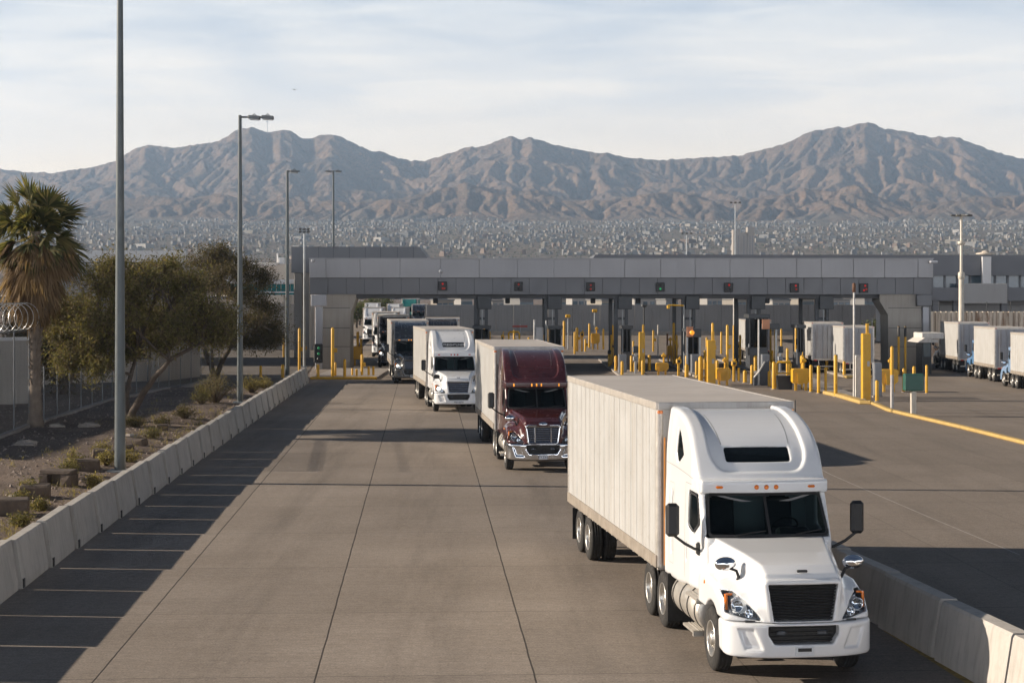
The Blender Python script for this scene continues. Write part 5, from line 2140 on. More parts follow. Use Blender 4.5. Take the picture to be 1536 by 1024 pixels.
def frame_gate(px0, px1, top, base, label, Y=None):
    p, k = spot((px0 + px1) / 2, base, Y)
    w, h = (px1 - px0) * k, (base - top) * k
    t = thing('guard_hoop', label, 'guard hoop', p, 0)
    mb = MB()
    mb.tube([(-w / 2, 0, 0), (-w / 2, 0, h - .1), (-w / 2 + .1, 0, h), (w / 2 - .1, 0, h), (w / 2, 0, h - .1), (w / 2, 0, 0)], .075, 8)
    obj('hoop', mb, YEL, t)
    obj('rail', MB().tube([(-w / 2, 0, h * .55), (w / 2, 0, h * .55)], .05, 8), YEL, t)
    return t


def machine(px, base, top, w, label, Y=None):
    """yellow pedestal terminal with a reader head"""
    p, k = spot(px, base, Y)
    h, ww = (base - top) * k, w * k
    t = thing('reader_pedestal', label, 'reader', p, 0, 'yellow reader pedestals')
    obj('post', MB().bx(-ww * .22, ww * .22, -.05, .2, 0, h * .75, .03), YEL, t)
    obj('head', MB().box((0, -.02, h * .80), (ww, .4, h * .22), 0, .05, rx=R(-8)), YEL, t)
    obj('arm', MB().tube([(0, 0, h * .9), (ww * .3, 0, h)], ww * .12, 8), YEL, t)
    obj('screen', MB().box((0, -.235, h * .80), (ww * .5, .02, h * .10), 0, .005, rx=R(-8)), BLACK, t)
    return t


# left island at the end of the barriers
kl = thing('island_kerb', 'yellow painted kerb across the foot of the left pier', 'kerb', gp(515, 569))
w0 = gy(569) / FPX
obj('kerb', MB().bx(-50 * w0, 50 * w0, 0, .35, 0, .18, .04), YEL, kl)
obj('pad', MB().bx(-49 * w0, 49 * w0, .36, 18, 0, .12, .02), KERBC, kl)
for a in ((477, 568, 546, 4.5, 'short yellow bollard at the left end of the yellow island kerb'),
          (499, 567, 491, 5, 'tallest yellow post on the left island, in front of the pier', 'bracket'),
          (503, 566, 543, 3.5, 'yellow bollard tight against the right of the tallest left island post'),
          (517, 567, 538, 4.5, 'plain yellow bollard in the middle of the left island'),
          (528.5, 565, 552, 3, 'left one of two stubby yellow bollards near the island middle'),
          (535, 566, 553, 3.5, 'right one of two stubby yellow bollards near the island middle'),
          (543, 565, 531, 4, 'pointed tall yellow post with a bracket, right part of the left island', 'bracket'),
          (553, 565, 549, 3.5, 'short yellow bollard second from the right end of the left island'),
          (560, 565, 549, 3.5, 'short yellow bollard at the right end of the left island')):
    bollard(*a[:5], kind=a[5] if len(a) > 5 else 'dome')
GRN_DIM = M('green_signal_dim', (.02, .22, .09), .3, 0, .02, 9, emit=.12)
t = thing('traffic_light', 'black traffic light box with two green lamps on the left pier column', 'traffic light', (cx(477), CY + .1, cz(530)))
obj('housing', MB().bx(-.34, .34, -.05, .24, -.75, .75, .05), SIGB, t)
for dz in (.42, -.02):
    obj('lamp', MB().lathe((.05, -.05, dz), (0, -1, 0), [(0, .11), (.03, .11), (.06, .07), (.065, 0)], 14), GRN_DIM, t)
obj('lamp', MB().lathe((.05, -.05, -.46), (0, -1, 0), [(0, .14), (.03, .14), (.06, .08), (.065, 0)], 14), OFFL, t)
bg = thing('barrier_gate', 'yellow gate arm housing with a raised bracket right behind the left pier', 'barrier gate', gp(532, 548))
w0 = gy(548) / FPX
obj('housing', MB().bx(-10 * w0, 11 * w0, 0, .8, .5, 1.6, .05), YEL, bg)
for x in (-9, 0, 9):
    obj('leg', MB().bx(x * w0 - .08, x * w0 + .08, .2, .4, 0, .5), YEL, bg)
for x, h in ((-8, 2.5), (4, 2.8), (9, 2.2)):
    obj('upright', MB().tube([(x * w0, .4, 1.6), (x * w0, .4, h)], .11, 8), YEL, bg)
for a in ((449, 562, 492, 4, 'yellow guard post wrapped against the foot of the thin pale pole', 'bracket'),
          (455.5, 548, 500, 3.5, 'second yellow post beside the thin pale pole foot', 'bracket'),
          (391, 566, 548, 4, 'small yellow bollard on the verge behind the left barriers, left one'),
          (424, 567, 546, 5, 'small yellow bollard on the verge beside the far light pole foot'),
          (425.5, 536, 507, 3, 'dim yellow post on the side road left of the canopy')):
    bollard(*a[:5], kind=a[5] if len(a) > 5 else 'dome')

# between the lanes, left to right
for a in ((708, 545, 494, 3.5, 'slim yellow post left of the first lane booth'),
          (734, 548, 496, 4, 'slim yellow post right of the first lane booth'),
          (816, 545, 496, 4, 'yellow post at the left edge of the second lane booth'),
          (846, 522, 481, 3.5, 'tall slim yellow post behind the maroon cab roof, left of a pair'),
          (865.5, 527, 491, 4, 'yellow post with a bent bracket above the front trailer roof', 'bracket'),
          (884, 522, 485, 3, 'slim rusty yellow post left of the yellow signal head pole'),
          (914, 552, 525, 5, 'yellow bollard with a black top behind the front trailer roof', 'cap'),
          (947, 560, 533, 4, 'short yellow bollard right of the third lane booth, thinner one'),
          (952, 560, 542, 6, 'fat low yellow bollard right of the third lane booth'),
          (974, 556, 532, 5, 'yellow bollard to the right of the wide yellow pillar'),
          (1010.5, 549, 484, 4, 'tall yellow guard post with a bulky foot before the fourth lane', 'bracket'),
          (1030, 566, 546, 6, 'short yellow bollard under the orange lit sign, left side'),
          (1051, 576, 534, 7, 'thick yellow and grey bollard beside the orange lit sign post'),
          (1058.5, 576, 543, 3.5, 'short yellow bollard just left of the wide yellow pillar pair'),
          (1069, 566, 484, 4, 'tall yellow guard post rising behind the wide yellow pillar', 'bracket'),
          (1091, 560, 487, 4, 'tall slim yellow post left of the dark fifth booth', 'bracket'),
          (1108, 572, 551, 4, 'short yellow bollard right of the yellow reader'),
          (1117.5, 574, 555, 6, 'short round headed yellow bollard before the dark fifth booth'),
          (1128, 576, 547, 5, 'yellow bollard at the left of the sloping dark panel'),
          (1154, 580, 556, 5, 'short yellow bollard right of the sloping dark panel'),
          (1161, 584, 542, 6, 'thick yellow post right of the sloping dark panel'),
          (1156, 548, 492, 3, 'left one of two slim yellow poles right of the orange sign'),
          (1163, 548, 492, 3, 'right one of two slim yellow poles right of the orange sign'),
          (1181, 566, 522, 4, 'tarnished yellow post behind the black bin'),
          (1216.5, 588, 547, 5, 'yellow bollard touching the right side of the big yellow crash guard'),
          (1228, 590, 548, 5, 'yellow bollard standing alone, first right of the big crash guard'),
          (1238.5, 590, 551, 4, 'darker yellow bollard, second right of the big crash guard'),
          (1253.5, 595, 532, 5.5, 'tallest yellow bollard on the right kerb, before the white pole'),
          (1315.5, 602, 570, 5.5, 'low yellow bollard at the foot of the grey cabinet on the kerb nose'),
          (1355.5, 588, 552, 4, 'thin yellow bollard right of the crash guard near the right pier'),
          (1390, 590, 547, 4, 'thin yellow post left of the white parked truck'),
          (1371, 571, 549, 5, 'short yellow bollard standing behind the green box')):
    bollard(*a[:5], kind=a[5] if len(a) > 5 else 'dome')
bollard(1338, 615, 519, 5, 'tall post yellow above and grey below, on the yellow kerb line', low=.55)
bollard(1348, 562, 489, 3.5, 'left one of two dark topped yellow poles in front of the right pier', kind='cap')
bollard(1358, 562, 489, 3.5, 'right one of two dark topped yellow poles in front of the right pier', kind='cap')
pillar(958.5, 967.5, 560, 498, 'wide yellow guard pillar right of the third lane booth')
pillar(1061, 1073.5, 580, 510, 'wide yellow guard pillar between the orange sign and the crash guard')
pillar(1293.5, 1306.5, 601, 500, 'largest wide yellow guard pillar on the nose of the right kerb')
guard_box(887, 899.5, 500, 515, 524, 'small far yellow crash guard below the yellow signal head')
guard_box(1001, 1009, 518, 532, 545, 'small yellow crash guard left of the tall post at fourth lane')
guard_box(984, 1003, 544, 556, 564, 'low yellow crash guard peeking over the front trailer roof')
guard_box(1075, 1096, 552, 570, 578, 'yellow crash guard just right of the wide middle pillar')
guard_box(1189, 1216, 553, 575, 586, 'biggest yellow crash guard on legs, right of the black bin')
guard_box(1322, 1347, 554, 576, 588, 'yellow crash guard behind the kerb nose near the right pier')
booth(711, 734, 485, 553, 'dark booth in the first lane, half hidden by the maroon truck trailer', 139)
booth(823, 842, 485, 553, 'dark booth in the second lane above the maroon cab roof', 139)
booth(934, 947, 486, 555, 'narrow dark booth in the third lane', 138)
booth(1030, 1049, 500, 566, 'dark booth behind the orange lit sign in the fourth lane', 136)
booth(1124, 1152, 487, 574, 'largest dark booth, in the fifth lane behind the white post', 137)
booth(1196, 1206, 490, 562, 'thin dark booth standing before the white trailer under the canopy', 136)
cabinet(803, 815, 484, 548, 'pale grey cabinet between the first two booths', BLDL, 141)
cabinet(1311, 1323, 544, 596, 'grey blue cabinet behind the low bollard on the kerb nose')
cabinet(1284, 1292, 533, 598, 'slim white and yellow cabinet left of the largest yellow pillar', WHITEP)
frame_gate(763, 779, 488, 545, 'yellow hoop frame between the first two booths', 141)
frame_gate(1165, 1186, 543, 580, 'yellow hoop frame above the black bin')
machine(754, 548, 490, 5, 'yellow reader pedestal left of the hoop frame', 141)
machine(873, 527, 495, 6, 'far yellow and grey reader pedestal on the second island')
machine(1018, 568, 535, 8, 'yellow reader pedestal with a bulky head before the fourth booth')
machine(1101, 572, 538, 8, 'yellow reader pedestal right of the yellow crash guard')
machine(1203, 584, 528, 5, 'yellow valve reader rising behind the biggest crash guard')
pole(780, 540, 473, 2.2, 'thin pole with a red cross bar above the hoop frame', STEEL, 'red', 143)
pole(801.5, 548, 472, 3, 'white pole left of the pale grey cabinet', WHITEP, None, 140)
pole(819, 548, 473, 2.5, 'white pole left of the second lane booth', WHITEP, None, 140)
pole(852, 524, 474, 2, 'thin grey pole in the gap left of the third lane column', STEEL, 'yellow')
pole(858.5, 520, 462, 1.6, 'thin dark pole behind the far posts of the third lane', DARKS)
pole(892, 522, 466, 2.4, 'thin pole carrying a yellow signal head', STEEL, 'yellow')
pole(966, 540, 460, 2.6, 'dark slim pole right of the third lane column', DARKS, 'lamp')
pole(987, 535, 487, 2.5, 'short tan post standing alone in the third lane gap', MASTW)
pole(1026, 560, 461, 2, 'pole with a bent yellow arm at the fourth lane column', STEEL, 'arm', 139)
pole(1001, 535, 500, 3, 'rusty short post left of the fourth lane guard', RUST)
pole(1138, 578, 479, 3, 'pale slim post left of the orange sign by the sloping panel', WHITEP)
pole(1281, 598, 428, 3.4, 'tall thin white pole with a brown tip before the right pier', WHITEP, 'brown')
pole(1101, 540, 449, 3.2, 'white far pole behind the fifth lane', WHITEP, None, 165)
pole(1308, 545, 476, 2, 'thin dark and white pole above the largest yellow pillar', STEEL)
# lit orange signs
for px, top, base, w_, lb_, on in ((1040, 490, 566, 20, 'orange lit sign box on two posts at the fourth lane', True), (1155, 479, 560, 24, 'pale orange sign panel on a dark beam at the fifth lane', False)):
    p, k = spot(px, base)
    h = (base - top) * k
    t = thing('lane_sign', lb_, 'sign', p)
    w = w_ * k
    obj('beam', MB().bx(-w * .5, w * .6, 0, .3, h - .75, h - .3, .03), DARKS, t)
    obj('sign_panel', MB().bx(-w * .5, -w * .02, -.06, -.002, h - .72, h, .02), SIGNO, t)
    for x in ((-.45, .5) if on else (.4,)):
        obj('post', MB().bx(x * w - .06, x * w + .06, .05, .2, 0, h - .75), STEEL, t)
    if on:
        obj('lamp', MB().lathe((-w * .1, -.07, h - .42), (0, -1, 0), [(0, .17), (.05, .16), (.1, .08), (.11, 0)], 14), AMBER_ON, t)
# sloping dark panel and bin
p, k = spot(1141, 578)
t = thing('sloping_screen', 'dark sloping side screen with a pale rail at the fifth lane', 'screen', p)
obj('panel', MB().prism([(-11 * k, 0), (13 * k, 0), (13 * k, 38 * k), (6 * k, 34 * k), (-3 * k, 18 * k), (-11 * k, 10 * k)], 0, .15, lambda u, v, h: (u, h, v)), SKIRT, t)
obj('rail', MB().tube([(-11 * k, -.05, 0), (-11 * k, -.05, 11 * k), (-3 * k, -.05, 20 * k), (6 * k, -.05, 36 * k)], .06, 6), WHITEP, t)
p, k = spot(1178, 584)
t = thing('bin', 'black square bin under the yellow hoop frame', 'bin', p)
obj('body', MB().prism([(-.42, 0), (.42, 0), (.5, .75), (-.5, .75)], 0, .8, lambda u, v, h: (u, h, v)), BLACK, t)
obj('lid', MB().bx(-.54, .54, -.04, .84, .752, .84, .02), BLACK, t)
p, k = spot(1370, 624)
t = thing('meter_post', 'tan post carrying a dark green box right of the yellow kerb line', 'meter post', p)
obj('post', MB().bx(-.13, .13, -.13, .13, 0, 38 * k, .02), MASTW, t)
obj('box', MB().bx(-.48, .48, -.25, .25, 38 * k + .002, 38 * k + .85, .05), GREENB, t)
# right island with its long yellow kerb
K1 = [gp(1234, 591), gp(1254, 595.5), gp(1289, 606), gp(1306, 606.5)]
K2 = [gp(1306, 606.5), gp(1330, 617), gp(1380, 629), gp(1440, 643), gp(1500, 658), gp(1560, 673)]


def kerb(pts, label, mat, w=.3, h=.15, back=1):
    mb = MB()
    for a, b in zip(pts[:-1], pts[1:]):
        d = (b - a)
        L = d.length
        ang = math.atan2(d.y, d.x)
        c = (a + b) / 2
        n = Vector((-d.y, d.x, 0)).normalized() * w / 2 * back
        mb.box((c.x + n.x, c.y + n.y, h / 2), (L + .02, w, h), ang, .04)
    o = obj('island_kerb', mb, mat)
    return tag(o, label, 'kerb')


kerb(K1, 'yellow kerb nose around the largest yellow pillar', YKERB, .5, .2)
kerb(K2, 'long yellow kerb line running off to the right edge', YKERB)
isl = struct('traffic_island', MB().add([(p.x, p.y + .3, .12) for p in K1] + [(K1[-1].x + .6, K1[-1].y + 6, .12), (K1[0].x + 3, K1[0].y + 30, .12), (K1[0].x - 1, K1[0].y + 30, .12)], [tuple(range(7))]), KERBC)
kerb([at(604, 300), at(612, 260), at(622, 215), at(640, 175)], 'pale concrete kerb dividing the far queue lanes', KERBC, .5, .25)
kerb([at(528, 175), at(536, 200), at(548, 230)], 'pale kerb right behind the left pier', KERBC, .5, .25)

# rear ends of the lane islands: slim posts and readers in the canopy's shade
NTH = ['first', 'second', 'third', 'fourth', 'fifth', 'sixth']
for i, px in enumerate((721, 827, 933, 1035, 1134, 1237)):
    x0 = cx(px)
    for dx, Yp_, hh, lb_ in ((-.55, 147.5, 2.6, 'slim yellow post left of the %s lane column in the shade'), (.7, 150, 1.9, 'short yellow post right of the %s lane column in the shade'), (.1, 157, 3.2, 'tall yellow post at the rear tip of the %s lane island')):
        pxx = CX + (x0 + dx) / Yp_ * FPX
        b_ = HY + EYE * FPX / Yp_
        bollard(pxx, b_, b_ - hh * FPX / Yp_, 3.4, lb_ % NTH[i], Y=Yp_, kind='bracket' if dx == .1 else 'dome')
    machine(CX + (x0 - .2) / 152 * FPX, HY + EYE * FPX / 152, HY + EYE * FPX / 152 - 34, 7, 'yellow reader behind the %s lane column' % NTH[i], 152)
    cabinet(CX + (x0 - .5) / 133 * FPX - 6, CX + (x0 - .5) / 133 * FPX + 6, HY + EYE * FPX / 133 - 30, HY + EYE * FPX / 133, 'grey control cabinet on the front of the %s lane island' % NTH[i], CABG, 133.5)

for i, px in ((2, 933), (3, 1035), (4, 1134), (5, 1237)):
    x0 = cx(px)
    for dx, Yp_, hh, w_, lb_ in ((-.75, 129.6, 1.15, 4.5, 'low yellow bollard on the front left corner of the %s lane island'), (.75, 129.8, 1.2, 4.5, 'low yellow bollard on the front right corner of the %s lane island'),
                                 (-.8, 136.5, 1.3, 4.5, 'yellow bollard half way along the left of the %s lane island'), (.85, 139, 1.6, 4.0, 'yellow bollard half way along the right of the %s lane island')):
        b_ = HY + EYE * FPX / Yp_
        bollard(CX + (x0 + dx) / Yp_ * FPX, b_, b_ - hh * FPX / Yp_, w_, lb_ % NTH[i], Y=Yp_)
    t = thing('card_stand', 'grey card stand with a hooded reader on the %s lane island' % NTH[i], 'card stand', (x0 + .35, 131.6, .15))
    obj('post', MB().bx(-.08, .08, -.08, .08, 0, 1.9, .015), STEEL, t)
    obj('hood', MB().box((0, -.06, 1.75), (.42, .35, .5), 0, .05, rx=R(-8)), DARKS, t)
    obj('hood', MB().box((0, -.06, 1.1), (.36, .30, .36), 0, .05, rx=R(-8)), CABG, t)
for k, px in enumerate((748, 771, 793, 862, 878, 905, 950, 980, 1060, 1082, 1112, 1172)):
    Yp_ = 176 + 7 * (k % 3)
    b_ = HY + EYE * FPX / Yp_
    hh = 1.3 + .9 * (k % 2)
    bollard(px, b_, b_ - hh * FPX / Yp_, 3.0, '%s far yellow post from the left, out in the yard behind the canopy' % (ORD[k] if k else 'first'), Y=Yp_, kind='bracket' if k % 3 == 1 else 'dome')
# ------------------------------------------------------------------ vegetation
def leaf_mat(name, stops, rough=.7):
    m = bpy.data.materials.new(name)
    t = NT(m)
    g = t.n('ShaderNodeNewGeometry')
    c = t.ramp(g.outputs['Random Per Island'], stops)
    t.l(c, t.b.inputs['Base Color'])
    t.b.inputs['Roughness'].default_value = rough
    t.b.inputs['Specular IOR Level'].default_value = .25
    tl = t.n('ShaderNodeBsdfTranslucent')
    t.l(t.mix(1.0, c, (1.5, 1.5, .9), 'MULTIPLY'), tl.inputs[0])
    mx = t.n('ShaderNodeMixShader')
    mx.inputs[0].default_value = .38
    t.l(t.b.outputs[0], mx.inputs[1])
    t.l(tl.outputs[0], mx.inputs[2])
    t.l(mx.outputs[0], t.t.nodes['Material Output'].inputs['Surface'])
    return m


MESQ = leaf_mat('mesquite_leaf', [(0, (.062, .062, .026)), (.4, (.12, .112, .042)), (.75, (.19, .168, .065)), (1, (.24, .18, .10))])
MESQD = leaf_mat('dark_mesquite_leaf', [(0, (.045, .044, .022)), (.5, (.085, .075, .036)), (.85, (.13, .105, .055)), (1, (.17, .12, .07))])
DRYT = leaf_mat('dry_twig', [(0, (.10, .075, .055)), (1, (.19, .14, .10))])
GRASSD = leaf_mat('dry_grass', [(0, (.12, .11, .04)), (.5, (.24, .20, .08)), (1, (.34, .27, .12))])
PALMG = leaf_mat('palm_frond_green', [(0, (.045, .052, .02)), (.55, (.095, .095, .034)), (1, (.22, .175, .075))])
PALMD = leaf_mat('palm_frond_dead', [(0, (.13, .085, .045)), (.5, (.22, .145, .08)), (1, (.30, .21, .12))])
BARK = M('rough_bark', (.085, .065, .05), .95, 0, .35, 3, bump=.9, bs=14)
PBARK = M('palm_bark', (.17, .135, .105), .95, 0, .3, 3, bump=.9, bs=9)


def leaves(points, n, spread, size, aspect, up=.3):
    """many small blades scattered round points (numpy)"""
    P = np.asarray(points)
    c = P[RNG.integers(0, len(P), n)] + RNG.normal(0, 1, (n, 3)) * spread
    d = RNG.normal(0, 1, (n, 3))
    d[:, 2] += up
    d /= np.linalg.norm(d, axis=1)[:, None]
    e = np.cross(d, RNG.normal(0, 1, (n, 3)))
    e /= np.linalg.norm(e, axis=1)[:, None] + 1e-9
    L = size * RNG.uniform(.6, 1.4, n)[:, None]
    w = L * aspect
    V = np.stack([c - d * L / 2, c + e * w / 2, c + d * L / 2, c - e * w / 2], 1).reshape(-1, 3)
    return V, np.arange(len(V)).reshape(-1, 4)


def curve3(a, b, c, n=8):
    a, b, c = Vector(a), Vector(b), Vector(c)
    return [a * (1 - t) ** 2 + b * 2 * t * (1 - t) + c * t * t for t in np.linspace(0, 1, n)]


def broad_tree(label, base, limbs, lobes, nleaf, mat, size=.16, spread=.30, group=None, r0=.22, cat='tree', twig=DRYT, name='mesquite_tree'):
    """limbs: polylines from the base; lobes: (centre, radii) where twigs and leaves gather"""
    t = thing(name, label, cat, base, 0, group)
    b = Vector(base)
    tr = MB()
    ends = []
    for pl in limbs:
        pts = [Vector(p) - b for p in pl]
        sm = []
        for i in range(len(pts) - 1):
            for q in range(5):
                u = q / 5
                sm.append(pts[i].lerp(pts[i + 1], u) + Vector((random.uniform(-1, 1), random.uniform(-1, 1), 0)) * .04)
        sm.append(pts[-1])
        n = len(sm)
        tr.tube(sm, [r0 * (1 - .72 * k / n) for k in range(n)], 9)
        ends += sm[n // 2:]
    tips = []
    for c, rad in lobes:
        c = Vector(c) - b
        e = min(ends, key=lambda q: (q - c).length)
        mid = e.lerp(c, .5) + Vector((random.uniform(-.4, .4), random.uniform(-.4, .4), random.uniform(-.2, .5)))
        path = curve3(e, mid, c, 7)
        tr.tube(path, [.085 * (1 - .6 * k / 7) for k in range(7)], 6)
        for k in range(16):
            d = Vector((random.gauss(0, 1), random.gauss(0, 1), random.gauss(0, .8)))
            d = d.normalized() * random.random() ** .45
            q = c + Vector((d.x * rad[0], d.y * rad[1], d.z * rad[2]))
            s0 = random.choice(path[3:])
            m2 = s0.lerp(q, .55) + Vector((random.uniform(-.2, .2), random.uniform(-.2, .2), random.uniform(0, .3)))
            pp = curve3(s0, m2, q, 5)
            tr.tube(pp, [.035, .028, .02, .014, .008], 4, False)
            tips += [pp[3], pp[4], pp[4]]
            for g in range(3):
                q3 = q + Vector((random.gauss(0, .4), random.gauss(0, .4), random.gauss(-.05, .3)))
                tr.tube([q, q.lerp(q3, .5) + Vector((0, 0, .05)), q3], [.010, .008, .004], 3, False)
                tips += [q.lerp(q3, .5), q3]
    obj('trunk', tr, BARK, t)
    V, Q = leaves(tips, nleaf, spread, size, .33, .1)
    obj('crown', np_mesh('crown', V, Q, False), mat, t)
    V, Q = leaves(tips, nleaf // 3, spread * 1.1, size * 2.2, .05, .2)
    obj('twigs', np_mesh('twigs', V, Q, False), twig, t)
    return t


def P3(px, py, Y, dy=0.0):
    return Vector(((px - CX) / FPX * (Y + dy), Y + dy, zz(py, Y + dy)))


# big mesquite over the verge
b1 = on_verge(192, 632)
Y = b1.y
lim = [[b1, P3(188, 600, Y), P3(194, 570, Y, .5), P3(206, 532, Y, 1)], [b1, P3(205, 606, Y, -.4), P3(228, 570, Y, -1), P3(255, 540, Y, -1.2), P3(300, 515, Y, -1.5)],
       [P3(188, 600, Y), P3(176, 560, Y, 1.2), P3(150, 520, Y, 1.5)]]
lobes = []
for px, py, r, dy in ((118, 462, 34, 1), (150, 430, 40, -1), (190, 412, 38, 1.5), (232, 420, 38, -1), (265, 440, 40, 1), (300, 458, 38, -1.5), (332, 482, 26, 0), (100, 500, 26, .5), (140, 490, 34, -1.5),
                      (180, 470, 36, -2), (222, 480, 34, 2), (262, 492, 32, -2), (205, 450, 40, 0), (160, 512, 24, 1), (122, 530, 18, 0), (300, 495, 26, 1.5), (170, 400, 22, 0), (250, 405, 20, 1), (85, 470, 22, 1), (100, 540, 20, .5), (150, 545, 20, -.5), (128, 500, 28, 1), (320, 500, 24, -1), (285, 425, 26, 0), (190, 525, 18, 1), (240, 515, 18, -1)):
    k = Y / FPX
    lobes.append((P3(px, py, Y, dy), (r * k * .95, r * k * .9, r * k * .62)))
broad_tree('wide olive green mesquite with two leaning trunks on the dirt verge', b1, lim, lobes, 52000, MESQ, .15, .19, 'desert trees on the left verge', .19)
# darker tree behind it
b2 = on_verge(322, 572)
Y = b2.y
lim = [[b2, P3(316, 545, Y), P3(318, 500, Y, .5), P3(330, 440, Y, 1)], [b2, P3(334, 540, Y, -.4), P3(352, 510, Y, -1), P3(390, 490, Y, -1.2)], [P3(316, 545, Y), P3(305, 520, Y, 1.2), P3(285, 495, Y, 1.5)]]
lobes = []
for px, py, r, dy in ((300, 392, 22, 1), (322, 376, 20, 0), (345, 392, 24, 1), (330, 410, 30, -1), (362, 405, 26, 0), (310, 430, 30, 1.5), (350, 440, 32, -1.5), (380, 440, 28, 1), (398, 462, 24, 0), (372, 478, 30, -1),
                      (405, 488, 20, 1), (340, 480, 30, 2), (310, 478, 28, -1), (285, 455, 24, 0), (395, 510, 14, 0), (368, 510, 18, 1), (270, 480, 20, 1), (390, 415, 16, 1), (320, 500, 22, 1), (345, 505, 20, -1), (262, 470, 22, 0), (412, 505, 12, 1)):
    k = Y / FPX
    lobes.append((P3(px, py, Y, dy), (r * k, r * k * .9, r * k * .7)))
broad_tree('taller dark mesquite behind the wide one, beside the second light pole', b2, lim, lobes, 36000, MESQD, .18, .25, 'desert trees on the left verge', .22)
# dusky trees behind the fence
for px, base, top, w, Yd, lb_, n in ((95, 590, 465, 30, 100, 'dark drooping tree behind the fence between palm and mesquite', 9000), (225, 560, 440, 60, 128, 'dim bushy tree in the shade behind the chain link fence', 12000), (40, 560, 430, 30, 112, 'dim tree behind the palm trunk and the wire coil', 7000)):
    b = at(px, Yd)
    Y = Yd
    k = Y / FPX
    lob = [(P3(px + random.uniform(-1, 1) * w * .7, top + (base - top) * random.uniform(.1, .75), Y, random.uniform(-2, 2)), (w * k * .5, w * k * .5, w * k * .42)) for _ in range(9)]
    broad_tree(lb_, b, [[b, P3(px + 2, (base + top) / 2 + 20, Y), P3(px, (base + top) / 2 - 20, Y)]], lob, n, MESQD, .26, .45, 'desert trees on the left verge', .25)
# greenery far down the road
for px, top, Yd, lb_ in ((573, 446, 330, 'far green tree above the distant trucks'), (548, 449, 350, 'far green tree at the left of the far road'), (535, 455, 300, 'small far tree just right of the left pier'), (1330, 485, 235, 'small green tree beyond the canopy near the right pier')):
    b = at(px, Yd)
    hh = zz(top, Yd)
    lob = [(b + Vector((random.uniform(-1.6, 1.6), random.uniform(-1, 1), hh * random.uniform(.45, .85))), (1.3, 1.3, hh * .2)) for _ in range(6)]
    broad_tree(lb_, b, [[b, b + Vector((0, 0, hh * .4)), b + Vector((.2, 0, hh * .6))]], lob, 2600, leaf_mat('far_leaf', [(0, (.04, .055, .02)), (1, (.11, .13, .045))]), .45, .45, 'far trees beyond the canopy', .2, name='tree')


def tuft(label, base, h, w, n, mat, name='shrub', cat='shrub', group=None):
    t = thing(name, label, cat, base, 0, group)
    st = MB()
    tips = []
    for k in range(n):
        a = random.random() * 6.28
        r = w * random.random() ** .6
        q = Vector((math.cos(a) * r, math.sin(a) * r, h * random.uniform(.45, 1) * (1 - .45 * (r / w) ** 2)))
        s0 = Vector((math.cos(a) * r * .15, math.sin(a) * r * .15, -.03))
        pp = curve3(s0, s0.lerp(q, .6) + Vector((0, 0, h * .12)), q, 5)
        st.tube(pp, [.016, .013, .010, .007, .004], 3, False)
        tips += pp[2:]
    obj('stem', st, DRYT, t)
    V, Q = leaves(tips, n * 26, .07 + .04 * w, .09, .3, .3)
    obj('foliage', np_mesh('foliage', V, Q, False), mat, t)
    return t


SH = leaf_mat('shrub_leaf', [(0, (.09, .085, .045)), (1, (.20, .16, .09))])
tuft('large dry thorny shrub at the foot of the dark mesquite', on_verge(322, 603), 1.8, 1.1, 90, SH)
tuft('low green shrub in front of the thorny shrub', on_verge(303, 606), .9, .6, 50, MESQ)
tuft('dry yellowish bush beside the second light pole, taller one', on_verge(378, 588), .95, .7, 55, GRASSD)
tuft('low dry yellowish bush right of the taller yellowish one', on_verge(397, 582), .75, .6, 45, GRASSD)
tuft('dark low bush at the mesquite trunk foot', on_verge(203, 640), .45, .55, 40, MESQD)
tuft('dark low bush on the pale dirt right of the mesquite foot', on_verge(243, 640), .5, .45, 36, MESQD)
tuft('second dark low bush further right of the mesquite foot', on_verge(277, 627), .7, .5, 40, MESQD)
# weathered blocks lying behind the barrier
BLOCK = M('weathered_block', (.105, .078, .060), .95, 0, .3, 3, bump=.8, bs=12, dirt=.6, dirtc=(.20, .16, .12))
for px, py, w, h, d, rz, lb_ in ((16, 772, .95, .50, .6, .25, 'dark square block cut by the left photo edge'), (52, 748, .85, .42, .6, .1, 'weathered block with green weeds, second from the left edge'), (88, 728, 1.0, .48, .6, -.15, 'hollow weathered block with a dark opening'),
                               (126, 705, 1.0, .42, .6, .3, 'weathered block overgrown by grass, left of the nearest pole'), (157, 689, .8, .46, .55, 0, 'mossy block just left of the nearest pole foot'), (188, 676, .55, .30, .5, .4, 'broken block just right of the nearest pole'),
                               (205, 667, .75, .28, .5, -.3, 'low tilted stone slab right of the nearest pole'), (243, 645, .5, .32, .4, .2, 'pale small block farther along the verge')):
    p = on_verge(px, py)
    t = thing('block', lb_, 'block', p, rz, 'weathered blocks behind the barriers')
    mb = MB()
    if 'hollow' in lb_:
        mb.bx(-w / 2, w / 2, -d / 2, d / 2, h * .75, h, .03)
        mb.bx(-w / 2, -w * .22, -d / 2, d / 2, -.1, h * .75 - .003, .02)
        mb.bx(w * .15, w / 2, -d / 2, d / 2, -.1, h * .75 - .003, .02)
        mb.bx(-w * .22, w * .15, 0, d / 2, -.1, h * .7)
    else:
        mb.box((0, 0, h / 2 - .06), (w, d, h), 0, .05, rx=R(random.uniform(-4, 4)), ry=R(random.uniform(-5, 5)))
    mb.v = [(x + random.uniform(-.02, .02), y + random.uniform(-.02, .02), z + random.uniform(-.02, .02)) for x, y, z in mb.v]
    obj('body', mb, BLOCK, t)
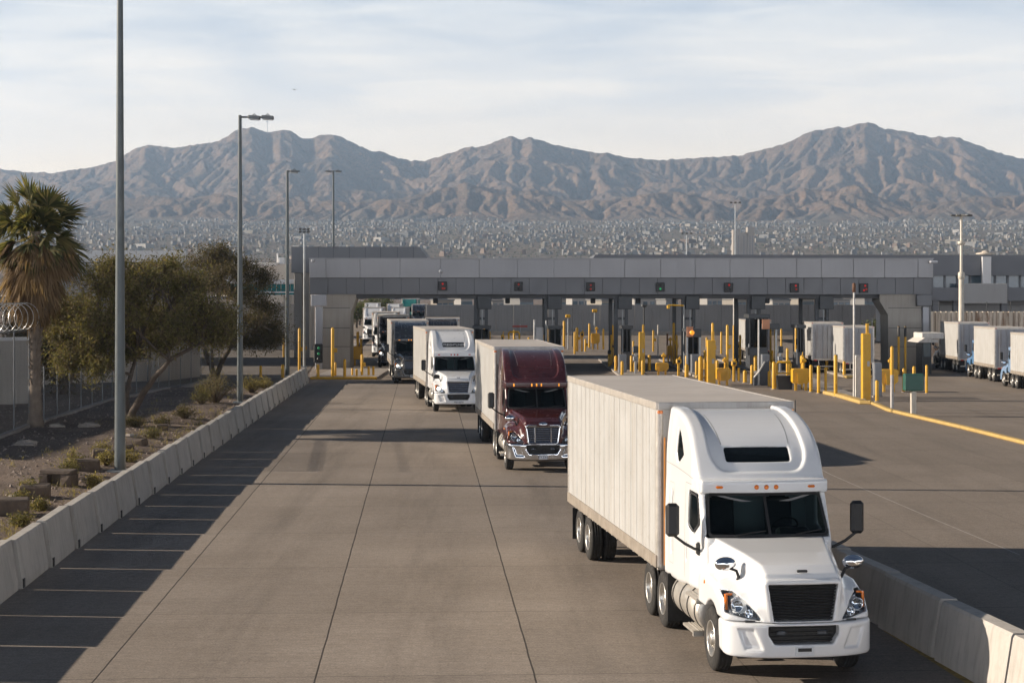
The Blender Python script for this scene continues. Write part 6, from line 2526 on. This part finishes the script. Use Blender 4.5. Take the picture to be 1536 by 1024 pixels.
tufts = [(30, 758, .45, .45, 'green weed tuft between the first two blocks'), (46, 745, .6, .4, 'green weed tuft on the second block'), (100, 716, .6, .5, 'bright weed tuft behind the hollow block'), (108, 712, .9, .2, 'tall dry stalk standing by the hollow block'),
         (118, 704, .55, .5, 'leafy weed on the overgrown block'), (153, 683, .5, .45, 'yellow green weed on the mossy block'), (160, 698, .55, .35, 'yellow weed left of the nearest pole foot'), (196, 692, .45, .5, 'yellow weed right of the nearest pole foot'),
         (140, 730, .35, .4, 'dry weed near the barrier top left of the pole'), (28, 788, .3, .5, 'flat weed beside the nearest barrier tops'), (228, 658, .4, .5, 'weed patch along the verge right of the pole'), (60, 765, .3, .3, 'small weed in front of the second block')]
for px, py, h, w, lb_ in tufts:
    tuft(lb_, on_verge(px, py), h, w * .8, 26, GRASSD if 'dry' in lb_ or 'yellow' in lb_ else MESQ, 'weed', 'weed', 'weeds on the verge')
ROCKM = M('pale_rock', (.30, .26, .22), .9, 0, .25, 2, bump=.6, bs=10)
for px, py, r, lb_ in ((38, 668, .45, 'pale flat rock near the palm foot, left'), (85, 640, .30, 'small pale rock right of the palm foot'), (133, 640, .42, 'pale rock between palm and mesquite'), (195, 655, .25, 'small rock right of the nearest pole'), (25, 745, .2, 'small stone at the left photo edge')):
    p = on_verge(px, py)
    mb = MB()
    n, m = 9, 5
    v = [(0, 0, r * .5)]
    for i in range(1, m):
        for j in range(n):
            a = j * 2 * math.pi / n
            th = i / (m - 1) * math.pi * .55
            k = random.uniform(.8, 1.15)
            v.append((math.sin(th) * math.cos(a) * r * k * 1.2, math.sin(th) * math.sin(a) * r * k, math.cos(th) * r * .5 * k))
    f = [(0, 1 + j, 1 + (j + 1) % n) for j in range(n)]
    for i in range(m - 2):
        for j in range(n):
            a, b = 1 + i * n, 1 + (i + 1) * n
            f.append((a + j, b + j, b + (j + 1) % n, a + (j + 1) % n))
    mb.add(v, f)
    o = tag(obj('rock', mb, ROCKM), lb_, 'rock', 'rocks on the verge')
    o.location = p
# scattered dry grass on the bank
gp_ = []
for k in range(900):
    y = 24 + 80 * random.random() ** 1.3
    d = .15 + 5.5 * random.random() ** 2.2
    if fbm(np.array([d * .3]), np.array([y * .22]), 2, 71)[0] < -.02:
        continue
    x = -8.65 - .0416 * y - .5 - d
    gp_.append((x, y, vz(x, y) + .03))
V, Q = leaves(gp_, len(gp_) * 16, .09, .16, .10, 1.6)
tag(obj('grass', np_mesh('grass', V, Q, False), GRASSD), 'thin dry grass sprouting over the dirt verge', 'grass', None, 'stuff')

# ------------------------------------------------------------------ fan palm
pb = on_verge(53, 640)
Yp = pb.y
t = thing('palm_tree', 'fan palm with a green head and a long skirt of dead brown fronds', 'palm tree', pb)
H0 = zz(340, Yp) - pb.z
tr = MB()
n = 46
for i in range(n):
    pass
prof = []
for i in range(60):
    z = H0 * i / 59
    r = .30 - .09 * min(1, i / 25) + (.12 * max(0, 1 - i / 5))
    prof.append((z, r + (.03 if i % 2 else -.01)))
tr.lathe((0, 0, -.2), (0, 0, 1), prof, 18)
for i in range(260):
    a, z = random.random() * 6.28, random.uniform(1.6, H0 * .75)
    r = .22
    p = Vector((math.cos(a) * r, math.sin(a) * r, z))
    d = Vector((math.cos(a), math.sin(a), 1.3)).normalized()
    tr.tube([p, p + d * .18], [.045, .012], 4)
obj('trunk', tr, PBARK, t)


def fan(root, d, plen, blen, droop, nb, roll, vs, fs, spread=1.0):
    """petiole then a fan of blades, folded and drooping at the tips"""
    root, d = Vector(root), Vector(d).normalized()
    side = d.cross(Vector((0, 0, 1)))
    side = side.normalized() if side.length > .05 else Vector((1, 0, 0))
    up = side.cross(d)
    ro = random.uniform(-roll, roll)
    side, up = side * math.cos(ro) + up * math.sin(ro), up * math.cos(ro) - side * math.sin(ro)
    hub = root + d * plen + Vector((0, 0, -droop * plen * .25))

    def strip(pts, w):
        o = len(vs)
        for p, ww, sd in zip(*pts, w):
            vs.extend([tuple(p - sd * ww), tuple(p + sd * ww)])
    o = len(vs)
    for p, ww in ((root, .035), (hub, .018)):
        vs.extend([tuple(p - side * ww), tuple(p + side * ww)])
    fs.append((o, o + 1, o + 3, o + 2))
    for k in range(nb):
        a = (k / (nb - 1) - .5) * 2.5 * spread
        bd = (d * math.cos(a) + side * math.sin(a) + up * random.uniform(-.12, .12)).normalized()
        L = blen * (1 - .25 * abs(a) / 1.3) * random.uniform(.85, 1.1)
        n2 = bd.cross(up).normalized()
        o = len(vs)
        for j, (u, ww) in enumerate(((0, .022), (.35, .06), (.7, .036), (1.0, .003))):
            p = hub + bd * L * u + Vector((0, 0, -droop * L * u * u * .75))
            vs.extend([tuple(p - n2 * ww), tuple(p + n2 * ww)])
        for j in range(3):
            fs.append((o + 2 * j, o + 2 * j + 1, o + 2 * j + 3, o + 2 * j + 2))


vs, fs = [], []
for i in range(46):
    a = i * 2.399 + random.uniform(-.2, .2)
    e = math.asin(max(-.6, min(.97, .97 - 1.5 * i / 42 + random.uniform(-.12, .12))))
    fan((0, 0, H0 - .1 - .3 * i / 42), (math.cos(a) * math.cos(e), math.sin(a) * math.cos(e), math.sin(e)), random.uniform(.9, 1.45), random.uniform(.95, 1.35), .15 + .40 * i / 42, 22, 1.0, vs, fs, 1.0)
for i in range(18):
    a = i * 2.399 + .7
    e = random.uniform(.1, 1.2)
    fan((0, 0, H0 - .2), (math.cos(a) * math.cos(e), math.sin(a) * math.cos(e), math.sin(e)), random.uniform(.45, .75), random.uniform(.7, .95), .25, 20, 1.2, vs, fs, 1.05)
obj('crown', np_mesh('crown', np.array(vs), np.array(fs), False), PALMG, t)
vs, fs = [], []
for i in range(120):
    a = i * 2.399
    u = random.random()
    e = R(-8 - 70 * u ** .8)
    z0 = H0 - .35 - 2.3 * u * random.random() ** .6 - .3 * u
    fan((math.cos(a) * .15, math.sin(a) * .15, z0), (math.cos(a) * math.cos(e), math.sin(a) * math.cos(e), math.sin(e)), random.uniform(.7, 1.1) * (1 - .45 * u), random.uniform(.6, 1.3), .8, 15, .7, vs, fs, random.uniform(.45, .85))
obj('dead_fronds', np_mesh('dead_fronds', np.array(vs), np.array(fs), False), PALMD, t)

# ------------------------------------------------------------------ fences at the left
MESH = bpy.data.materials.new('chain_link')
nt = NT(MESH)
out = nt.t.nodes['Material Output']
v = nt.objco()
s1 = nt.n('ShaderNodeSeparateXYZ')
nt.l(v, s1.inputs[0])


def diag(sign):
    u = nt.math('ADD', nt.math('MULTIPLY', s1.outputs[0], 14), nt.math('MULTIPLY', s1.outputs[2], 14 * sign))
    return nt.math('LESS_THAN', nt.math('ABSOLUTE', nt.math('SUBTRACT', nt.math('FRACT', u), .5)), .055)


mk_ = nt.math('MAXIMUM', diag(1), diag(-1))
trn = nt.n('ShaderNodeBsdfTransparent')
mxs = nt.n('ShaderNodeMixShader')
nt.b.inputs['Base Color'].default_value = (.12, .125, .13, 1)
nt.b.inputs['Metallic'].default_value = .4
nt.l(mk_, mxs.inputs[0])
nt.l(trn.outputs[0], mxs.inputs[1])
nt.l(nt.b.outputs[0], mxs.inputs[2])
nt.l(mxs.outputs[0], out.inputs['Surface'])


FENCEP = M('fence_post_grey', (.15, .16, .17), .5, .4, .1, 3)


def chain_fence(label, a, b, h, npost, rail=True, kerb_=True):
    a, b = Vector(a), Vector(b)
    d = (b - a)
    L = d.to_2d().length
    t = thing('chain_link_fence', label, 'fence', a, math.atan2(d.y, d.x))
    dz = d.z
    f = MB()
    f.add([(0, 0, .05), (L, 0, dz + .05), (L, 0, dz + h), (0, 0, h)], [(0, 1, 2, 3)])
    obj('mesh_panel', f, MESH, t)
    for i in range(npost):
        x = L * i / (npost - 1)
        obj('post', MB().tube([(x, .06, dz * x / L - .3), (x, .06, dz * x / L + h + .05)], .032, 8).lathe((x, .06, dz * x / L + h + .05), (0, 0, 1), [(0, .04), (.04, .03), (.06, 0)], 8), FENCEP, t)
    obj('rail', MB().tube([(0, .06, h), (L, .06, dz + h)], .022, 6), FENCEP, t)
    obj('rail', MB().tube([(0, .06, .12), (L, .06, dz + .12)], .018, 6), FENCEP, t)
    obj('footing', MB().box((L / 2, .1, dz / 2), (L, .25, .26), 0, .03), KERBC, t)
    return t


f1, f2, f3, f4 = on_verge(68, 633), on_verge(170, 601), on_verge(255, 583), on_verge(330, 570)
chain_fence('chain link fence run between the palm and the mesquite trunk', f1, f2, 2.35, 7)
chain_fence('chain link fence run behind the mesquite trunk', f2, f3, 2.6, 6)
chain_fence('far chain link fence run with pale backing behind the dark mesquite', f3, f4, 2.9, 6)
g1, g2 = on_verge(-60, 682), on_verge(46, 640)
tt = chain_fence('tall chain link fence under the razor wire left of the palm', g1, g2, 4.1, 5)
# coil of razor wire on top
d = g2 - g1
L = d.to_2d().length
rw_ = thing('razor_wire', 'bright coil of razor wire on the left fence top', 'razor wire', g1 + Vector((0, 0, 4.15)), math.atan2(d.y, d.x))
coil = MB()
turns = 11
pts = [(L * u, math.cos(u * turns * 2 * math.pi) * .45, .55 + math.sin(u * turns * 2 * math.pi) * .55 + d.z * u) for u in np.linspace(0, 1.02, turns * 22)]
coil.tube(pts, .014, 4)
obj('coil', coil, M('bright_wire', (.62, .62, .60), .3, .9, .1, 5), rw_)
obj('wire', MB().tube([(0, 0, .02), (L * 1.02, 0, .02 + d.z)], .02, 4).tube([(0, 0, 1.12), (L * 1.02, 0, 1.12 + d.z)], .015, 4), STEEL, rw_)
w1 = thing('concrete_wall', 'grey concrete panel wall behind the razor wire fence', 'wall')
mb = MB()
a, b = at(-140, 88), at(47, 92)
for i in range(8):
    wall_between(mb, a.lerp(b, i / 8 + .001), a.lerp(b, (i + 1) / 8 - .001), 0, zz(512, 90), .25)
obj('panel', mb, CONC2, w1)
mb = MB()
wall_between(mb, a, b, zz(512, 90) + .003, zz(510, 90) + .1, .35, .05)
obj('coping', mb, BLDL, w1)
w2 = thing('concrete_wall', 'pale panel wall at the far end of the chain link fence', 'wall')
mb = MB()
a, b = at(232, 122), at(300, 130)
for i in range(6):
    wall_between(mb, a.lerp(b, i / 6 + .002), a.lerp(b, (i + 1) / 6 - .002), 0, zz(518, 126), .25)
obj('panel', mb, CONC2, w2)
ly = thing('low_wall', 'long low sunlit wall seen through the chain link fence', 'wall')
mb = MB()
wall_between(mb, at(40, 118), at(235, 124), 0, 1.5, .3)
obj('panel', mb, CREAM, ly)
# a bird
bd = thing('bird', 'tiny dark bird gliding alone in the sky left of centre', 'bird', at(442, 230, zz(135, 230)), .4)
bb = MB()
bb.add([(0, -.28, 0), (.05, -.1, .05), (-.05, -.1, .05), (.07, .05, .02), (-.07, .05, .02), (0, .3, 0), (.42, -.02, .12), (-.42, -.02, .12), (.2, .1, .06), (-.2, .1, .06)],
       [(0, 1, 2), (1, 3, 4, 2), (3, 5, 4), (1, 6, 8, 3), (2, 4, 9, 7)])
obj('body', bb, BLACK, bd)
# ------------------------------------------------------------------ the queue
Q = 'semi trucks queuing toward the camera'
WHITE1 = dict(paint=W_PAINT, roof='skylight', drive=(5.15, 6.4), ty=5.15, tl=10.6, bog=1.0, orange=True, tlamp=1, antenna=True)
truck('nearest white semi truck with a black grille and long white trailer', 1207, 28.3, 7.1, WHITE1, Q)
RED = dict(paint=MAROON, roof='plain', drive=(5.15, 6.4), ty=5.15, tl=10.0, frame=True, bars=9, barh=.03, grillemat=CHROME, vbars=True, badge=True, bumper=CHROME, lamps='tall', lampmat=AMBER_ON, platetext='EYZ61')
truck('maroon semi truck with chrome grille and bumper, second in the queue', 815, 61.4, 5.0, RED, Q)
WH2 = dict(paint=W_PAINT2, roof='logo', drive=(5.15, 6.4), ty=5.15, tl=9.0, frame=False, bars=6, barh=.045, grillemat=CHROME, badgemat=CHROME, lampmat=REDLENS, lit=True, platetext='MX 4270', chrome_mirrors=False)
t3 = truck('white semi truck with chrome barred grille, third in the queue', 688, 91.6, 7.2, WH2, Q)
text_mesh('name_text', 'FREIGHTLINER', .17, PLATE, [c for c in t3.children if c.name.startswith('cab')][0], (0, 2.64, 3.37), (R(55), 0, 0), .01)
GR4 = dict(paint=GREYCAR, roof='plain', drive=(5.15, 6.4), ty=5.15, tl=9.0, bars=7, barh=.04, grillemat=CHROME, lit=True, lampmat=AMBER_ON, chrome_mirrors=False)
truck('graphite grey semi truck with a lit headlamp, fourth in the queue', 619, 119.5, 5.5, GR4, Q)
NV5 = dict(paint=NAVY, roof='plain', drive=(5.15, 6.4), ty=5.15, tl=9.0, bars=7, barh=.04, lit=True, lampmat=AMBER, chrome_mirrors=False)
truck('very dark navy semi truck under the canopy, fifth in the queue', 590, 143.5, 4.0, NV5, Q)
BK6 = dict(paint=BLACKP, roof='plain', drive=(5.15, 6.4), ty=5.15, tl=9.0, bars=7, barh=.04, chrome_mirrors=False)
truck('black roofed semi truck mostly hidden behind the third white truck', 663, 131, 2.0, BK6, Q)
WF = dict(paint=W_PAINT2, roof='plain', drive=(5.15, 6.4), ty=5.15, tl=9.0, bars=7, barh=.04, chrome_mirrors=False)
w6 = truck('white semi truck just behind the navy one under the canopy', 577, 168, 3.0, WF, Q)
FARQ = 'far trucks on the road beyond the canopy'


def far_copy(src, label, px, Y, yaw, s, swap=None):
    c = dup(src, None, at(px, Y), R(yaw), label, swap)
    c.scale = (s,) * 3
    c['group'] = FARQ
    return c


far_copy(w6, 'far white truck with a dark visor line behind the canopy, leftmost', 559, 215, 3, 1.0)
far_copy(w6, 'far pale truck beyond the leftmost white one', 557, 300, 3, 1.0)
far_copy(w6, 'far white truck with a dark windscreen in the middle lane', 597, 262, 1, .9)
far_copy(w6, 'farthest white truck in the middle lane', 589, 310, 1, .95)
far_copy(w6, 'far dark truck right of the middle lane', 627, 300, 1, .95, {'white_paint_worn': NAVY, 'trailer_white_sheet': T_REAR})
far_copy(w6, 'far truck with a teal box right of the white middle truck', 613, 325, 1, 1.15, {'white_paint_worn': M('teal_truck_paint', (.02, .16, .15), .4), 'trailer_white_sheet': M('teal_sheet', (.02, .20, .18), .5)})

# ------------------------------------------------------------------ trucks driving away at the right
RQ = 'trucks heading away at the right'


def away(label, px_rl, Y_r, s, st, brg, src=None, swap=None):
    """px_rl, Y_r: where the trailer's rear left edge stands; brg: heading to the right of straight ahead"""
    L = (st['ty'] + st['tl']) * s
    a = R(180 - brg)
    # rear left corner in the local frame: (+1.3, L)
    c, sn = math.cos(a), math.sin(a)
    lx, ly = 1.3 * s, L
    off = Vector((c * lx - sn * ly, sn * lx + c * ly, 0))
    if src is None:
        o = thing('semi_truck', label, 'truck', at(px_rl, Y_r) - off, a, RQ)
        make_tractor(o, st)
        make_trailer(o, st)
    else:
        o = dup(src, None, at(px_rl, Y_r) - off, a, label, swap)
    o.scale = (s,) * 3
    return o


DW = dict(paint=W_PAINT2, day=True, drive=(3.75, 4.95), ty=3.75, tl=6.6, bars=8, stack=False, bog=.9)
DB = dict(paint=BLUEP, day=True, drive=(3.75, 4.95), ty=3.75, tl=6.6, bars=8, stack=True, bog=.9)
A_ = away('white day cab truck with white trailer beside the kiosk, heading away', 1437, 136, .92, DW, 1)
B_ = away('blue day cab truck with white trailer between two others at right', 1492, 122, .895, DB, 1)
away('pale blue day cab truck with white trailer at the right photo edge', 1552, 109.5, .86, DB, 1, B_, {'blue_paint': PALEBLUE})
away('white trailer truck entering the rightmost lane under the canopy', 1264.5, 131, .87, DW, 1.5, A_)
away('white trailer truck under the canopy left of the rightmost lane', 1217, 136, .92, DW, 3, A_)
away('small white trailer truck far under the canopy behind the fifth booth', 1117.5, 158, .88, DW, 2, A_)
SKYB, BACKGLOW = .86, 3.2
cam = bpy.data.cameras.new('camera')
co = bpy.data.objects.new('camera', cam)
COL.objects.link(co)
co.location = (0, 0, EYE)
co.rotation_euler = (R(90), 0, 0)
cam.sensor_width = 36
cam.lens = 36 * FPX / 1536
cam.shift_y = -(512 - HY) / 1536
cam.clip_start = .5
cam.clip_end = 30000
SC.camera = co
# low sun from the left, a little beyond the canopy line
EL, AZ = R(20), R(5)
tv = Vector((math.cos(AZ) * math.cos(EL), -math.sin(AZ) * math.cos(EL), -math.sin(EL)))
sun = bpy.data.lights.new('sun', 'SUN')
sun.energy = 5.0
sun.angle = R(.53)
sun.color = (1.0, .87, .72)
so = bpy.data.objects.new('sun', sun)
COL.objects.link(so)
so.rotation_euler = tv.to_track_quat('-Z', 'Y').to_euler()
w = bpy.data.worlds.new('World')
SC.world = w
w.use_nodes = True
t = w.node_tree
bgd = t.nodes['Background']
sky = t.nodes.new('ShaderNodeTexSky')
sky.sky_type = 'NISHITA'
sky.sun_disc = False
sky.sun_elevation = EL
sky.sun_rotation = R(-85)
sky.air_density = 1.0
sky.dust_density = 1.6
# thin high cloud sheet: streaks of ice cloud over the clear sky
tc = t.nodes.new('ShaderNodeTexCoord')
sp = t.nodes.new('ShaderNodeSeparateXYZ')
t.links.new(tc.outputs['Generated'], sp.inputs[0])


def wm(op, a, b):
    n = t.nodes.new('ShaderNodeMath')
    n.operation = op
    for s, v in zip(n.inputs, (a, b)):
        if hasattr(v, 'is_linked'):
            t.links.new(v, s)
        else:
            s.default_value = v
    return n.outputs[0]


# bearing and height as flat coordinates, so the cloud streaks lie level
el = wm('ARCTAN2', sp.outputs[2], wm('POWER', wm('ADD', wm('MULTIPLY', sp.outputs[0], sp.outputs[0]), wm('MULTIPLY', sp.outputs[1], sp.outputs[1])), .5))
az = wm('ARCTAN2', sp.outputs[0], sp.outputs[1])
cb = t.nodes.new('ShaderNodeCombineXYZ')
t.links.new(az, cb.inputs[0])
t.links.new(el, cb.inputs[1])


def streaks(sx, sy, rot, scale, rough, dist, lo, hi):
    mp = t.nodes.new('ShaderNodeMapping')
    mp.inputs['Rotation'].default_value = (0, 0, R(rot))
    mp.inputs['Scale'].default_value = (sx, sy, 1)
    t.links.new(cb.outputs[0], mp.inputs[0])
    nz = t.nodes.new('ShaderNodeTexNoise')
    nz.inputs['Scale'].default_value = scale
    nz.inputs['Detail'].default_value = 6
    nz.inputs['Roughness'].default_value = rough
    nz.inputs['Distortion'].default_value = dist
    t.links.new(mp.outputs[0], nz.inputs[0])
    mr = t.nodes.new('ShaderNodeMapRange')
    mr.interpolation_type = 'SMOOTHSTEP'
    mr.inputs[1].default_value = lo
    mr.inputs[2].default_value = hi
    t.links.new(nz.outputs[0], mr.inputs[0])
    return mr.outputs[0]


def wmix(f, a, b):
    mx = t.nodes.new('ShaderNodeMix')
    mx.data_type = 'RGBA'
    for s, q in ((mx.inputs[0], f), (mx.inputs[6], a), (mx.inputs[7], b)):
        if hasattr(q, 'is_linked'):
            t.links.new(q, s)
        elif hasattr(q, '__len__'):
            s.default_value = (*q, 1)
        else:
            s.default_value = q
    return mx.outputs[2]


def wramp(f, stops):
    rp = t.nodes.new('ShaderNodeValToRGB')
    e = rp.color_ramp.elements
    while len(e) < len(stops):
        e.new(.5)
    for k, (p, cc) in enumerate(stops):
        e[k].position = p
        e[k].color = (*cc, 1) if hasattr(cc, '__len__') else (cc, cc, cc, 1)
    t.links.new(f, rp.inputs[0])
    return rp.outputs[0]


big = streaks(2.2, 9.5, -7, 2.6, .50, .6, .37, .64)
fine = streaks(4, 34, -5, 2.2, .55, .8, .40, .64)
cl = wm('ADD', wm('MULTIPLY', big, .62), wm('MULTIPLY', fine, .38))
# behind the veil: clear sky overhead, milky towards the horizon
SB = .05
veil = wramp(el, [(0.0, (.99, .81, .60)), (.065, (.97, .83, .665)), (.108, (.63, .64, .65)), (.165, (.41, .475, .555)), (.205, (.015, .024, .048))])
white = wramp(el, [(0.0, (.99, .83, .63)), (.065, (.98, .86, .72)), (.165, (.66, .675, .68)), (.205, (.02, .03, .055))])
haze_sky = wmix(cl, veil, white)
sc_ = t.nodes.new('ShaderNodeVectorMath')
sc_.operation = 'SCALE'
t.links.new(haze_sky, sc_.inputs[0])
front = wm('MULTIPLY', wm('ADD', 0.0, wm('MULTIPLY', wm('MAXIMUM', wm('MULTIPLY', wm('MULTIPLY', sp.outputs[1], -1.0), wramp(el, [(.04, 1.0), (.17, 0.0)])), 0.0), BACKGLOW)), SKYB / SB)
sc_.inputs['Scale'].default_value = SKYB / SB
# glow added behind the viewer to brighten faces toward it, cooler than ahead
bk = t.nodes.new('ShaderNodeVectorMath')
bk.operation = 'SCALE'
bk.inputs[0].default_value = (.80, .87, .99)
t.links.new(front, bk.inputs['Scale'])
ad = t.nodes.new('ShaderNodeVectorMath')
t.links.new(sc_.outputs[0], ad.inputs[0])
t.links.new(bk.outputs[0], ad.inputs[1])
wt = wramp(el, [(.22, 1.0), (.34, .90)])
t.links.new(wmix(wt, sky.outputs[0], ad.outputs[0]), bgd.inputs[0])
bgd.inputs[1].default_value = SB
v = SC.view_settings
v.view_transform = 'Standard'
v.look = 'None'
v.exposure = .74
v.gamma = 1
SC.cycles.use_denoising = True
SC.cycles.max_bounces = 6
SC.cycles.transparent_max_bounces = 10
SC.cycles.volume_bounces = 0
